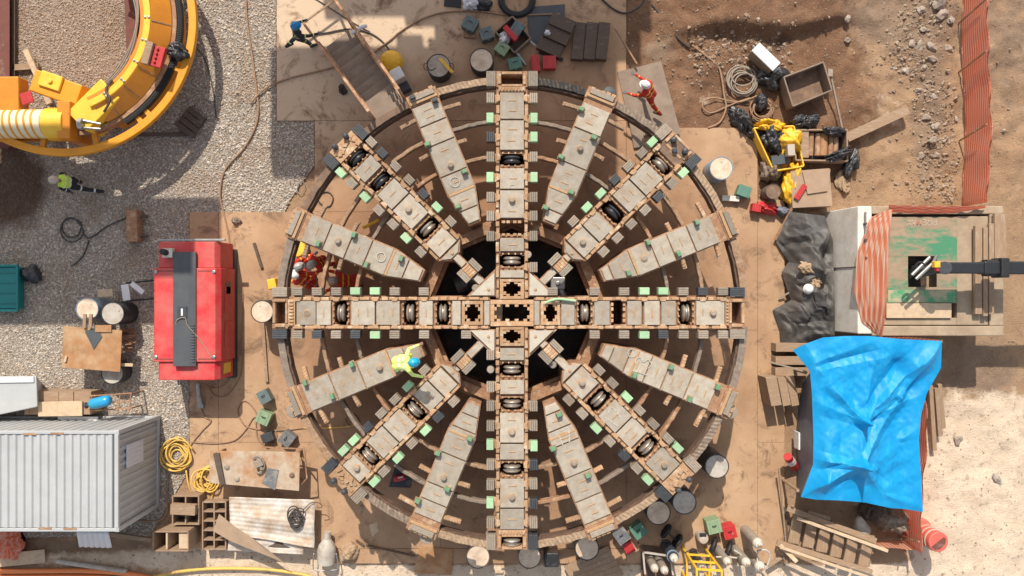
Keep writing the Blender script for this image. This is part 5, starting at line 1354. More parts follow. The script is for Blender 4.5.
# orange covered machine
mw = empty('welding_machine', W(396,72,DZ), 'small machine with an orange yellow cover and white front by the stair', 'machine')
c = W(397,68,.9); Q = Matrix.Rotation(math.radians(-62),3,'Z'); r_=math.radians(-62)
mb = MB().lathe([(0,0),(.34,0),(.36,.1),(.30,.3),(.16,.42),(0,.44)], W(392,63,.3), n=10); part(mb, 'orange_cover', M['yellowbag'], mw, .05)
part(MB().box(W(398,76,.55), (.35,.36,.5), rz=r_), 'white_front', M['white'], mw, .03)
part(MB().box(W(404,86,.2), (.40,.30,.3), rz=r_), 'battery_box', M['dark'], mw, .02)
part(MB().box(W(398,76,.2)+Vector((0,0,-.02)), (.9,.32,.2), rz=r_), 'chassis', M['black'], mw, .01)
d1 = drum(438.5,65.5,11.5,.72,'drum','lidgrey','open topped drum with wire handles and a yellow bar across it', handles=True)
put(MB().bar(W(439,58.5,.86), W(452,73,.86), .05,.04).bar(W(441,58,.86), W(453.5,72.5,.86), .04,.04), 'yellow_bar', M['frameye'], W(446,66,.8), 'yellow bar lying across the lid of the handled drum', 'bar')
hose('wire', [(430,58,.8),(427,63,.82),(430,70,.8),(436,68,.8)], 0, .014, M['hosedark'], 'bent dark wire lying on the handled drum lid', 'wire')
drum(481.5,60,11.6,.62,'drum','lid','tan lidded drum standing just above the top of the cutter head', handles=False)
# mats, sheet, hose coil, boxes
put(MB().prism([tuple(W(x,y,.08))[:2] for x,y in ((445,-8),(462,-8),(461,8),(444,6))], DZ, .10), 'rubber_mat', M['black'], W(453,2,DZ), 'small black mat cropped by the top edge left of the white bag', 'mat')
lump('white_bag', 471, 5, 8, 5.5, .30, -8, M['whitebag'], 'crumpled white plastic bag at the top edge of the deck', 'bag', DZ, 14, .3)
lump('black_bag', 485, 5, 7, 6, .25, 20, M['bag'], 'black bag right of the white plastic bag at the top edge', 'bag', DZ, 6, .2)
for t,(r,m) in enumerate(((17.5,'black'),(16.2,'hosedark'),(14.6,'black'))):
    pass
hp_ = []
for t in range(4): hp_ += [(517+(17.5-t*1.1)*math.cos(2*PI*i/14), -1+(17.2-t*1.0)*math.sin(2*PI*i/14), .03*(t%2)) for i in range(14)]
hose('hose', hp_, DZ+.06, .055, M['black'], 'thick black hose coiled at the top edge of the deck', 'hose', 4)
put(MB().prism([tuple(W(x,y,.08))[:2] for x,y in ((527,7),(565,4),(564,28),(552,36),(541,45),(529,40))], DZ, .075), 'rubber_mat', M['charcoal'], W(545,20,DZ), 'dark grey rubber mat beside the coiled black hose', 'mat', bevel=.004)
case(470,23,14,13,.40,28,'teal','teal grey steel box with blue flecks, upper left of the boxes above the cutter head')
case(486.5,33,13,12,.38,-18,'teal','grey green steel box between the flecked box and the open crate',)
case(502,48,12.5,11.5,.42,35,'sage','sage green steel box touching the lower left side of the open crate')
case(515,63,13,11,.34,-12,'tealgreen','dark green steel box just above the top end of the cutter head')
put(MB().box(W(469.5,36,.1),(.34,.12,.10),rz=-.1), 'brick', M['rust'], W(469.5,36,DZ), 'rusty brick shaped block under the flecked steel box', 'block')
oc = empty('open_crate', W(513,34,DZ), 'open tilted crate full of boxes above the top of the cutter head', 'crate'); zc_ = .42
cp = [W(x,y,zc_) for x,y in ((512.5,16),(530.5,38),(514.5,52.5),(495.5,31.5))]
fl = MB(); lo = [Vector((p.x,p.y,DZ+.03)) for p in cp]; fl.prism([tuple(p)[:2] for p in cp], DZ+.01, DZ+.04); part(fl, 'crate_floor', M['wooddark'], oc, 0)
for i in range(4):
    mb = MB().bar(cp[i]-Vector((0,0,.18)), cp[(i+1)%4]-Vector((0,0,.18)), .04, .36); part(mb, 'crate_side', M['plateb'], oc, .006)
case(517,28,11,13,.32,35,'teal','flecked teal box inside the open crate', z=.2, handle=False)
put(MB().box(W(510.5,34,.46),(.15,.52,.25),rz=math.radians(42)), 'red_box', M['red'], W(510.5,34,.3), 'narrow red box inside the open crate', 'box')
lump('white_bag', 505, 39, 5.5, 7, .25, 30, M['whitebag'], 'white plastic wrapping inside the open crate', 'wrapping', .28, 9, .3)
for (a_,b_,lab) in (((530,41),(541,51),'upper'),((517,53),(526,65),'lower')): put(MB().bar(W(*a_,.2), W(*b_,.1), .06,.05), 'crate_handle_bar', M['metal'], W(*a_,.1), '%s of two grey bars leaning out of the open crate' % lab, 'bar')
for i,(x,y) in enumerate(((562,23.5),(557,36),(550,48))):
    board(x, y, 25, 12.5, .22, 24, 'wooddark', ('upper','middle','lower')[i]+' dark steel plate block of the stepped stack right of the hose coil', z=DZ+.18-.07*i, name='plate_block')
for i,x in enumerate((578.5,590.5,602.5)):
    board(x, 42, 11.5, 37, .26, 6, 'wooddark', ('left','middle','right')[i]+' of three upright brown planks at the deck edge', z=DZ+.03*i, name='plank')
lump('clear_bag', 547, 33, 2.8, 2.8, .1, 0, M['ghost'], 'small pale bottle shaped bag on the middle dark plate block', 'bag', .42, 2)
case(535.5,63,8,16,.30,-8,'red','tall narrow red box right of the dark green box', handle=False)
case(549.5,62,13,13,.28,0,'red','square red box above the right side of the top spoke', handle=False)
put(MB().bar(W(539,52,.1),W(563,60,.1),.09,.06), 'steel_bar', M['black'], W(550,56,DZ), 'black bar on the deck above the two red boxes', 'bar')
# tilted steel sheet with the person on it
P = [W(617.5,72,.10), W(661,61,.14), W(681,134,.22), W(632,136,.10)]
put(coons([P[0],P[1]],[P[3],P[2]],[P[0],P[3]],[P[1],P[2]],8,8,None,.03), 'steel_sheet', M['plateb'], P[0], 'brown grey steel sheet sloping at the deck edge under the person in red', 'steel sheet', bevel=0)
P = [W(629,118,.16), W(641,115,.16), W(645,146,.16), W(634,148,.16)]
put(MB().prism([tuple(p)[:2] for p in P], DZ, .14), 'steel_strip', M['plateb'], P[0], 'narrow steel strip beside the rim under the person in red', 'steel strip')
put(MB().bar(W(613,25,.3), W(637,64,.3), .05,.04), 'steel_bar', M['rust'], W(625,45,.2), 'thin steel bar leaning at the deck edge above the sloping sheet', 'bar')
hose('cable', [(595,-8),(612,8),(626,13),(640,6),(646,-6)], DZ+.03, .03, M['hosedark'], 'dark cable sagging over the top right deck edge', 'cable')
d1 = drum(721.5,168,11.5,.95,'drumblue','lid','blue grey drum with a whitish lid right of the cutter head')

# ================================================================= TOP RIGHT heap
hose('cable_coil', coil_pts(743,80,14.5,7,2.2,.05,1.05,1), .02, .024, M['cable'], 'thick coil of pale cable on brown earth beside the white canister', 'cable coil', 5)
hose('cable', [(757,96,.1),(738,102),(715,98),(704,101),(703,108),(711,113),(724,108),(738,102),(750,98)], .06, .024, M['hosetan'], 'tan cable loop reaching left from the pale cable coil', 'cable')
hose('cable', [(692,45),(706,56),(718,66),(722,80),(724,95),(726,108),(720,122),(708,128)], .06, .03, M['hosetan'], 'rough root like tan cable winding down the brown earth', 'cable')
hose('cable', [(652,4),(676,36),(690,48)], .0, .03, M['hosedark'], 'dark cable crossing the brown earth near the top edge', 'cable')
hose('cable_coil', coil_pts(762,112,13,4,2.5,.04,1.0,7), .02, .02, M['hosetan'], 'rusty brown wire coil half under the black sheeting', 'cable coil', 5)
cn = empty('canister', W(764,62,0), 'white topped steel canister box at the head of the earth heap', 'canister'); Q = Matrix.Rotation(math.radians(-44),3,'Z'); r_ = math.radians(-44)
c = W(766,57,.62)
part(MB().box(c-Vector((0,0,.28)), (.82,.34,.52), rz=r_), 'canister_body', M['plateb'], cn, .03)
part(MB().box(c, (.86,.34,.06), rz=r_), 'canister_lid', M['white'], cn, .02)
part(MB().cyl(c+Q@Vector((.44,0,-.2)), c+Q@Vector((.52,0,-.2)), .1, n=14), 'canister_fitting', M['metal'], cn, .004); part(MB().cyl(c+Q@Vector((-.5,0,-.1)), c+Q@Vector((-.43,0,-.1)), .05, n=10), 'canister_fitting', M['metal'], cn, .004)
lump('black_bag', 772, 78, 15, 12, .45, 30, M['bag'], 'big black plastic bag below the white topped canister', 'bag', .0, 21, .3)
lump('black_bag', 741, 122, 16, 8, .40, 52, M['bag'], 'shiny black sheeting draped left of the yellow bin', 'sheeting', .02, 33, .4)
lump('black_bag', 762, 140, 15, 7, .42, 20, M['bag'], 'black sheeting bunched along the deck edge by the yellow bin', 'sheeting', .02, 12, .35)
lump('black_bag', 760, 104, 7, 8, .3, 0, M['bag'], 'small black bag inside the rusty wire coil', 'bag', .02, 17, .25)
tr = empty('steel_tray', W(808,83,0), 'open rusty steel tray with upright sides on brown earth', 'tray'); zt = .62
cp = [W(x,y,zt) for x,y in ((784,77),(823.5,62),(832,90),(793,106))]
part(MB().prism([tuple(Vector((p.x,p.y)))[:2] for p in cp], .10, .16), 'tray_floor', M['brown'], tr, 0)
for i in range(4): part(MB().bar(cp[i]-Vector((0,0,.27)), cp[(i+1)%4]-Vector((0,0,.27)), .045, .54), 'tray_side', M['plateb'], tr, .008)
put(MB().bar(W(830,72,.4), W(842,128,.2), .05,.05).box(W(830,73,.43),(.14,.22,.08)), 'post', M['cable'], W(836,100,.15), 'pale rod with a white clip leaning right of the open steel tray', 'rod')
put(MB().bar(W(846,138,.30), W(907,110,.22), .28,.16), 'timber', M['wood'], W(876,124,.1), 'long brown beam lying diagonally on sandy earth left of the rubble', 'beam')
cb = empty('core_box', W(820,143,0), 'open box of brown core tubes wrapped in black plastic', 'box'); zt = .5
cp = [W(x,y,zt) for x,y in ((794,130),(847,129.5),(847.5,161),(796,160))]
part(MB().prism([tuple(p)[:2] for p in cp], .02, .1), 'box_floor', M['dark'], cb, 0)
for i in range(4): part(MB().bar(cp[i]-Vector((0,0,.22)), cp[(i+1)%4]-Vector((0,0,.22)), .045, .46), 'box_side', M['wood'], cb, .006)
for i,x in enumerate((811,818,824,831,836)): part(MB().cyl(W(x,133.5,.28), W(x-1,156,.28), (.09,.085,.115,.08,.08)[i], n=14), 'core_tube', M['rust' if i != 2 else 'rustplate'], cb, .01)
part(MB().box(W(803,145,.32),(.24,.8,.3)), 'wood_block', M['wood'], cb, .01)
lump('black_bag', 802, 124, 13, 7, .5, -5, M['bag'], 'black plastic bunched above the box of core tubes', 'sheeting', .1, 41, .4)
lump('black_bag', 833, 132, 11, 5, .25, 5, M['bag'], 'black plastic folded over the top rim of the core tube box', 'sheeting', .42, 43, .4)
lump('black_bag', 838, 155, 14, 4.5, .3, -25, M['bag'], 'crinkled black plastic over the lower right corner of the core tube box', 'sheeting', .40, 47, .5)
lump('black_bag', 849, 165, 6.5, 14, .35, 14, M['bag'], 'black bag hanging right of the core tube box on the sand', 'bag', .02, 51, .3)
yb = empty('yellow_bin', W(784,150,0), 'yellow plastic bin stuffed with rubbish in the heap', 'bin'); zt = .52
cp = [W(x,y,zt) for x,y in ((754,128),(794,126),(804,166),(774,171))]
for i in range(4): part(MB().bar(cp[i]-Vector((0,0,.22)), cp[(i+1)%4]-Vector((0,0,.22)), .05, .46), 'bin_side', M['yellow2'], yb, .02)
part(MB().prism([tuple(p)[:2] for p in cp], .05, .15), 'bin_floor', M['yellow'], yb, 0)
lump('yellow_bag', 785, 143, 11, 15, .5, 12, M['yellowbag'], 'yellow sheeting piled in the yellow bin', 'sheeting', .2, 61, .35)
lump('yellow_bag', 768, 126, 12, 6, .4, 0, M['yellowbag'], 'yellow sheeting folded over the upper rim of the bin', 'sheeting', .35, 63, .4)
lump('black_bag', 772, 141, 9, 14, .45, -20, M['bag'], 'black plastic stuffed into the left half of the yellow bin', 'sheeting', .3, 66, .4)
put(MB().box(W(790,150.5,.75),(.21,.32,.24),rz=.05), 'white_box', M['hattan'], W(790,150.5,.62), 'small off white box on top of the yellow bin', 'box')
put(MB().box(W(779,160,.45),(.50,.28,.2),rz=.12), 'charcoal_block', M['charcoal'], W(779,160,.35), 'dark grey block below the black plastic in the bin', 'block')
lump('yellow_bag', 789, 186, 9, 19, .45, 8, M['yellowbag'], 'yellow sheeting hanging out below the bin beside the cardboard', 'sheeting', .05, 71, .4)
lump('sack', 768, 173, 9, 11, .5, 0, M['sack'], 'dirty yellow brown sack left of the hanging yellow sheeting', 'sack', .05, 74, .3)
lump('white_rag', 842, 182, 6, 10, .1, -15, M['cloth'], 'pale torn cloth on sand below the black bag', 'cloth', .02, 78, .4)
drum(773.5,191.5,7.4,.55,'drumbrown','drumbrown' if False else 'brown','small dark brown drum below the yellow bin', name='small_drum')
cbd = empty('cardboard_box', W(812,186,0), 'flattened brown cardboard carton at the foot of the heap', 'carton')
part(MB().prism([tuple(W(x,y,.5))[:2] for x,y in ((791,171),(830,168),(833,206),(793,208))], .03, .47), 'carton_body', M['cardboard'], cbd, .01)
part(MB().prism([tuple(W(x,y,.55))[:2] for x,y in ((803,172),(831,169),(828,191),(808,194))], .48, .52), 'carton_flap', M['cardboard'], cbd, .005)
put(MB().bar(W(796,199,.54), W(805,185,.54), .15,.05), 'red_packet', M['red'], W(800,192,.5), 'red and white packet lying on the cardboard carton', 'packet')
case(744.5,191,13,11,.34,20,'tealgreen','green lidded box on the deck left of the brown drum', handle=False)
put(MB().bar(W(722,198,.15), W(739,199,.2), .16,.12), 'pipe_stub', M['concrete'], W(731,198,DZ), 'pale pipe stub joined to the green lidded box', 'pipe')
lump('red_sheet', 766, 209, 11, 6, .35, 12, M['red'], 'red plastic sheet edge at the bottom of the heap', 'sheeting', .05, 83, .3)
case(757,207.5,9,8,.3,10,'red','small red box poking out under the heap right of the deck edge', handle=False)
lump('grey_block', 782, 212, 8, 5, .3, 20, M['greytarp'], 'grey plastic scrap right of the red sheet', 'sheeting', .05, 86, .3)
put(MB().bar(W(775,240,.2), W(792,208,.4), .07,.06), 'timber', M['rust'], W(783,224,.1), 'rusty bar leaning between the red sheet and the black sheeting', 'bar')
# big black sheeting heap
tl = [W(x,y,z) for x,y,z in ((790,212,.4),(806,214,.7),(824,216,.5))]; bl_ = [W(x,y,z) for x,y,z in ((780,345,.05),(800,356,.15),(828,352,.3))]
le = [tl[0]]+[W(x,y,z) for x,y,z in ((774,240,.1),(788,262,.15),(781,272,.1),(790,300,.2),(772,310,.05),(779,330,.05))]+[bl_[0]]; ri = [tl[-1]]+[W(x,y,z) for x,y,z in ((832,240,.6),(834,300,.7),(834,335,.5))]+[bl_[-1]]
def heapz(u, v, p):
    q = Vector((u*3.2, v*6, 3.3)); e = min(u,1-u,v,1-v)*5; e = min(1,e)
    return (.10*e*mnoise.noise(q*1.7), .10*e*mnoise.noise(q*1.7+Vector((9,0,0))), e*(.22+.18*mnoise.noise(q*.5) + .42*folds(p.x, p.y*1.0, 23, .5, 3, .5) + .42*folds(p.x, p.y, 3, 1.5, 4, .35))+.06)
put(coons(tl, bl_, le, ri, 90, 180, heapz, .01), 'black_sheeting', M['blacktarp'], W(805,280,0), 'large heap of crumpled grey black sheeting left of the concrete tank', 'sheeting', bevel=0, smooth=False)
smooth_by_angle(bpy.data.objects['black_sheeting'], .45)
lump('cloth', 810, 268, 12, 6, .2, 8, M['cloth'], 'tan jacket thrown on the black sheeting heap', 'jacket', .86, 91, .4)
lump('cloth', 815, 280, 6, 8, .16, -20, M['cloth'], 'small tan cloth below the jacket on the black sheeting', 'cloth', .84, 93, .4)
hh = MB().lathe([(0,.13),(.05,.125),(.1,.1),(.13,.05),(.135,0),(.15,-.005),(.15,-.02),(0,-.02)][::-1], W(808.5,289,1.0), n=24); put(hh, 'hard_hat', M['hatwhite'], W(808.5,289,.98), 'white hard hat resting on the black sheeting heap', 'hard hat', bevel=0, smooth=True)
put(MB().bar(W(779,298,.15), W(796,289,.3), .05,.04), 'pipe', M['cable'], W(787,294,.1), 'thin pale pipe end under the black sheeting left of the hard hat', 'pipe')

# ================================================================= RIGHT: concrete tank, mesh, excavator arm
TZ = 1.8; tk2 = empty('concrete_tank', W(930,272,0), 'large pale concrete settling tank on the right with boarded top', 'tank')
def tp(x, y, z=TZ): q = W(x, y, z); return (q.x, q.y)
def tprism(mb, x0, y0, x1, y1, z0, z1): a, b = tp(x0,y0), tp(x1,y1); return mb.prism([a,(b[0],a[1]),b,(a[0],b[1])], z0, z1)
mb = MB()
a_, b_ = tp(858,206), tp(872,334); mb.add([(a_[0]-.22,a_[1]-.0,0),(b_[0],a_[1],0),(b_[0],b_[1],0),(a_[0]-.22,b_[1],0),(a_[0],a_[1],TZ),(b_[0],a_[1],TZ),(b_[0],b_[1],TZ),(a_[0],b_[1],TZ)], [(0,1,2,3),(7,6,5,4),(4,5,1,0),(5,6,2,1),(6,7,3,2),(7,4,0,3)]); part(mb, 'tank_wall', M['concrete'], tk2, .03); mb = MB(); tprism(mb, 872.2,206,1004,214,0,TZ-.01); tprism(mb, 872.2,326,1004,336,0,TZ-.01); tprism(mb, 990,214.1,1004,325.9,0,TZ-.01)
part(mb, 'tank_wall', M['dusty'], tk2, .03)
mb = MB(); tprism(mb, 872.1,214.1,989.9,325.9,.2,1.2); part(mb, 'tank_floor', M['dusty'], tk2, 0)
mb = MB()
tprism(mb, 873,216,885,325,1.5,TZ-.06); tprism(mb, 958,216,989,325,1.5,TZ-.05); tprism(mb, 885.2,318,957.8,325,1.5,TZ-.05)
part(mb, 'tank_deck', M['dusty'], tk2, .01)
part(MB().bar((tp(858,0)[0]-.225, tp(0,267)[1], .02), (tp(858,0)[0]-.005, tp(0,267)[1], 1.78), .03, .03), 'joint', M['wooddark'], tk2, 0)
for y in (224,240,258): part(MB().cyl((tp(864,0)[0], tp(0,y)[1], TZ+.0), (tp(864,0)[0], tp(0,y)[1], TZ+.14), .035, n=8), 'lifting_stud', M['wooddark'], tk2, 0)
part(MB().tube([(tp(864.5,0)[0], tp(0,y)[1], TZ+.06) for y in (212,225,240,258,262)], .03, 6), 'conduit', M['metal'], tk2, 0)
# green board with a square opening and mirrored lettering
gb = empty('green_board', W(918,268,TZ), 'green painted board coated in brown dust with faded lettering on top of the tank', 'board')
mb = MB(); z0, z1 = TZ-.045, TZ
for r in ((885.3,217,957,256),(885.3,256.1,908,287),(937,256.1,957,287),(885.3,287.1,957,303)): tprism(mb, *r, z0, z1)
part(mb, 'panel', M['greenpanel'], gb, .002)
mb = MB(); tprism(mb, 886,303.3,951,318,z0,TZ+.03); part(mb, 'lower_plank', M['woodpale'], gb, .006)
mb = MB(); tprism(mb, 888,290,955,302,TZ+.004,TZ+.008); part(mb, 'clean_strip', mat('green_board_clean_part', (.06,.30,.13), (.06,.26,.12), (.42,.34,.22), s=4, s3=1.6, t3=.52, rough=.7, bp=.1), gb, 0)
mb = MB(); tprism(mb, 908.2,256.2,936.8,286.8,1.21,1.25); part(mb, 'pit_floor', M['hollowdark'], gb, 0)
# letters read upside down from above: P R E M A X turned by 180 degrees
LET = {'P':[[(0,0),(0,1)],[(0,1),(.55,.95),(.6,.7),(.5,.5),(0,.48)]], 'R':[[(0,0),(0,1)],[(0,1),(.55,.95),(.6,.7),(.5,.5),(0,.48)],[(.2,.48),(.62,0)]],
 'E':[[(.55,1),(0,1)],[(0,1),(0,0)],[(0,0),(.55,0)],[(0,.5),(.45,.5)]], 'M':[[(0,0),(0,1)],[(0,1),(.35,.4)],[(.35,.4),(.7,1)],[(.7,1),(.7,0)]], 'A':[[(0,0),(.33,1)],[(.33,1),(.66,0)],[(.12,.35),(.54,.35)]], 'X':[[(0,0),(.6,1)],[(0,1),(.6,0)]]}
ox, oy = W(936,219,TZ).x, W(936,219,TZ).y; hgt = .15
cx_ = 0
for chh in 'PREMAX':
    mb = MB()
    for s_ in LET[chh]:
        pp = spline([(x,y,0) for x,y in s_],4) if len(s_) > 2 else [Vector((*q,0)) for q in s_]
        for p, q in zip(pp, pp[1:]):
            A = Vector((ox-(cx_+p.x)*hgt, oy-.02-p.y*hgt, TZ+.008)); B = Vector((ox-(cx_+q.x)*hgt, oy-.02-q.y*hgt, TZ+.008))
            mb.bar(A, B, .026, .005)
    cx_ += .95
    part(mb, 'letter', M['meshpale'] if chh == 'M' else M['dustletter'], gb, 0)
# long timbers on the right edge of the tank
for i,(x,y0_,y1_,w,lab) in enumerate(((975.5,226,314,7,'leftmost timber of the row on the right edge of the tank, darkest of them'),(982,228,316,4.5,'thin round edged timber second from the left on the tank edge'),(987.5,224,314,5,'third timber from the left in the row on the tank edge'),(994.5,214,262,6.5,'short upper timber right of the row on the tank edge'),(1003,214,262,6.5,'outermost pale timber at the right side of the tank'))):
    zz = TZ+.05+.02*(i%3) if i < 4 else TZ-.1
    put(MB().box((W(x,0,TZ).x, (W(0,y0_,TZ).y+W(0,y1_,TZ).y)/2, zz+.05), (w*S(TZ), (y1_-y0_)*S(TZ), .12)), 'timber', M['woody'] if i != 0 else M['wooddark'] if False else M['woody'], (W(x,0,TZ).x, W(0,270,TZ).y, zz), lab, 'timber', 'timbers on the edge of the tank', bevel=.01)
for t in [o for o in COL.objects if o.get('group') == 'timbers on the edge of the tank']: pass
# orange mesh
def sheet(name, top, bot, le, ri, nu, nv, zf, m, label, cat, group=None):
    o = put(coons(top, bot, le, ri, nu, nv, zf, .008), name, m, Vector(top[0]), label, cat, group, bevel=0, smooth=True); return o
t0 = W(889,209,TZ+.35); t1 = W(872,213,TZ+.05)
le = [W(892,207,TZ+.2), W(870,218,TZ+.05), W(856,255,TZ+.03), W(853.5,292,TZ+.03), W(862,322,TZ+.03), W(880,337,TZ+.0)]
ri = [W(893,207,TZ+.22), W(890,235,TZ+.35), W(888,270,TZ+.4), W(886,305,TZ+.38), W(884,325,TZ+.2), W(882,338,TZ+.02)]
sheet('mesh_netting', [le[0], W(892.5,206.8,TZ+.21), ri[0]], [le[-1], W(881,338,TZ), ri[-1]], le, ri, 30, 50, lambda u,v,p: (0,0,.05*math.sin(u*30+2*v)*math.sin(PI*v)), M['meshpale'], 'faded striped orange netting draped over the left edge of the tank', 'netting')
tp_ = [W(889,205,TZ+.3), W(925,206,TZ+.3), W(960,206,TZ+.3), W(985,206,TZ+.2)]; bt = [W(889,212,TZ+.02), W(925,214,TZ+.02), W(955,213,TZ+.02), W(985,208,TZ+.02)]
sheet('mesh_netting', tp_, bt, [tp_[0],bt[0]], [tp_[-1],bt[-1]], 60, 6, lambda u,v,p: (0,0,.03*math.sin(u*40)), M['meshZ'], 'orange netting strip along the top edge of the tank', 'netting')
tp_ = [W(880,337,TZ+.06), W(910,337,TZ+.06), W(943,340,TZ+.05)]; bt = [W(879,341,TZ-.3), W(910,342,TZ-.3), W(943,343,TZ-.3)]
sheet('mesh_netting', tp_, bt, [tp_[0],bt[0]], [tp_[-1],bt[-1]], 40, 4, None, M['meshpale'], 'pale orange netting edge between the tank and the blue tarpaulin', 'netting')
def fence(x0, y0, x1, y1, h, label, posts, m):
    a, b = W(x0,y0,0), W(x1,y1,0); root = empty('mesh_fence', a, label, 'fence')
    d = (b-a); ln = d.length; d.normalize(); nrm = Vector((-d.y, d.x, 0))
    def zf(u, v, p): 
        return nrm*(.05*math.sin(u*ln*1.3)+.03*math.sin(u*ln*5)*(1-v)) + Vector((0,0,.04*math.sin(u*ln*2)*(1-v)))
    up = Vector((0,0,h))
    part(coons([a+up,b+up],[a,b],[a+up,a],[b+up,b], int(ln*8), 12, zf, .008), 'mesh', m, root, 0, True)
    for t in posts:
        p = a+d*ln*t; part(MB().bar(p-nrm*.12, p-nrm*.12+up*1.02-d*.22, .04,.04), 'post', M['rust'], root, 0)
    return root
fence(962, -80, 963.5, 207, 1.36, 'long tall orange mesh fence running down from the top right edge', (.1,.36,.53,.77), M['meshZ'])
fence(906, 395, 903, 541, 1.15, 'orange mesh fence behind the right side of the blue tarpaulin', (.05,.5,.97), M['meshZ'])
fence(868, 541, 902.5, 542, .75, 'short orange mesh fence below the blue tarpaulin facing the timber stair', (.02,.97), M['meshpale'])
# excavator with a breaker arm, body outside the picture
ex = empty('excavator', W(1120,268,0), 'dark excavator boom reaching in from the right edge over the tank', 'excavator'); BZ = 2.75
def bp(x, y, z=BZ): return W(x, y, z)
mb = MB().box((bp(984,268).x, bp(0,268).y, BZ), (94*S(BZ), .30, .36)); part(mb, 'arm', M['boom'], ex, .03)
mb = MB().box((bp(1040,268).x, bp(0,268).y, BZ+.02), (120*S(BZ), .34, .40)); part(mb, 'boom', M['boom'], ex, .03)
mb = MB().box((bp(999,268).x, bp(0,268).y, BZ+.05), (.22,.52,.5)); mb.box((bp(993,268).x, bp(0,268).y, BZ+.02), (.5,.44,.3)); part(mb, 'arm_collar', M['black'], ex, .03)
part(MB().cyl(bp(945,268,BZ+.1), bp(945,268,BZ+.24), .17, n=24), 'pivot_pin', M['dark'], ex, .01)
part(MB().box(bp(936,264.5,BZ+.12), (.15,.16,.16)), 'yellow_block', M['frameye'], ex, .01); part(MB().box(bp(937.5,269,BZ+.1), (.12,.12,.14)), 'red_block', M['red'], ex, .01)
part(MB().bar(bp(938,268,BZ-.02), bp(922,271,2.1), .2, .2), 'linkage', M['dark'], ex, .02)
mb = MB().box(bp(922,271,1.75), (.36,.34,.9), top=(.6,.6)); part(mb, 'breaker', M['dark'], ex, .03)
for (a_,b_) in (((912,275),(930,257)),((916,279),(934,262)),((933,263),(937,255))): part(MB().cyl(bp(*a_,BZ-.05), bp(*b_,BZ+.0), .045, n=10), 'hydraulic_ram', M['metal'], ex, 0)
part(MB().tube(spline([bp(926,266,BZ), bp(920,262,BZ), bp(914,268,BZ-.1), bp(910,278,BZ-.3)],6), .03, 6), 'hose', M['black'], ex, 0)
mb = MB().bar(bp(1098,268), W(1125,268,1.6), .4,.5); part(mb, 'boom_foot', M['boom'], ex, .03)
x = W(1150,268,0); part(MB().box((x.x+.6,x.y,1.5), (2.6,2.4,1.3)), 'engine_house', M['frameye'], ex, .08); part(MB().box((x.x-.2,x.y+.7,2.5), (1.3,.95,1.5)), 'cab', M['glass'], ex, .08)
for sd in (-1,1): part(MB().box((x.x+.4,x.y+sd*1.05,.42), (3.6,.55,.8)), 'track', M['black'], ex, .2)

# ================================================================= blue tarpaulin shelter
ts = empty('tarp_shelter', W(865,425,0), 'bright blue tarpaulin shelter with creased roof below the tank', 'shelter')
bz = 1.95
tl = [W(x,y,z) for x,y,z in ((793,350,1.55),(805,344,1.75),(823,337.5,1.85),(845,336,1.9),(870,336,1.95),(900,339,2.0),(942,341,2.0))]
rl = [W(x,y,z) for x,y,z in ((942,341,2.0),(941,368,1.95),(927,393,1.85),(921,415,1.8),(919,440,1.8),(921,475,1.8),(923,512,1.75))]
bl_ = [W(x,y,z) for x,y,z in ((801,497,1.75),(815,499.5,1.8),(840,500.5,1.85),(865,502.5,1.85),(890,508,1.8),(905,509,1.75),(923,512,1.75))]
ll = [W(x,y,z) for x,y,z in ((793,350,1.55),(810,371,1.8),(812,395,1.85),(813.5,440,1.85),(813,465,1.85),(807,481,1.8),(801,497,1.75))]
F1, F2 = W(861,421), W(857.5,463)
CREASE = [(861,421,941,342,.20,.42),(861,421,880,340,.12,.45),(861,421,815,366,.10,.35),(861,421,812,400,.07,.3),(861,421,857,463,.09,.28),(857,463,802,495,.24,.40),(857,463,812,459,.14,.22),(857,463,876,470,.06,.14),(857,463,886,490,.06,.2),(857,463,897,512,.05,.2),(857,463,902,398,.10,.26),(902,398,938,345,.10,.3),(818,367,880,349,-.08,.22),(857,463,866,503,.05,.16),(861,421,925,395,.05,.2),(890,497,922,511,.08,.2),(905,440,919,430,.06,.25),(861,421,835,392,.06,.16),(857,463,835,480,-.09,.25),(861,421,900,372,-.10,.35)]
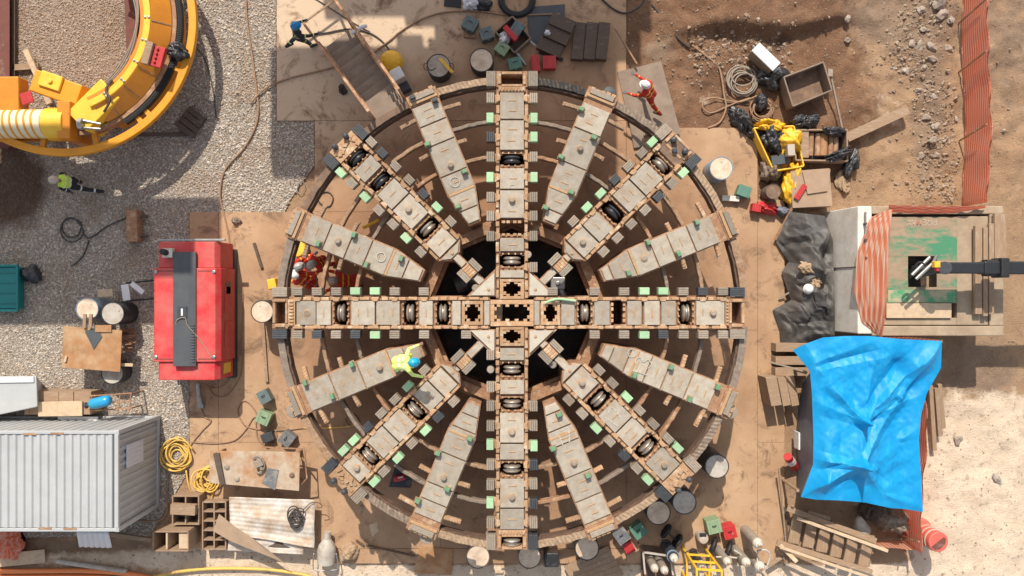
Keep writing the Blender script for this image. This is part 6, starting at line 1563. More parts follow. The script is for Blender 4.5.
def tarpz(u, v, p):
    e = min(1, 7*min(u,1-u,v,1-v)); z = 0
    sc_ = 24/(24-bz)
    q = Vector((p.x*sc_, p.y*sc_, 0))
    # taut pleats running from the pole tips to the tied corners
    for (ax, ay, bx, by, amp, wd) in CREASE:
        A = W(ax, ay); B = W(bx, by); ex, ey = B.x-A.x, B.y-A.y; l2 = ex*ex+ey*ey
        t = ((q.x-A.x)*ex+(q.y-A.y)*ey)/l2; tc = min(1, max(0, t)); dd_ = math.hypot(q.x-A.x-ex*tc, q.y-A.y-ey*tc)
        z += 1.35*amp*max(0, 1-dd_/(wd*(.55+.75*tc)))
    d1 = math.hypot(q.x-F1.x, q.y-F1.y); d2 = math.hypot(q.x-F2.x, q.y-F2.y)
    z += .16*max(0,1-d1/1.9) + .22*max(0,1-d2/1.7) - .20*math.sin(PI*u)*math.sin(PI*v)
    z += -.16*max(0, 1-math.hypot(q.x-W(900,372).x, q.y-W(900,372).y)/1.2) - .14*max(0, 1-math.hypot(q.x-W(838,380).x, q.y-W(838,380).y)/1.0) - .12*max(0,1-math.hypot(q.x-W(893,430).x, q.y-W(893,430).y)/1.0)
    ridge = abs((q.x-F1.x)*(F2.y-F1.y)-(q.y-F1.y)*(F2.x-F1.x))/max(.1,(F2-F1).length)
    n = mnoise.fractal(Vector((p.x*1.0, p.y*.8, 0)), .9, 2.0, 2)*.05 + .10*folds(p.x, p.y, 5, .45, 3, .25) + .07*folds(p.x, p.y, 31, 1.8, 3, .12) + .012*mnoise.noise(Vector((p.x*9, p.y*7, 2)))
    return (0, 0, e*(z+n))
part(coons(tl, bl_, ll, rl, 150, 200, tarpz, .006), 'tarpaulin', M['bluetarp'], ts, 0, True); smooth_by_angle([o for o in ts.children if o.name.startswith('tarpaulin')][0], .22)
a = [W(811,372,1.78), W(813,400,1.82), W(813.5,440,1.82), W(813,465,1.82), W(801,496,1.72)]
b = [Vector((W(810,372,1.7).x-.02, p.y, .04)) for p in a]; b = [W(803,382,.05), W(799,405,.05), W(796,440,.05), W(797,465,.05), W(797,492,.05)]
part(coons(a, b, [a[0],b[0]], [a[-1],b[-1]], 50, 20, lambda u,v,p: (.05*math.sin(u*9)*math.sin(PI*v),0,0), .02), 'side_sheet', M['greytarp'], ts, 0, True)
for (x,y) in ((811,374),(937,345),(917,505),(803,494),(861,421),(857.5,463)):
    t = W(x,y,1.7); part(MB().cyl((t.x,t.y,0), (t.x,t.y,1.30), .05, n=10), 'post', M['wood'], ts, 0)
for (p, q) in (((811,374),(937,345)),((803,494),(917,505)),((861,421),(857.5,463))): part(MB().bar(W(*p,1.28), W(*q,1.28), .08,.08), 'rail', M['wood'], ts, 0)
put(MB().bar(W(770,362,.7), W(803,371,1.5), .05,.05), 'prop', M['cable'], W(786,366,.6), 'pale prop pole running up to the left corner of the blue tarpaulin', 'pole')
lump('sack', 887, 517, 15, 13, .9, 10, M['sack'], 'brown plastic wrapped bundle under the lower edge of the blue tarpaulin', 'bundle', .02, 101, .3)
lump('sack', 868, 508, 9, 9, .6, 0, M['wooddark'], 'dark bundle deep in shade under the lower tarpaulin edge', 'bundle', .02, 105, .3)
cn2 = MB().lathe([(.26,0),(.25,.02),(.10,.5),(.04,.56),(0,.56)][::1], W(862,530,.35), (-.35,.75,.45), n=20); put(cn2, 'sheet_cone', M['lidgrey'], W(862,530,.3), 'grey white cone lying above the timber stair', 'cone', bevel=0, smooth=True)
put(MB().bar(W(808,512,.12), W(830,519,.12), .12,.06), 'white_plank', M['woodpale'], W(819,515,.08), 'short pale plank in shade under the tarpaulin edge', 'plank')
bo = empty('bollard', W(794,466,0), 'red and white striped bollard beside the grey side of the tarpaulin shelter', 'bollard'); p0 = W(795,467,.1)
tpv = W(787.5,456.5,.7); dd = (tpv-p0); l_ = dd.length; dd.normalize()
part(MB().lathe([(0,0),(.14,0),(.12,l_),(0,l_)], p0, dd, 18), 'post_body', M['red'], bo, .01)
part(MB().lathe([(.135,l_*.45),(.137,l_*.45),(.130,l_*.75),(.128,l_*.75)], p0, dd, 18), 'white_band', M['white'], bo, 0)
put(MB().box(W(797,440,.5),(.05,.5,.4)), 'white_post', M['white'], W(797,440,.3), 'small white slat against the grey shelter side', 'slat')
# wooden pallet steps left of the shelter
sl = empty('slatted_crate', W(783,391,DZ), 'low slatted timber crate standing left of the shelter corner', 'crate'); z = .85
for i,(x,w) in enumerate(((774,11),(784.5,8.5),(793,8))):
    part(MB().prism([tuple(W(x_,y_,z-.05*i))[:2] for x_,y_ in ((x-w/2-3,377.5),(x+w/2-3,376),(x+w/2+2.5,405),(x-w/2+3,406.5))], .1, z-.05*i), 'slat', M['wood'], sl, .01)
s2 = empty('timber_stack', W(787,357,DZ), 'stacked planks partly under the left corner of the blue tarpaulin', 'planks')
for i,(y,h_) in enumerate(((347,.5),(360,.45),(371,.4))): part(MB().box(W(790,y,h_/2+.02),(34*S(h_),8.5*S(h_),h_)), 'plank', M['wood'], s2, .01)
# upright timbers by the fence
for i,(x,y0_,y1_) in enumerate(((932,385,450),(937.5,388,436),(941,384,428))):
    put(MB().bar(W(x-2,y0_,.3), W(x+2,y1_,.16), .12,.12), 'timber', M['woody'], W(x,(y0_+y1_)/2,.1), ('longest timber nearest the fence in the group right of the tarpaulin','middle timber of three on sand right of the tarpaulin','rightmost timber of three on sand right of the tarpaulin')[i], 'timber')
# red barrel
br = empty('barrel', W(912,531,0), 'red plastic barrel with white ribs standing at the corner of the mesh fence', 'barrel')
b0 = W(905,527,0); tt = W(939,542,1.25)
b0 = Vector((tt.x-.08, tt.y+.02, 0)); l_ = 1.25
mb = MB().use(0); prof = [(0,0),(.30,0),(.33,.06)]
part(MB().lathe([(0,0),(.40,0),(.40,.3),(.34,.34),(.31,.36),(.29,l_-.02),(.27,l_),(0,l_)], b0, (.06,-.02,1), 32), 'barrel_body', M['meshred'] if 'meshred' in M else M['redpl'], br, .01)
for h_ in (.62,.82,1.02): part(MB().lathe([(.27,h_),(.315,h_+.01),(.315,h_+.05),(.27,h_+.06)], b0, (.06,-.02,1), 32), 'white_rib', M['hattan'], br, 0)
part(MB().prism([tuple(W(x,y,l_))[:2] for x,y in ((931,547),(944,537),(946,539),(945,544),(940,549),(935,550))], l_+.003, l_+.008), 'lid_mark', M['redbeam'], br, 0)

# ================================================================= BOTTOM
# timber stair
wst = empty('timber_stair', W(830,540,0), 'rough wooden stair with six wide treads and pole handrails at the bottom right', 'stair')
for i,(x,y) in enumerate(((796,527.5),(810.5,531.5),(824,536),(838,541),(851.5,546),(866,550.5))):
    z = .25+.10*i; part(MB().box(W(x,y,z), (10.8*S(z), 32*S(z), .06), rz=math.radians(-11)), 'tread', M['woody'], wst, .006)
    part(MB().box(W(x+4.5,y,z-.1), (.04, 31*S(z), .14), rz=math.radians(-11)), 'riser', M['wooddark'], wst, 0)
for (p, q, z0, z1, w, mm) in (((787,508),(876,541),.45,1.0,.16,'wood'),((797,518),(888,551),.75,1.35,.09,'woodpale'),((777,542),(872,572),.4,.95,.14,'wood'),((780,547),(868,577),.7,1.2,.08,'woodpale'),((780,545),(797,562),.5,.8,.12,'woodpale'),((784,507),(790,560),.1,.1,.07,'wooddark')):
    part(MB().bar(W(*p,z0), W(*q,z1), w, w*.8), 'rail', M[mm], wst, .01)
put(MB().bar(W(779,468,.5), W(786,545,.08), .05,.05), 'pole', M['wood'], W(782,505,.08), 'thin pole lying from the red bollard down to the timber stair', 'pole')
put(MB().bar(W(768,566,.3),W(783,556,.3),.10,.08).bar(W(783,556,.3),W(778,549,.3),.08,.08), 'bent_timber', M['wood'], W(776,560,.2), 'bent piece of timber frame left of the stair foot', 'timber')
# drums round the lower rim
drum(478,557,11.5,.85,'drumbrown','lid','lidded drum below the bottom spoke, left of the dark one', name='drum')
drum(529.5,557,11.5,.85,'drumbrown','lid','lidded drum immediately right of the bottom spoke end')
drum(587,548.5,11.8,.85,'drum','lid','lidded drum with a dark blot below the lower right spokes')
drum(658.5,513,11.8,.86,'drum','lid','brown stained lidded drum touching the lower right rim')
drum(684.5,502.5,11.8,1.35,'drum','lidgrey','tall black drum with clean grey lid right of the stained drum')
drum(717,466.5,11.8,1.3,'drum','lidgrey','black drum standing alone on the deck right of the lower right rim')
put(MB().box(W(551,556,.4),(.42,.42,.75)), 'dark_box', M['bag'], W(551,556,DZ), 'black mesh box right of the bottom drum', 'box', bevel=.03)
put(MB().prism([tuple(W(x,y,.09))[:2] for x,y in ((413.5,573),(451,575),(453,549),(419,547))], DZ, .09), 'steel_sheet', M['rustplate'], W(432,560,DZ), 'brown rust sheet lying flat below the lower left spokes', 'steel sheet', bevel=.003)
# planks stack
ps = empty('plank_stack', W(590,565,DZ), 'weathered grey corrugated planks at the bottom edge', 'planks')
for i in range(6):
    o_ = i*2.3; part(MB().bar(W(565+o_*.95,569+o_*1.6,.2+.01*i), W(609+o_*1.2,548+o_*2.1,.2+.01*i), .17,.06), 'plank', M['wood' if i%2 else 'woody'], ps, .006)
# coloured boxes, lower right
case(622,536.5,13.5,14,.45,-36,'greybox','dark grey box with a green corner below the lower right rim')
case(639,531.5,13.5,13,.44,-36,'tealgreen','dark teal green box right of the dark grey box')
case(629,548,10,11,.20,-25,'red','small red tray just below the two dark boxes', handle=False)
case(714.5,527,14,13.5,.50,-14,'sage','sage green topped box at the edge of the machine shadow')
case(730,532.5,13,13,.42,-14,'red','rusty red topped box right of the sage green box')
cnr = empty('jerrycan', W(702,534,DZ), 'white rounded canister standing left of the sage green box', 'canister'); c = W(703.5,539,.5)
b = Vector((c.x,c.y,DZ)); part(MB().lathe([(0,0),(.15,0),(.165,.04),(.165,.40),(.13,.48),(0,.5)], b, (0,0,1), 24), 'canister_body', M['hattan'], cnr, .01); part(MB().box(b+Vector((-.02,.12,.46)),(.2,.12,.06)), 'handle', M['black'], cnr, .02)
# gas cylinders
def cylinder(px, py, h, body, cap, label, r=.115, z=DZ):
    t = W(px, py, h+z); root = empty('gas_cylinder', (t.x,t.y,z), label, 'gas cylinder'); b = Vector((t.x,t.y,z))
    part(MB().lathe([(0,0),(r,0),(r,h*.82),(r*.9,h*.87),(r*.6,h*.92),(0,h*.93)], b, n=24), 'cylinder_body', M[body], root, 0, False)
    part(MB().lathe([(r*.95,h*.80),(r*1.02,h*.82),(r*.92,h*.875),(r*.62,h*.925),(r*.4,h*.93),(r*.38,h),(0,h)], b, n=24), 'cylinder_cap', M[cap], root, 0)
    part(MB().cyl(b+Vector((0,0,h)), b+Vector((0,0,h+.05)), .03, n=8).cyl(b+Vector((-.05,0,h+.02)), b+Vector((.05,0,h+.02)), .018, n=8), 'valve', M['rust'], root, 0)
    for o in root.children: smooth_by_angle(o, .6)
    return root
cylinder(656,571,1.4,'gas','gaswhite','pale capped gas cylinder, left of the pair at the bottom edge')
cylinder(666,573,1.4,'gas','gaswhite','pale capped gas cylinder, right of the pair at the bottom edge')
cylinder(703,567,1.3,'drum','gaswhite','gas cylinder standing inside the yellow cage')
cylinder(729,564,1.35,'gas','gaswhite','gas cylinder with brown valve right of the yellow cage')
cylinder(748.5,565,1.45,'gas','gaswhite','gas cylinder with dark valve in the grey pipe rack', .13)
cylinder(760.5,546,1.5,'gas','gaswhite','tall brown gas cylinder highest of the group near the timber stair', .15)
cylinder(762,569,1.3,'gas','gaswhite','gas cylinder with round white cap at the right end of the pipe rack', .15)
tro = empty('cylinder_trolley', W(668,547,DZ), 'two wheeled trolley carrying a navy gas cylinder with beige cap', 'trolley')
t = W(674.5,559,1.4); b = Vector((t.x,t.y,DZ+.1)); part(MB().lathe([(0,0),(.17,0),(.17,1.0),(.13,1.14),(0,1.16)], b, n=24), 'cylinder_body', M['navy'], tro, .01)
part(MB().lathe([(.10,1.10),(.12,1.14),(.10,1.24),(.05,1.28),(.04,1.36),(0,1.36)], b, n=20), 'cylinder_cap', M['gaswhite'], tro, 0)
part(MB().lathe([(.172,.96),(.178,.97),(.178,1.03),(.172,1.04)], b, n=24), 'blue_band', M['drumblue'], tro, 0)
for (x,y,rz) in ((666,531,.7),(677,541,.75)):
    c = W(x,y,.25); ax = Vector((math.cos(rz+.9), -math.sin(rz+.9)*-.2-.4, 0)).normalized(); ax = Vector((.80,-.6,0))
    w_ = part(MB().lathe([(0,-.03),(.13,-.03),(.14,-.045),(.22,-.045),(.24,0),(.22,.045),(.14,.045),(.13,.03),(0,.03)], c, ax, 28), 'wheel', M['black'], tro, .004)
part(MB().cyl(W(666,531,.25), W(677,541,.25), .025, n=8).bar(W(668,543,.25), W(662,540,1.0), .04,.04).bar(W(676,548,.25), W(672,556,1.1), .04,.04), 'trolley_frame', M['dark'], tro, 0)
hose('hose', [(684,553,.7),(694,549,.4),(700,553,.3)], DZ, .016, M['hosedark'], 'thin hose from the navy cylinder trolley to the yellow cage')
cg = empty('yellow_cage', W(698,550,DZ), 'bright yellow tubular cage for gas cylinders at the bottom edge', 'cage')
A_, B_ = W(681.5,546,0), W(704.5,547.5,0); hh_ = 2.0; dp = Vector((0,-.75,0))
for p in (A_, B_, A_+dp, B_+dp): part(MB().bar(p+Vector((0,0,DZ)), p+Vector((0,0,hh_)), .06,.06), 'post', M['frameye'], cg, .006)
for z in (.75,1.35,hh_-.03):
    part(MB().bar(A_+Vector((0,0,z)), B_+Vector((0,0,z)), .055,.055), 'rail', M['frameye'], cg, .006)
for z in (.75,hh_-.03):
    for p in (A_,B_): part(MB().bar(p+Vector((0,0,z)), p+dp+Vector((0,0,z)), .055,.055), 'rail', M['frameye'], cg, .006)
    part(MB().bar(A_+dp+Vector((0,0,z)), B_+dp+Vector((0,0,z)), .055,.055), 'rail', M['frameye'], cg, .006)
m_ = (A_+B_)/2; part(MB().bar(m_+Vector((0,0,hh_-.03)), m_+dp+Vector((0,0,hh_-.03)), .05,.05), 'rail', M['frameye'], cg, .006)
prk = empty('pipe_rack', W(750,555,DZ), 'rack of bent grey pipes around the gas cylinders', 'rack')
for (ps_) in ([(745,536,.2),(751,548,.7),(757,556,1.0),(757,566,1.2)],[(757,551,1.1),(766,550,1.1),(770,556,1.1),(767,566,1.1)],[(734,550,.9),(742,556,1.0),(746,566,1.1)],[(716,557,.9),(728,557,1.0),(737,558,1.0)],[(737,556,.1),(738,566,1.0)]):
    part(MB().tube(spline([W(x,y,z) for x,y,z in ps_],6), .028, 7), 'pipe', M['lidgrey'], prk, 0, True)
for (x,y) in ((713,546),(728,550)):
    c = W(x,y,.3); 
    if x == 713: tw = empty('spare_wheels', (c.x,c.y,DZ), 'two narrow tyres leaning by the right side of the yellow cage', 'tyres')
    part(MB().lathe([(.17,-.05),(.25,-.055),(.29,0),(.25,.055),(.17,.05),(.15,0)], c, (.85,-.35,0.25), 28), 'tyre', M['black'], tw, 0, True)
    part(MB().lathe([(0,-.03),(.165,-.04),(.165,.04),(0,.03)], c, (.85,-.35,.25), 24), 'rim', M['concrete'], tw, .004)
put(MB().bar(W(721,545,.05), W(725,561,.9), .06,.05), 'wood_stake', M['woodpale'], W(722,548,DZ), 'pale wooden stake between the two leaning tyres', 'stake')
rkk = empty('bottle_rack', W(656,560,DZ), 'dark rusty rack frame around the pair of pale cylinders', 'rack')
for (p,q) in (((643,552),(670,556)),((643,552),(645,574)),((670,556),(673,575))): part(MB().bar(W(*p,.9), W(*q,.95), .05,.05), 'rail', M['lidgrey'], rkk, 0)
for (x,y) in ((643,552),(670,556)): p = W(x,y,.9); part(MB().bar(Vector((p.x,p.y,DZ)), p, .045,.045), 'post', M['rust'], rkk, 0)
part(MB().prism([tuple(W(x,y,.1))[:2] for x,y in ((641,545),(670,548),(672,580),(641,580))], DZ, .1), 'base_tray', M['rustdark'], rkk, 0)
# lower left: table, boxes, hoses
wt = empty('work_table', W(252,472,DZ), 'steel work table with an orange rusted worn top left of the lower rim', 'table'); z = .85
P = [tuple(W(x,y,z))[:2] for x,y in ((210,451),(300,452),(299,491),(209,483))]
part(MB().prism(P, z-.05, z), 'table_top', M['tabletop'], wt, .008)
for (x,y) in ((215,455),(294,456),(294,487),(214,480)): p = W(x,y,z); part(MB().bar(Vector((p.x,p.y,DZ)), p-Vector((0,0,.06)), .08,.08), 'leg', M['rust'], wt, 0)
put(MB().bar(W(215,453,z+.05), W(222,485,z+.05), .10,.07).bar(W(218,453,z+.05), W(224,484,z+.05), .07,.06), 'angle_bars', M['wooddark'], W(218,470,z), 'dark angle bars across the left end of the work table', 'bars')
vs_ = empty('bench_vice', W(259,462,z), 'pale rope and vice heap on the work table', 'vice')
part(MB().box(W(259,463,z+.1),(.25,.2,.2),rz=.4).cyl(W(258,458,z+.12),W(262,470,z+.12),.05,n=10), 'vice_body', M['scraper'], vs_, .01)
part(MB().tube(spline([W(x,y,z+.1) for x,y in ((252,458),(258,456),(263,461),(264,468),(259,473),(256,471))],6), .03, 6), 'rope', M['cable'], vs_, 0, True)
for (x,y,lab) in ((227,467,'small grey disc left of centre on the work table'),(237,479,'small grey disc near the lower edge of the work table'),(292,475,'brown disc with a dark hub at the right end of the work table')):
    put(MB().lathe([(0,0),(.075,0),(.075,.03),(.04,.05),(0,.05)], W(x,y,z+.002), n=18), 'grinding_disc', M['scraper'] if 'grey' in lab else M['brown'], W(x,y,z), lab, 'disc', bevel=0)
put(MB().prism([tuple(W(x,y,z))[:2] for x,y in ((262,483),(275,490),(279,470),(268,468))], z+.003, z+.02), 'grey_sheet', M['greybox'], W(270,478,z), 'grey patch of sheet on the right half of the work table', 'sheet', bevel=0)
fr_ = empty('trestle', W(300,470,DZ), 'thin rusty angle frame leaning right of the work table', 'trestle')
for (p,q) in (((296,462,.2),(304,447,1.0)),((304,447,1.0),(307,478,.9)),((296,462,.2),(297,490,.5)),((307,478,.9),(297,490,.5)),((262,447,.9),(304,449,.95)),((300,455,.6),(306,462,.9))): part(MB().bar(W(*p), W(*q), .035,.035), 'bar', M['rust'], fr_, 0)
case(263.5,397,11,13,.38,-28,'teal','teal flecked open box, uppermost of the four boxes below the generator')
case(263,418,13.5,13,.40,24,'sage','sage green box second from top of the boxes below the generator')
case(267,437.5,12,9,.25,-20,'dark','black box left of the grey box above the work table',handle=False)
case(286.5,439,14,13,.30,-52,'greybox','grey metal box tilted beside the black box above the work table')
def tangle(cx, cy, R, n, off, seed):
    q = random.Random(seed); out = []
    for t in range(n):
        ox, oy, r = q.uniform(-off,off), q.uniform(-off,off), R*q.uniform(.55,1.1); sx, sy = q.uniform(.75,1.1), q.uniform(.85,1.2); ph = q.uniform(0,.6)
        for i in range(8): a = ph+2*PI*i/8; out.append((cx+ox+r*sx*math.cos(a), cy+oy+r*sy*math.sin(a), .02*t*q.uniform(.6,1.2)))
    return out
hose('hose_coil', tangle(177,456,13,9,3.5,5), .05, .026, M['hoseyel'], 'yellow hose coil on gravel beside the deck edge', 'hose coil', 5)
hose('hose_coil', tangle(206,481,12,10,5.5,9)+[(212,498),(200,503),(190,490),(186,470)], DZ+.02, .026, M['hoseyel'], 'tangled yellow hose coil left of the work table', 'hose coil', 5)
hose('hose', [(192,442),(215,443.5),(235,440),(247,428),(255,417),(268,424),(276,432),(275,442),(268,446),(258,439),(256,424),(257,415),(250,404),(243,401),(238,409),(240,419),(248,427),(265,430),(285,430),(303,428)], DZ+.02, .02, M['hosetan'], 'tan hose making a loop round the green box below the generator')
hose('hose', [(201,408),(205,417),(211,421),(203,430),(196,438),(190,446)], DZ+.02, .022, M['hosetan'], 'tan hose from the metal coupling to the yellow coil')
hose('hose', [(168,470),(167,495),(167,512),(160,520),(146,521),(130,520)], .06, .024, M['hosetan'], 'tan hose running from the yellow coil along the container')
hose('hose', [(303,428),(330,428),(350,426),(360,422)], DZ+.02, .02, M['hoseyel'], 'yellow hose running under the lower left spoke')
def shelf(px0, py0, px1, py1, h, rows, cols, label, m='wood', rot=0):
    zt = h; a, b = W(px0,py0,zt), W(px1,py1,zt); root = empty('timber_shelf', ((a.x+b.x)/2,(a.y+b.y)/2,DZ), label, 'shelf')
    part(MB().box(((a.x+b.x)/2,(a.y+b.y)/2,.09), (abs(b.x-a.x),abs(a.y-b.y),.04)), 'back_panel', M['wooddark'], root, 0)
    for i in range(cols+1): x = a.x+(b.x-a.x)*i/cols; part(MB().box((x,(a.y+b.y)/2,zt/2+.06), (.04,abs(a.y-b.y)+.04,zt-.05)), 'upright', M[m], root, .004)
    for i in range(rows+1): y = a.y+(b.y-a.y)*i/rows; part(MB().box(((a.x+b.x)/2,y,zt/2+.06), (abs(b.x-a.x)-.05,.045,zt-.08)), 'shelf_board', M[m], root, .004)
    return root
shelf(203,502,226,549,.4,5,2,'brown pigeonhole shelf lying on its back below the tangled yellow hose')
shelf(173,496,199,524,.55,2,2,'open wooden box frame right of the container corner')
put(MB().box(W(184,509,.68),(.72,.30,.2),rz=-.05), 'timber_block', M['wood'], W(184,509,.57), 'squared timber lying on the open wooden box frame', 'timber')
kb = empty('open_cabinet', W(176,540,0), 'dark open cabinet with pale dividers standing below the wooden box frame', 'cabinet'); h_ = .95
x0,y0 = W(153,532,h_).x, W(153,532,h_).y; x1,y1 = W(188,551,h_).x, W(188,551,h_).y
for r in (((x0+x1)/2,y0,x1-x0,.03),((x0+x1)/2,y1,x1-x0,.03)): part(MB().box((r[0],r[1],h_/2),(r[2],r[3],h_)), 'cabinet_side', M['wood'], kb, .004)
for x in (x0,x1): part(MB().box((x,(y0+y1)/2,h_/2),(.03,y0-y1-.04,h_)), 'cabinet_side', M['wood'], kb, .004)
part(MB().box(((x0+x1)/2,(y0+y1)/2,.2),(x1-x0-.05,y0-y1-.05,.04)), 'cabinet_floor', M['hollowdark'], kb, 0)
for f in (.38,): part(MB().box((x0+(x1-x0)*f,(y0+y1)/2,h_/2+.05),(.05,y0-y1-.06,h_-.15)), 'divider', M['woodpale'], kb, .004)
part(MB().box((x0+(x1-x0)*.84,(y0+y1)/2,h_/2+.05),((x1-x0)*.26,y0-y1-.08,h_-.25)), 'pale_panel', M['woodpale'], kb, .004)
# roof sheet heap
rs = empty('sheet_stack', W(270,520,DZ), 'stack of dirty white corrugated roofing sheets left of the funnel', 'roof sheets')
def rsheet(P4, dz, seed, m='whitesheet'):
    P4 = [Vector(p)+Vector((0,0,dz)) for p in P4]
    return coons([P4[0],P4[1]],[P4[3],P4[2]],[P4[0],P4[3]],[P4[1],P4[2]],20,60, lambda u,v,p: (0,0,.005*math.sin(v*2*PI*9)+.10*mnoise.noise(Vector((u*3,v*3,seed)))), .01)
z = .55
part(rsheet([W(229,497,z),W(315,500,z),W(314,548,z),W(230,534,z)],0,1), 'roof_sheet', M['whitesheet'], rs, 0, True)
part(rsheet([W(231,505,z),W(305,512,z),W(302,556,z),W(226,552,z)],-.12,2), 'roof_sheet', M['whitesheet'], rs, 0, True)
part(MB().box(W(270,525,.24),(2.0,1.2,.34),rz=-.06), 'stack_bearer', M['wooddark'], rs, .01)
put(coons([W(219,514,.75),W(236,527,.78),W(262,545,.72)],[W(213,531,.72),W(231,541,.76),W(285,563,.62)],[W(219,514,.75),W(213,531,.72)],[W(262,545,.72),W(285,563,.62)],24,8,lambda u,v,p:(0,0,.03*abs(math.sin(u*4))),.02), 'folded_board', M['cardboard'], W(240,535,.6), 'brown folded board lying across the white roof sheets', 'board', bevel=0)
hose('wire_bundle', coil_pts(296,519,6.5,7,2.5,.02,1.15,5), .62, .018, M['hosedark'], 'tangle of dark wire on the white roof sheets', 'wire bundle', 4)
hose('wire', [(303,510),(311,503),(319,503),(322,507),(317,508)], .62, .012, M['hosedark'], 'single curved wire from the tangle over the sheet edge', 'wire')
fn = empty('funnel', W(325,548,0), 'pale grey metal funnel with wire handle lying at the bottom deck edge', 'funnel')
p0 = W(326,563,.30); ax = (W(328,528,.38)-p0).normalized()
o = part(MB().lathe([(.0,.02),(.24,.0),(.26,.01),(.27,.42),(.24,.55),(.12,.72),(.10,.74),(.10,.95),(0,.95)], p0, ax, 30), 'funnel_body', M['lidgrey'], fn, 0); smooth_by_angle(o, .6)
part(MB().tube(spline([W(314,553,.3),W(313,566,.3),W(316,570,.3),W(335,570,.3),W(338,566,.3),W(336,553,.3)],5), .018, 6), 'wire_handle', M['metal'], fn, 0, True)
lump('sack', 350, 550, 8, 8, .35, -30, M['cloth'], 'tan folded sack right of the funnel', 'sack', DZ, 111, .2); lump('stone', 344, 556, 3.5, 4, .2, 0, M['rock'], 'pale stone between the funnel and the tan sack', 'stone', DZ, 113, .1, sub=3)
for (x,y,x2,y2,lab) in ((356,540,364,546,'short'),(366,545,415,556,'long')): put(MB().bar(W(x,y,.1),W(x2,y2,.1),.05,.05), 'steel_bar', M['rustdark'], W(x,y,DZ), '%s dark bar on the deck right of the tan sack' % lab, 'bar')
ft = empty('floor_hatch', W(344,532,DZ), 'small pale diamond sheet on the brown deck above the sack', 'sheet'); part(MB().prism([tuple(W(x,y,.08))[:2] for x,y in ((369,525),(377,522),(379,531),(372,537))], DZ+.004, DZ+.012), 'sheet', M['woodpale'], ft, 0)
# bottom strip: pipe, nets, hoses
put(MB().cyl(W(57,561,.12), W(127,571.5,.12), .075, n=18), 'steel_pipe', M['lidgrey'], W(92,566,.04), 'galvanised grey pipe lying on sand below the container', 'pipe', bevel=0)
lump('orange_netting', 12, 541, 15, 13, .5, 20, M['meshZ'], 'crumpled orange netting below the container in the lower left corner', 'netting', .05, 121, .4)
hose('orange_pipe', [(-30,572),(40,571),(90,571),(130,574),(160,580)], .12, .075, M['hoseora'], 'thick orange pipe along the bottom left edge', 'pipe'); hose('orange_pipe', [(-30,577),(40,576.5),(100,577),(130,581)], .10, .07, M['hoseora'], 'second orange pipe just below the first at the bottom edge', 'pipe')
hose('yellow_hose', [(150,578),(180,571.5),(220,568.5),(265,569.5),(300,574),(320,580)], .10, .05, M['hoseyel'], 'yellow hose arching along the bottom edge below the roof sheets', 'hose')
put(MB().bar(W(110,534,.2), W(152,540,.2), .12,.1), 'timber', M['wood'], W(130,537,.1), 'timber rail on the soil between the awning sheet and the open cabinet', 'timber')
put(MB().bar(W(-20,562,.1), W(45,556,.1), .4,.04), 'board', M['woodpale'], W(10,560,.05), 'faded board half buried in sand at the lower left', 'board')
for (x,y,lab) in ((505,567,'upper'),(499,572,'lower')): put(MB().bar(W(x-4,y,.1),W(x+4,y,.1),.06,.04), 'wood_chip', M['woodpale'], W(x,y,DZ), '%s of two small pale wood chips below the bottom spoke' % lab, 'wood chip')
# things inside the wheel
tri = put(MB().prism([tuple(W(x,y,.1))[:2] for x,y in ((395,466),(412,478),(410,488),(389,487))], DZ, .10), 'black_wedge', M['bag'], W(400,478,DZ), 'black triangular tray on the deck between the lower left spokes', 'tray', bevel=.01)
ext = empty('fire_extinguisher', W(400,478,.12), 'red fire extinguisher lying on the black triangular tray', 'extinguisher')
part(MB().lathe([(0,-.19),(.07,-.19),(.085,-.15),(.085,.12),(.05,.17),(0,.18)], W(400,478,.22), (.95,.2,0), 20), 'bottle', M['red'], ext, 0, True)
part(MB().box(W(400.5,477.5,.305),(.16,.035,.008),rz=.2), 'white_label', M['white'], ext, 0); part(MB().box(W(407,476.5,.22),(.1,.06,.08),rz=.2), 'valve', M['black'], ext, .01)
put(MB().bar(W(363,228,.9), W(379,220,1.0), .09,.06), 'spirit_level', M['frameye'], W(371,224,.85), 'yellow bar tool between the upper left spokes', 'bar')
yd = MB().lathe([(0,0),(.26,0),(.28,.1),(.28,.5),(.25,.55),(0,.55)], W(301,249,DZ), n=24); put(yd, 'yellow_drum', M['yellow2'], W(301,249,DZ), 'small yellow drum inside the rim beside the crew in red', 'drum', bevel=.02)
put(MB().box(W(274,284,.3),(.25,.3,.5),rz=.2), 'yellow_box', M['frameye'], W(274,284,DZ), 'tiny yellow box just outside the left end of the left spoke', 'box', bevel=.03)
hose('hose', [(322,205),(318,200),(320,194),(328,192),(333,198),(330,206),(324,206)], DZ+.02, .02, M['hosedark'], 'small dark hose loop inside the rim near the upper left spoke', 'hose')
hose('hose', [(345,418),(352,414),(358,420),(355,426),(347,424),(345,418)], DZ+.02, .02, M['hosetan'], 'brown hose loop under the lower left spokes', 'hose')
put(MB().bar(W(383,388,.6), W(398,391,.6), .14,.12), 'timber', M['wood'], W(390,390,.5), 'brown wooden block in the gap beside the lower left spoke', 'timber')
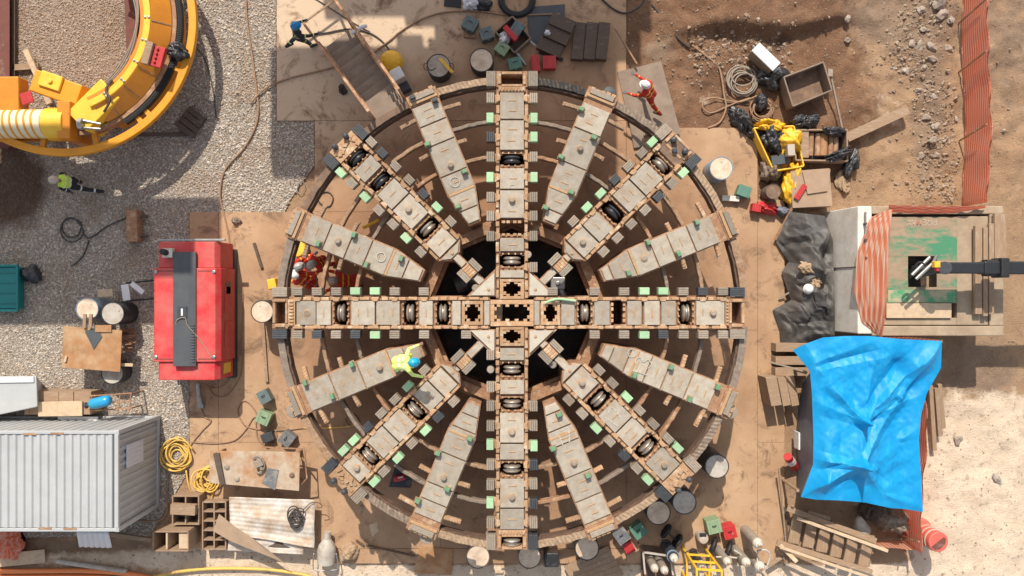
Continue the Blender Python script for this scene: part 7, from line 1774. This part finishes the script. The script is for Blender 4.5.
# ================================================================= unseen gantry stand-in: slabs added and shaped to shade upper deck and gravel
SUN_AZ = Vector((-.17, 1.0, 0)).normalized(); SUN_EL = math.radians(47)
gc = empty('shade_slabs', (-4, 13, 0), 'unseen yellow slabs on legs, added north of the deck as a gantry stand-in to cast shadows', 'shadow caster'); gzz = 9.0
sh_ = SUN_AZ*(gzz/math.tan(SUN_EL))
def caster(name, x0, y0, x1, y1, h=.5):
    a, b = W(x0,y0,0)+sh_, W(x1,y1,0)+sh_
    part(MB().box(((a.x+b.x)/2,(a.y+b.y)/2,gzz), (abs(b.x-a.x),abs(a.y-b.y),h)), name, M['yellow'], gc, .02)
caster('shade_slab_top', 405,-120,650,22); caster('shade_slab', 272,56,616,172); caster('shade_slab', 436,30,640,44); caster('shade_slab', 398,44,424,57); caster('shade_slab', 430,47.5,640,57)
caster('shade_slab', 325,-60,352,15); caster('shade_slab', 350,-60,404,12); caster('shade_slab_left', -130,205,221,318)
for (x, y) in ((-22,26),(12,26),(-22,12),(12,30)): part(MB().box((x,y,4.4),(.5,.5,8.8)), 'leg', M['yellow'], gc, .02)

# ================================================================= light, sky, camera
w = bpy.data.worlds.new('World'); scene.world = w; w.use_nodes = True; nt = w.node_tree
bg = nt.nodes['Background']; sk = nt.nodes.new('ShaderNodeTexSky'); sk.sky_type = 'NISHITA'; sk.sun_disc = False
sk.sun_elevation = SUN_EL; sk.sun_rotation = math.atan2(SUN_AZ.x, SUN_AZ.y); sk.altitude = 400; sk.dust_density = 2.0; sk.air_density = 1.2
hs = nt.nodes.new('ShaderNodeHueSaturation'); hs.inputs['Saturation'].default_value = .45; nt.links.new(sk.outputs[0], hs.inputs['Color']); nt.links.new(hs.outputs[0], bg.inputs[0]); bg.inputs[1].default_value = .15
sd = bpy.data.lights.new('sun', 'SUN'); sd.energy = 4.3; sd.angle = math.radians(.6); sd.color = (1.0,.93,.82)
so = bpy.data.objects.new('sun', sd); COL.objects.link(so)
dirv = -(SUN_AZ*math.cos(SUN_EL)+Vector((0,0,math.sin(SUN_EL)))); so.rotation_euler = dirv.to_track_quat('-Z','Y').to_euler(); so.location = (0,20,30)
cam = bpy.data.cameras.new('camera'); co = bpy.data.objects.new('camera', cam); COL.objects.link(co)
co.location = (0,0,H); co.rotation_euler = (0,0,0); cam.sensor_width = 36; cam.lens = 36*F/1024; cam.clip_end = 1500; cam.clip_start = .1
scene.camera = co
vs = scene.view_settings; vs.view_transform = 'Standard'; vs.look = 'None'; vs.exposure = .24; vs.gamma = 1
scene.render.film_transparent = False
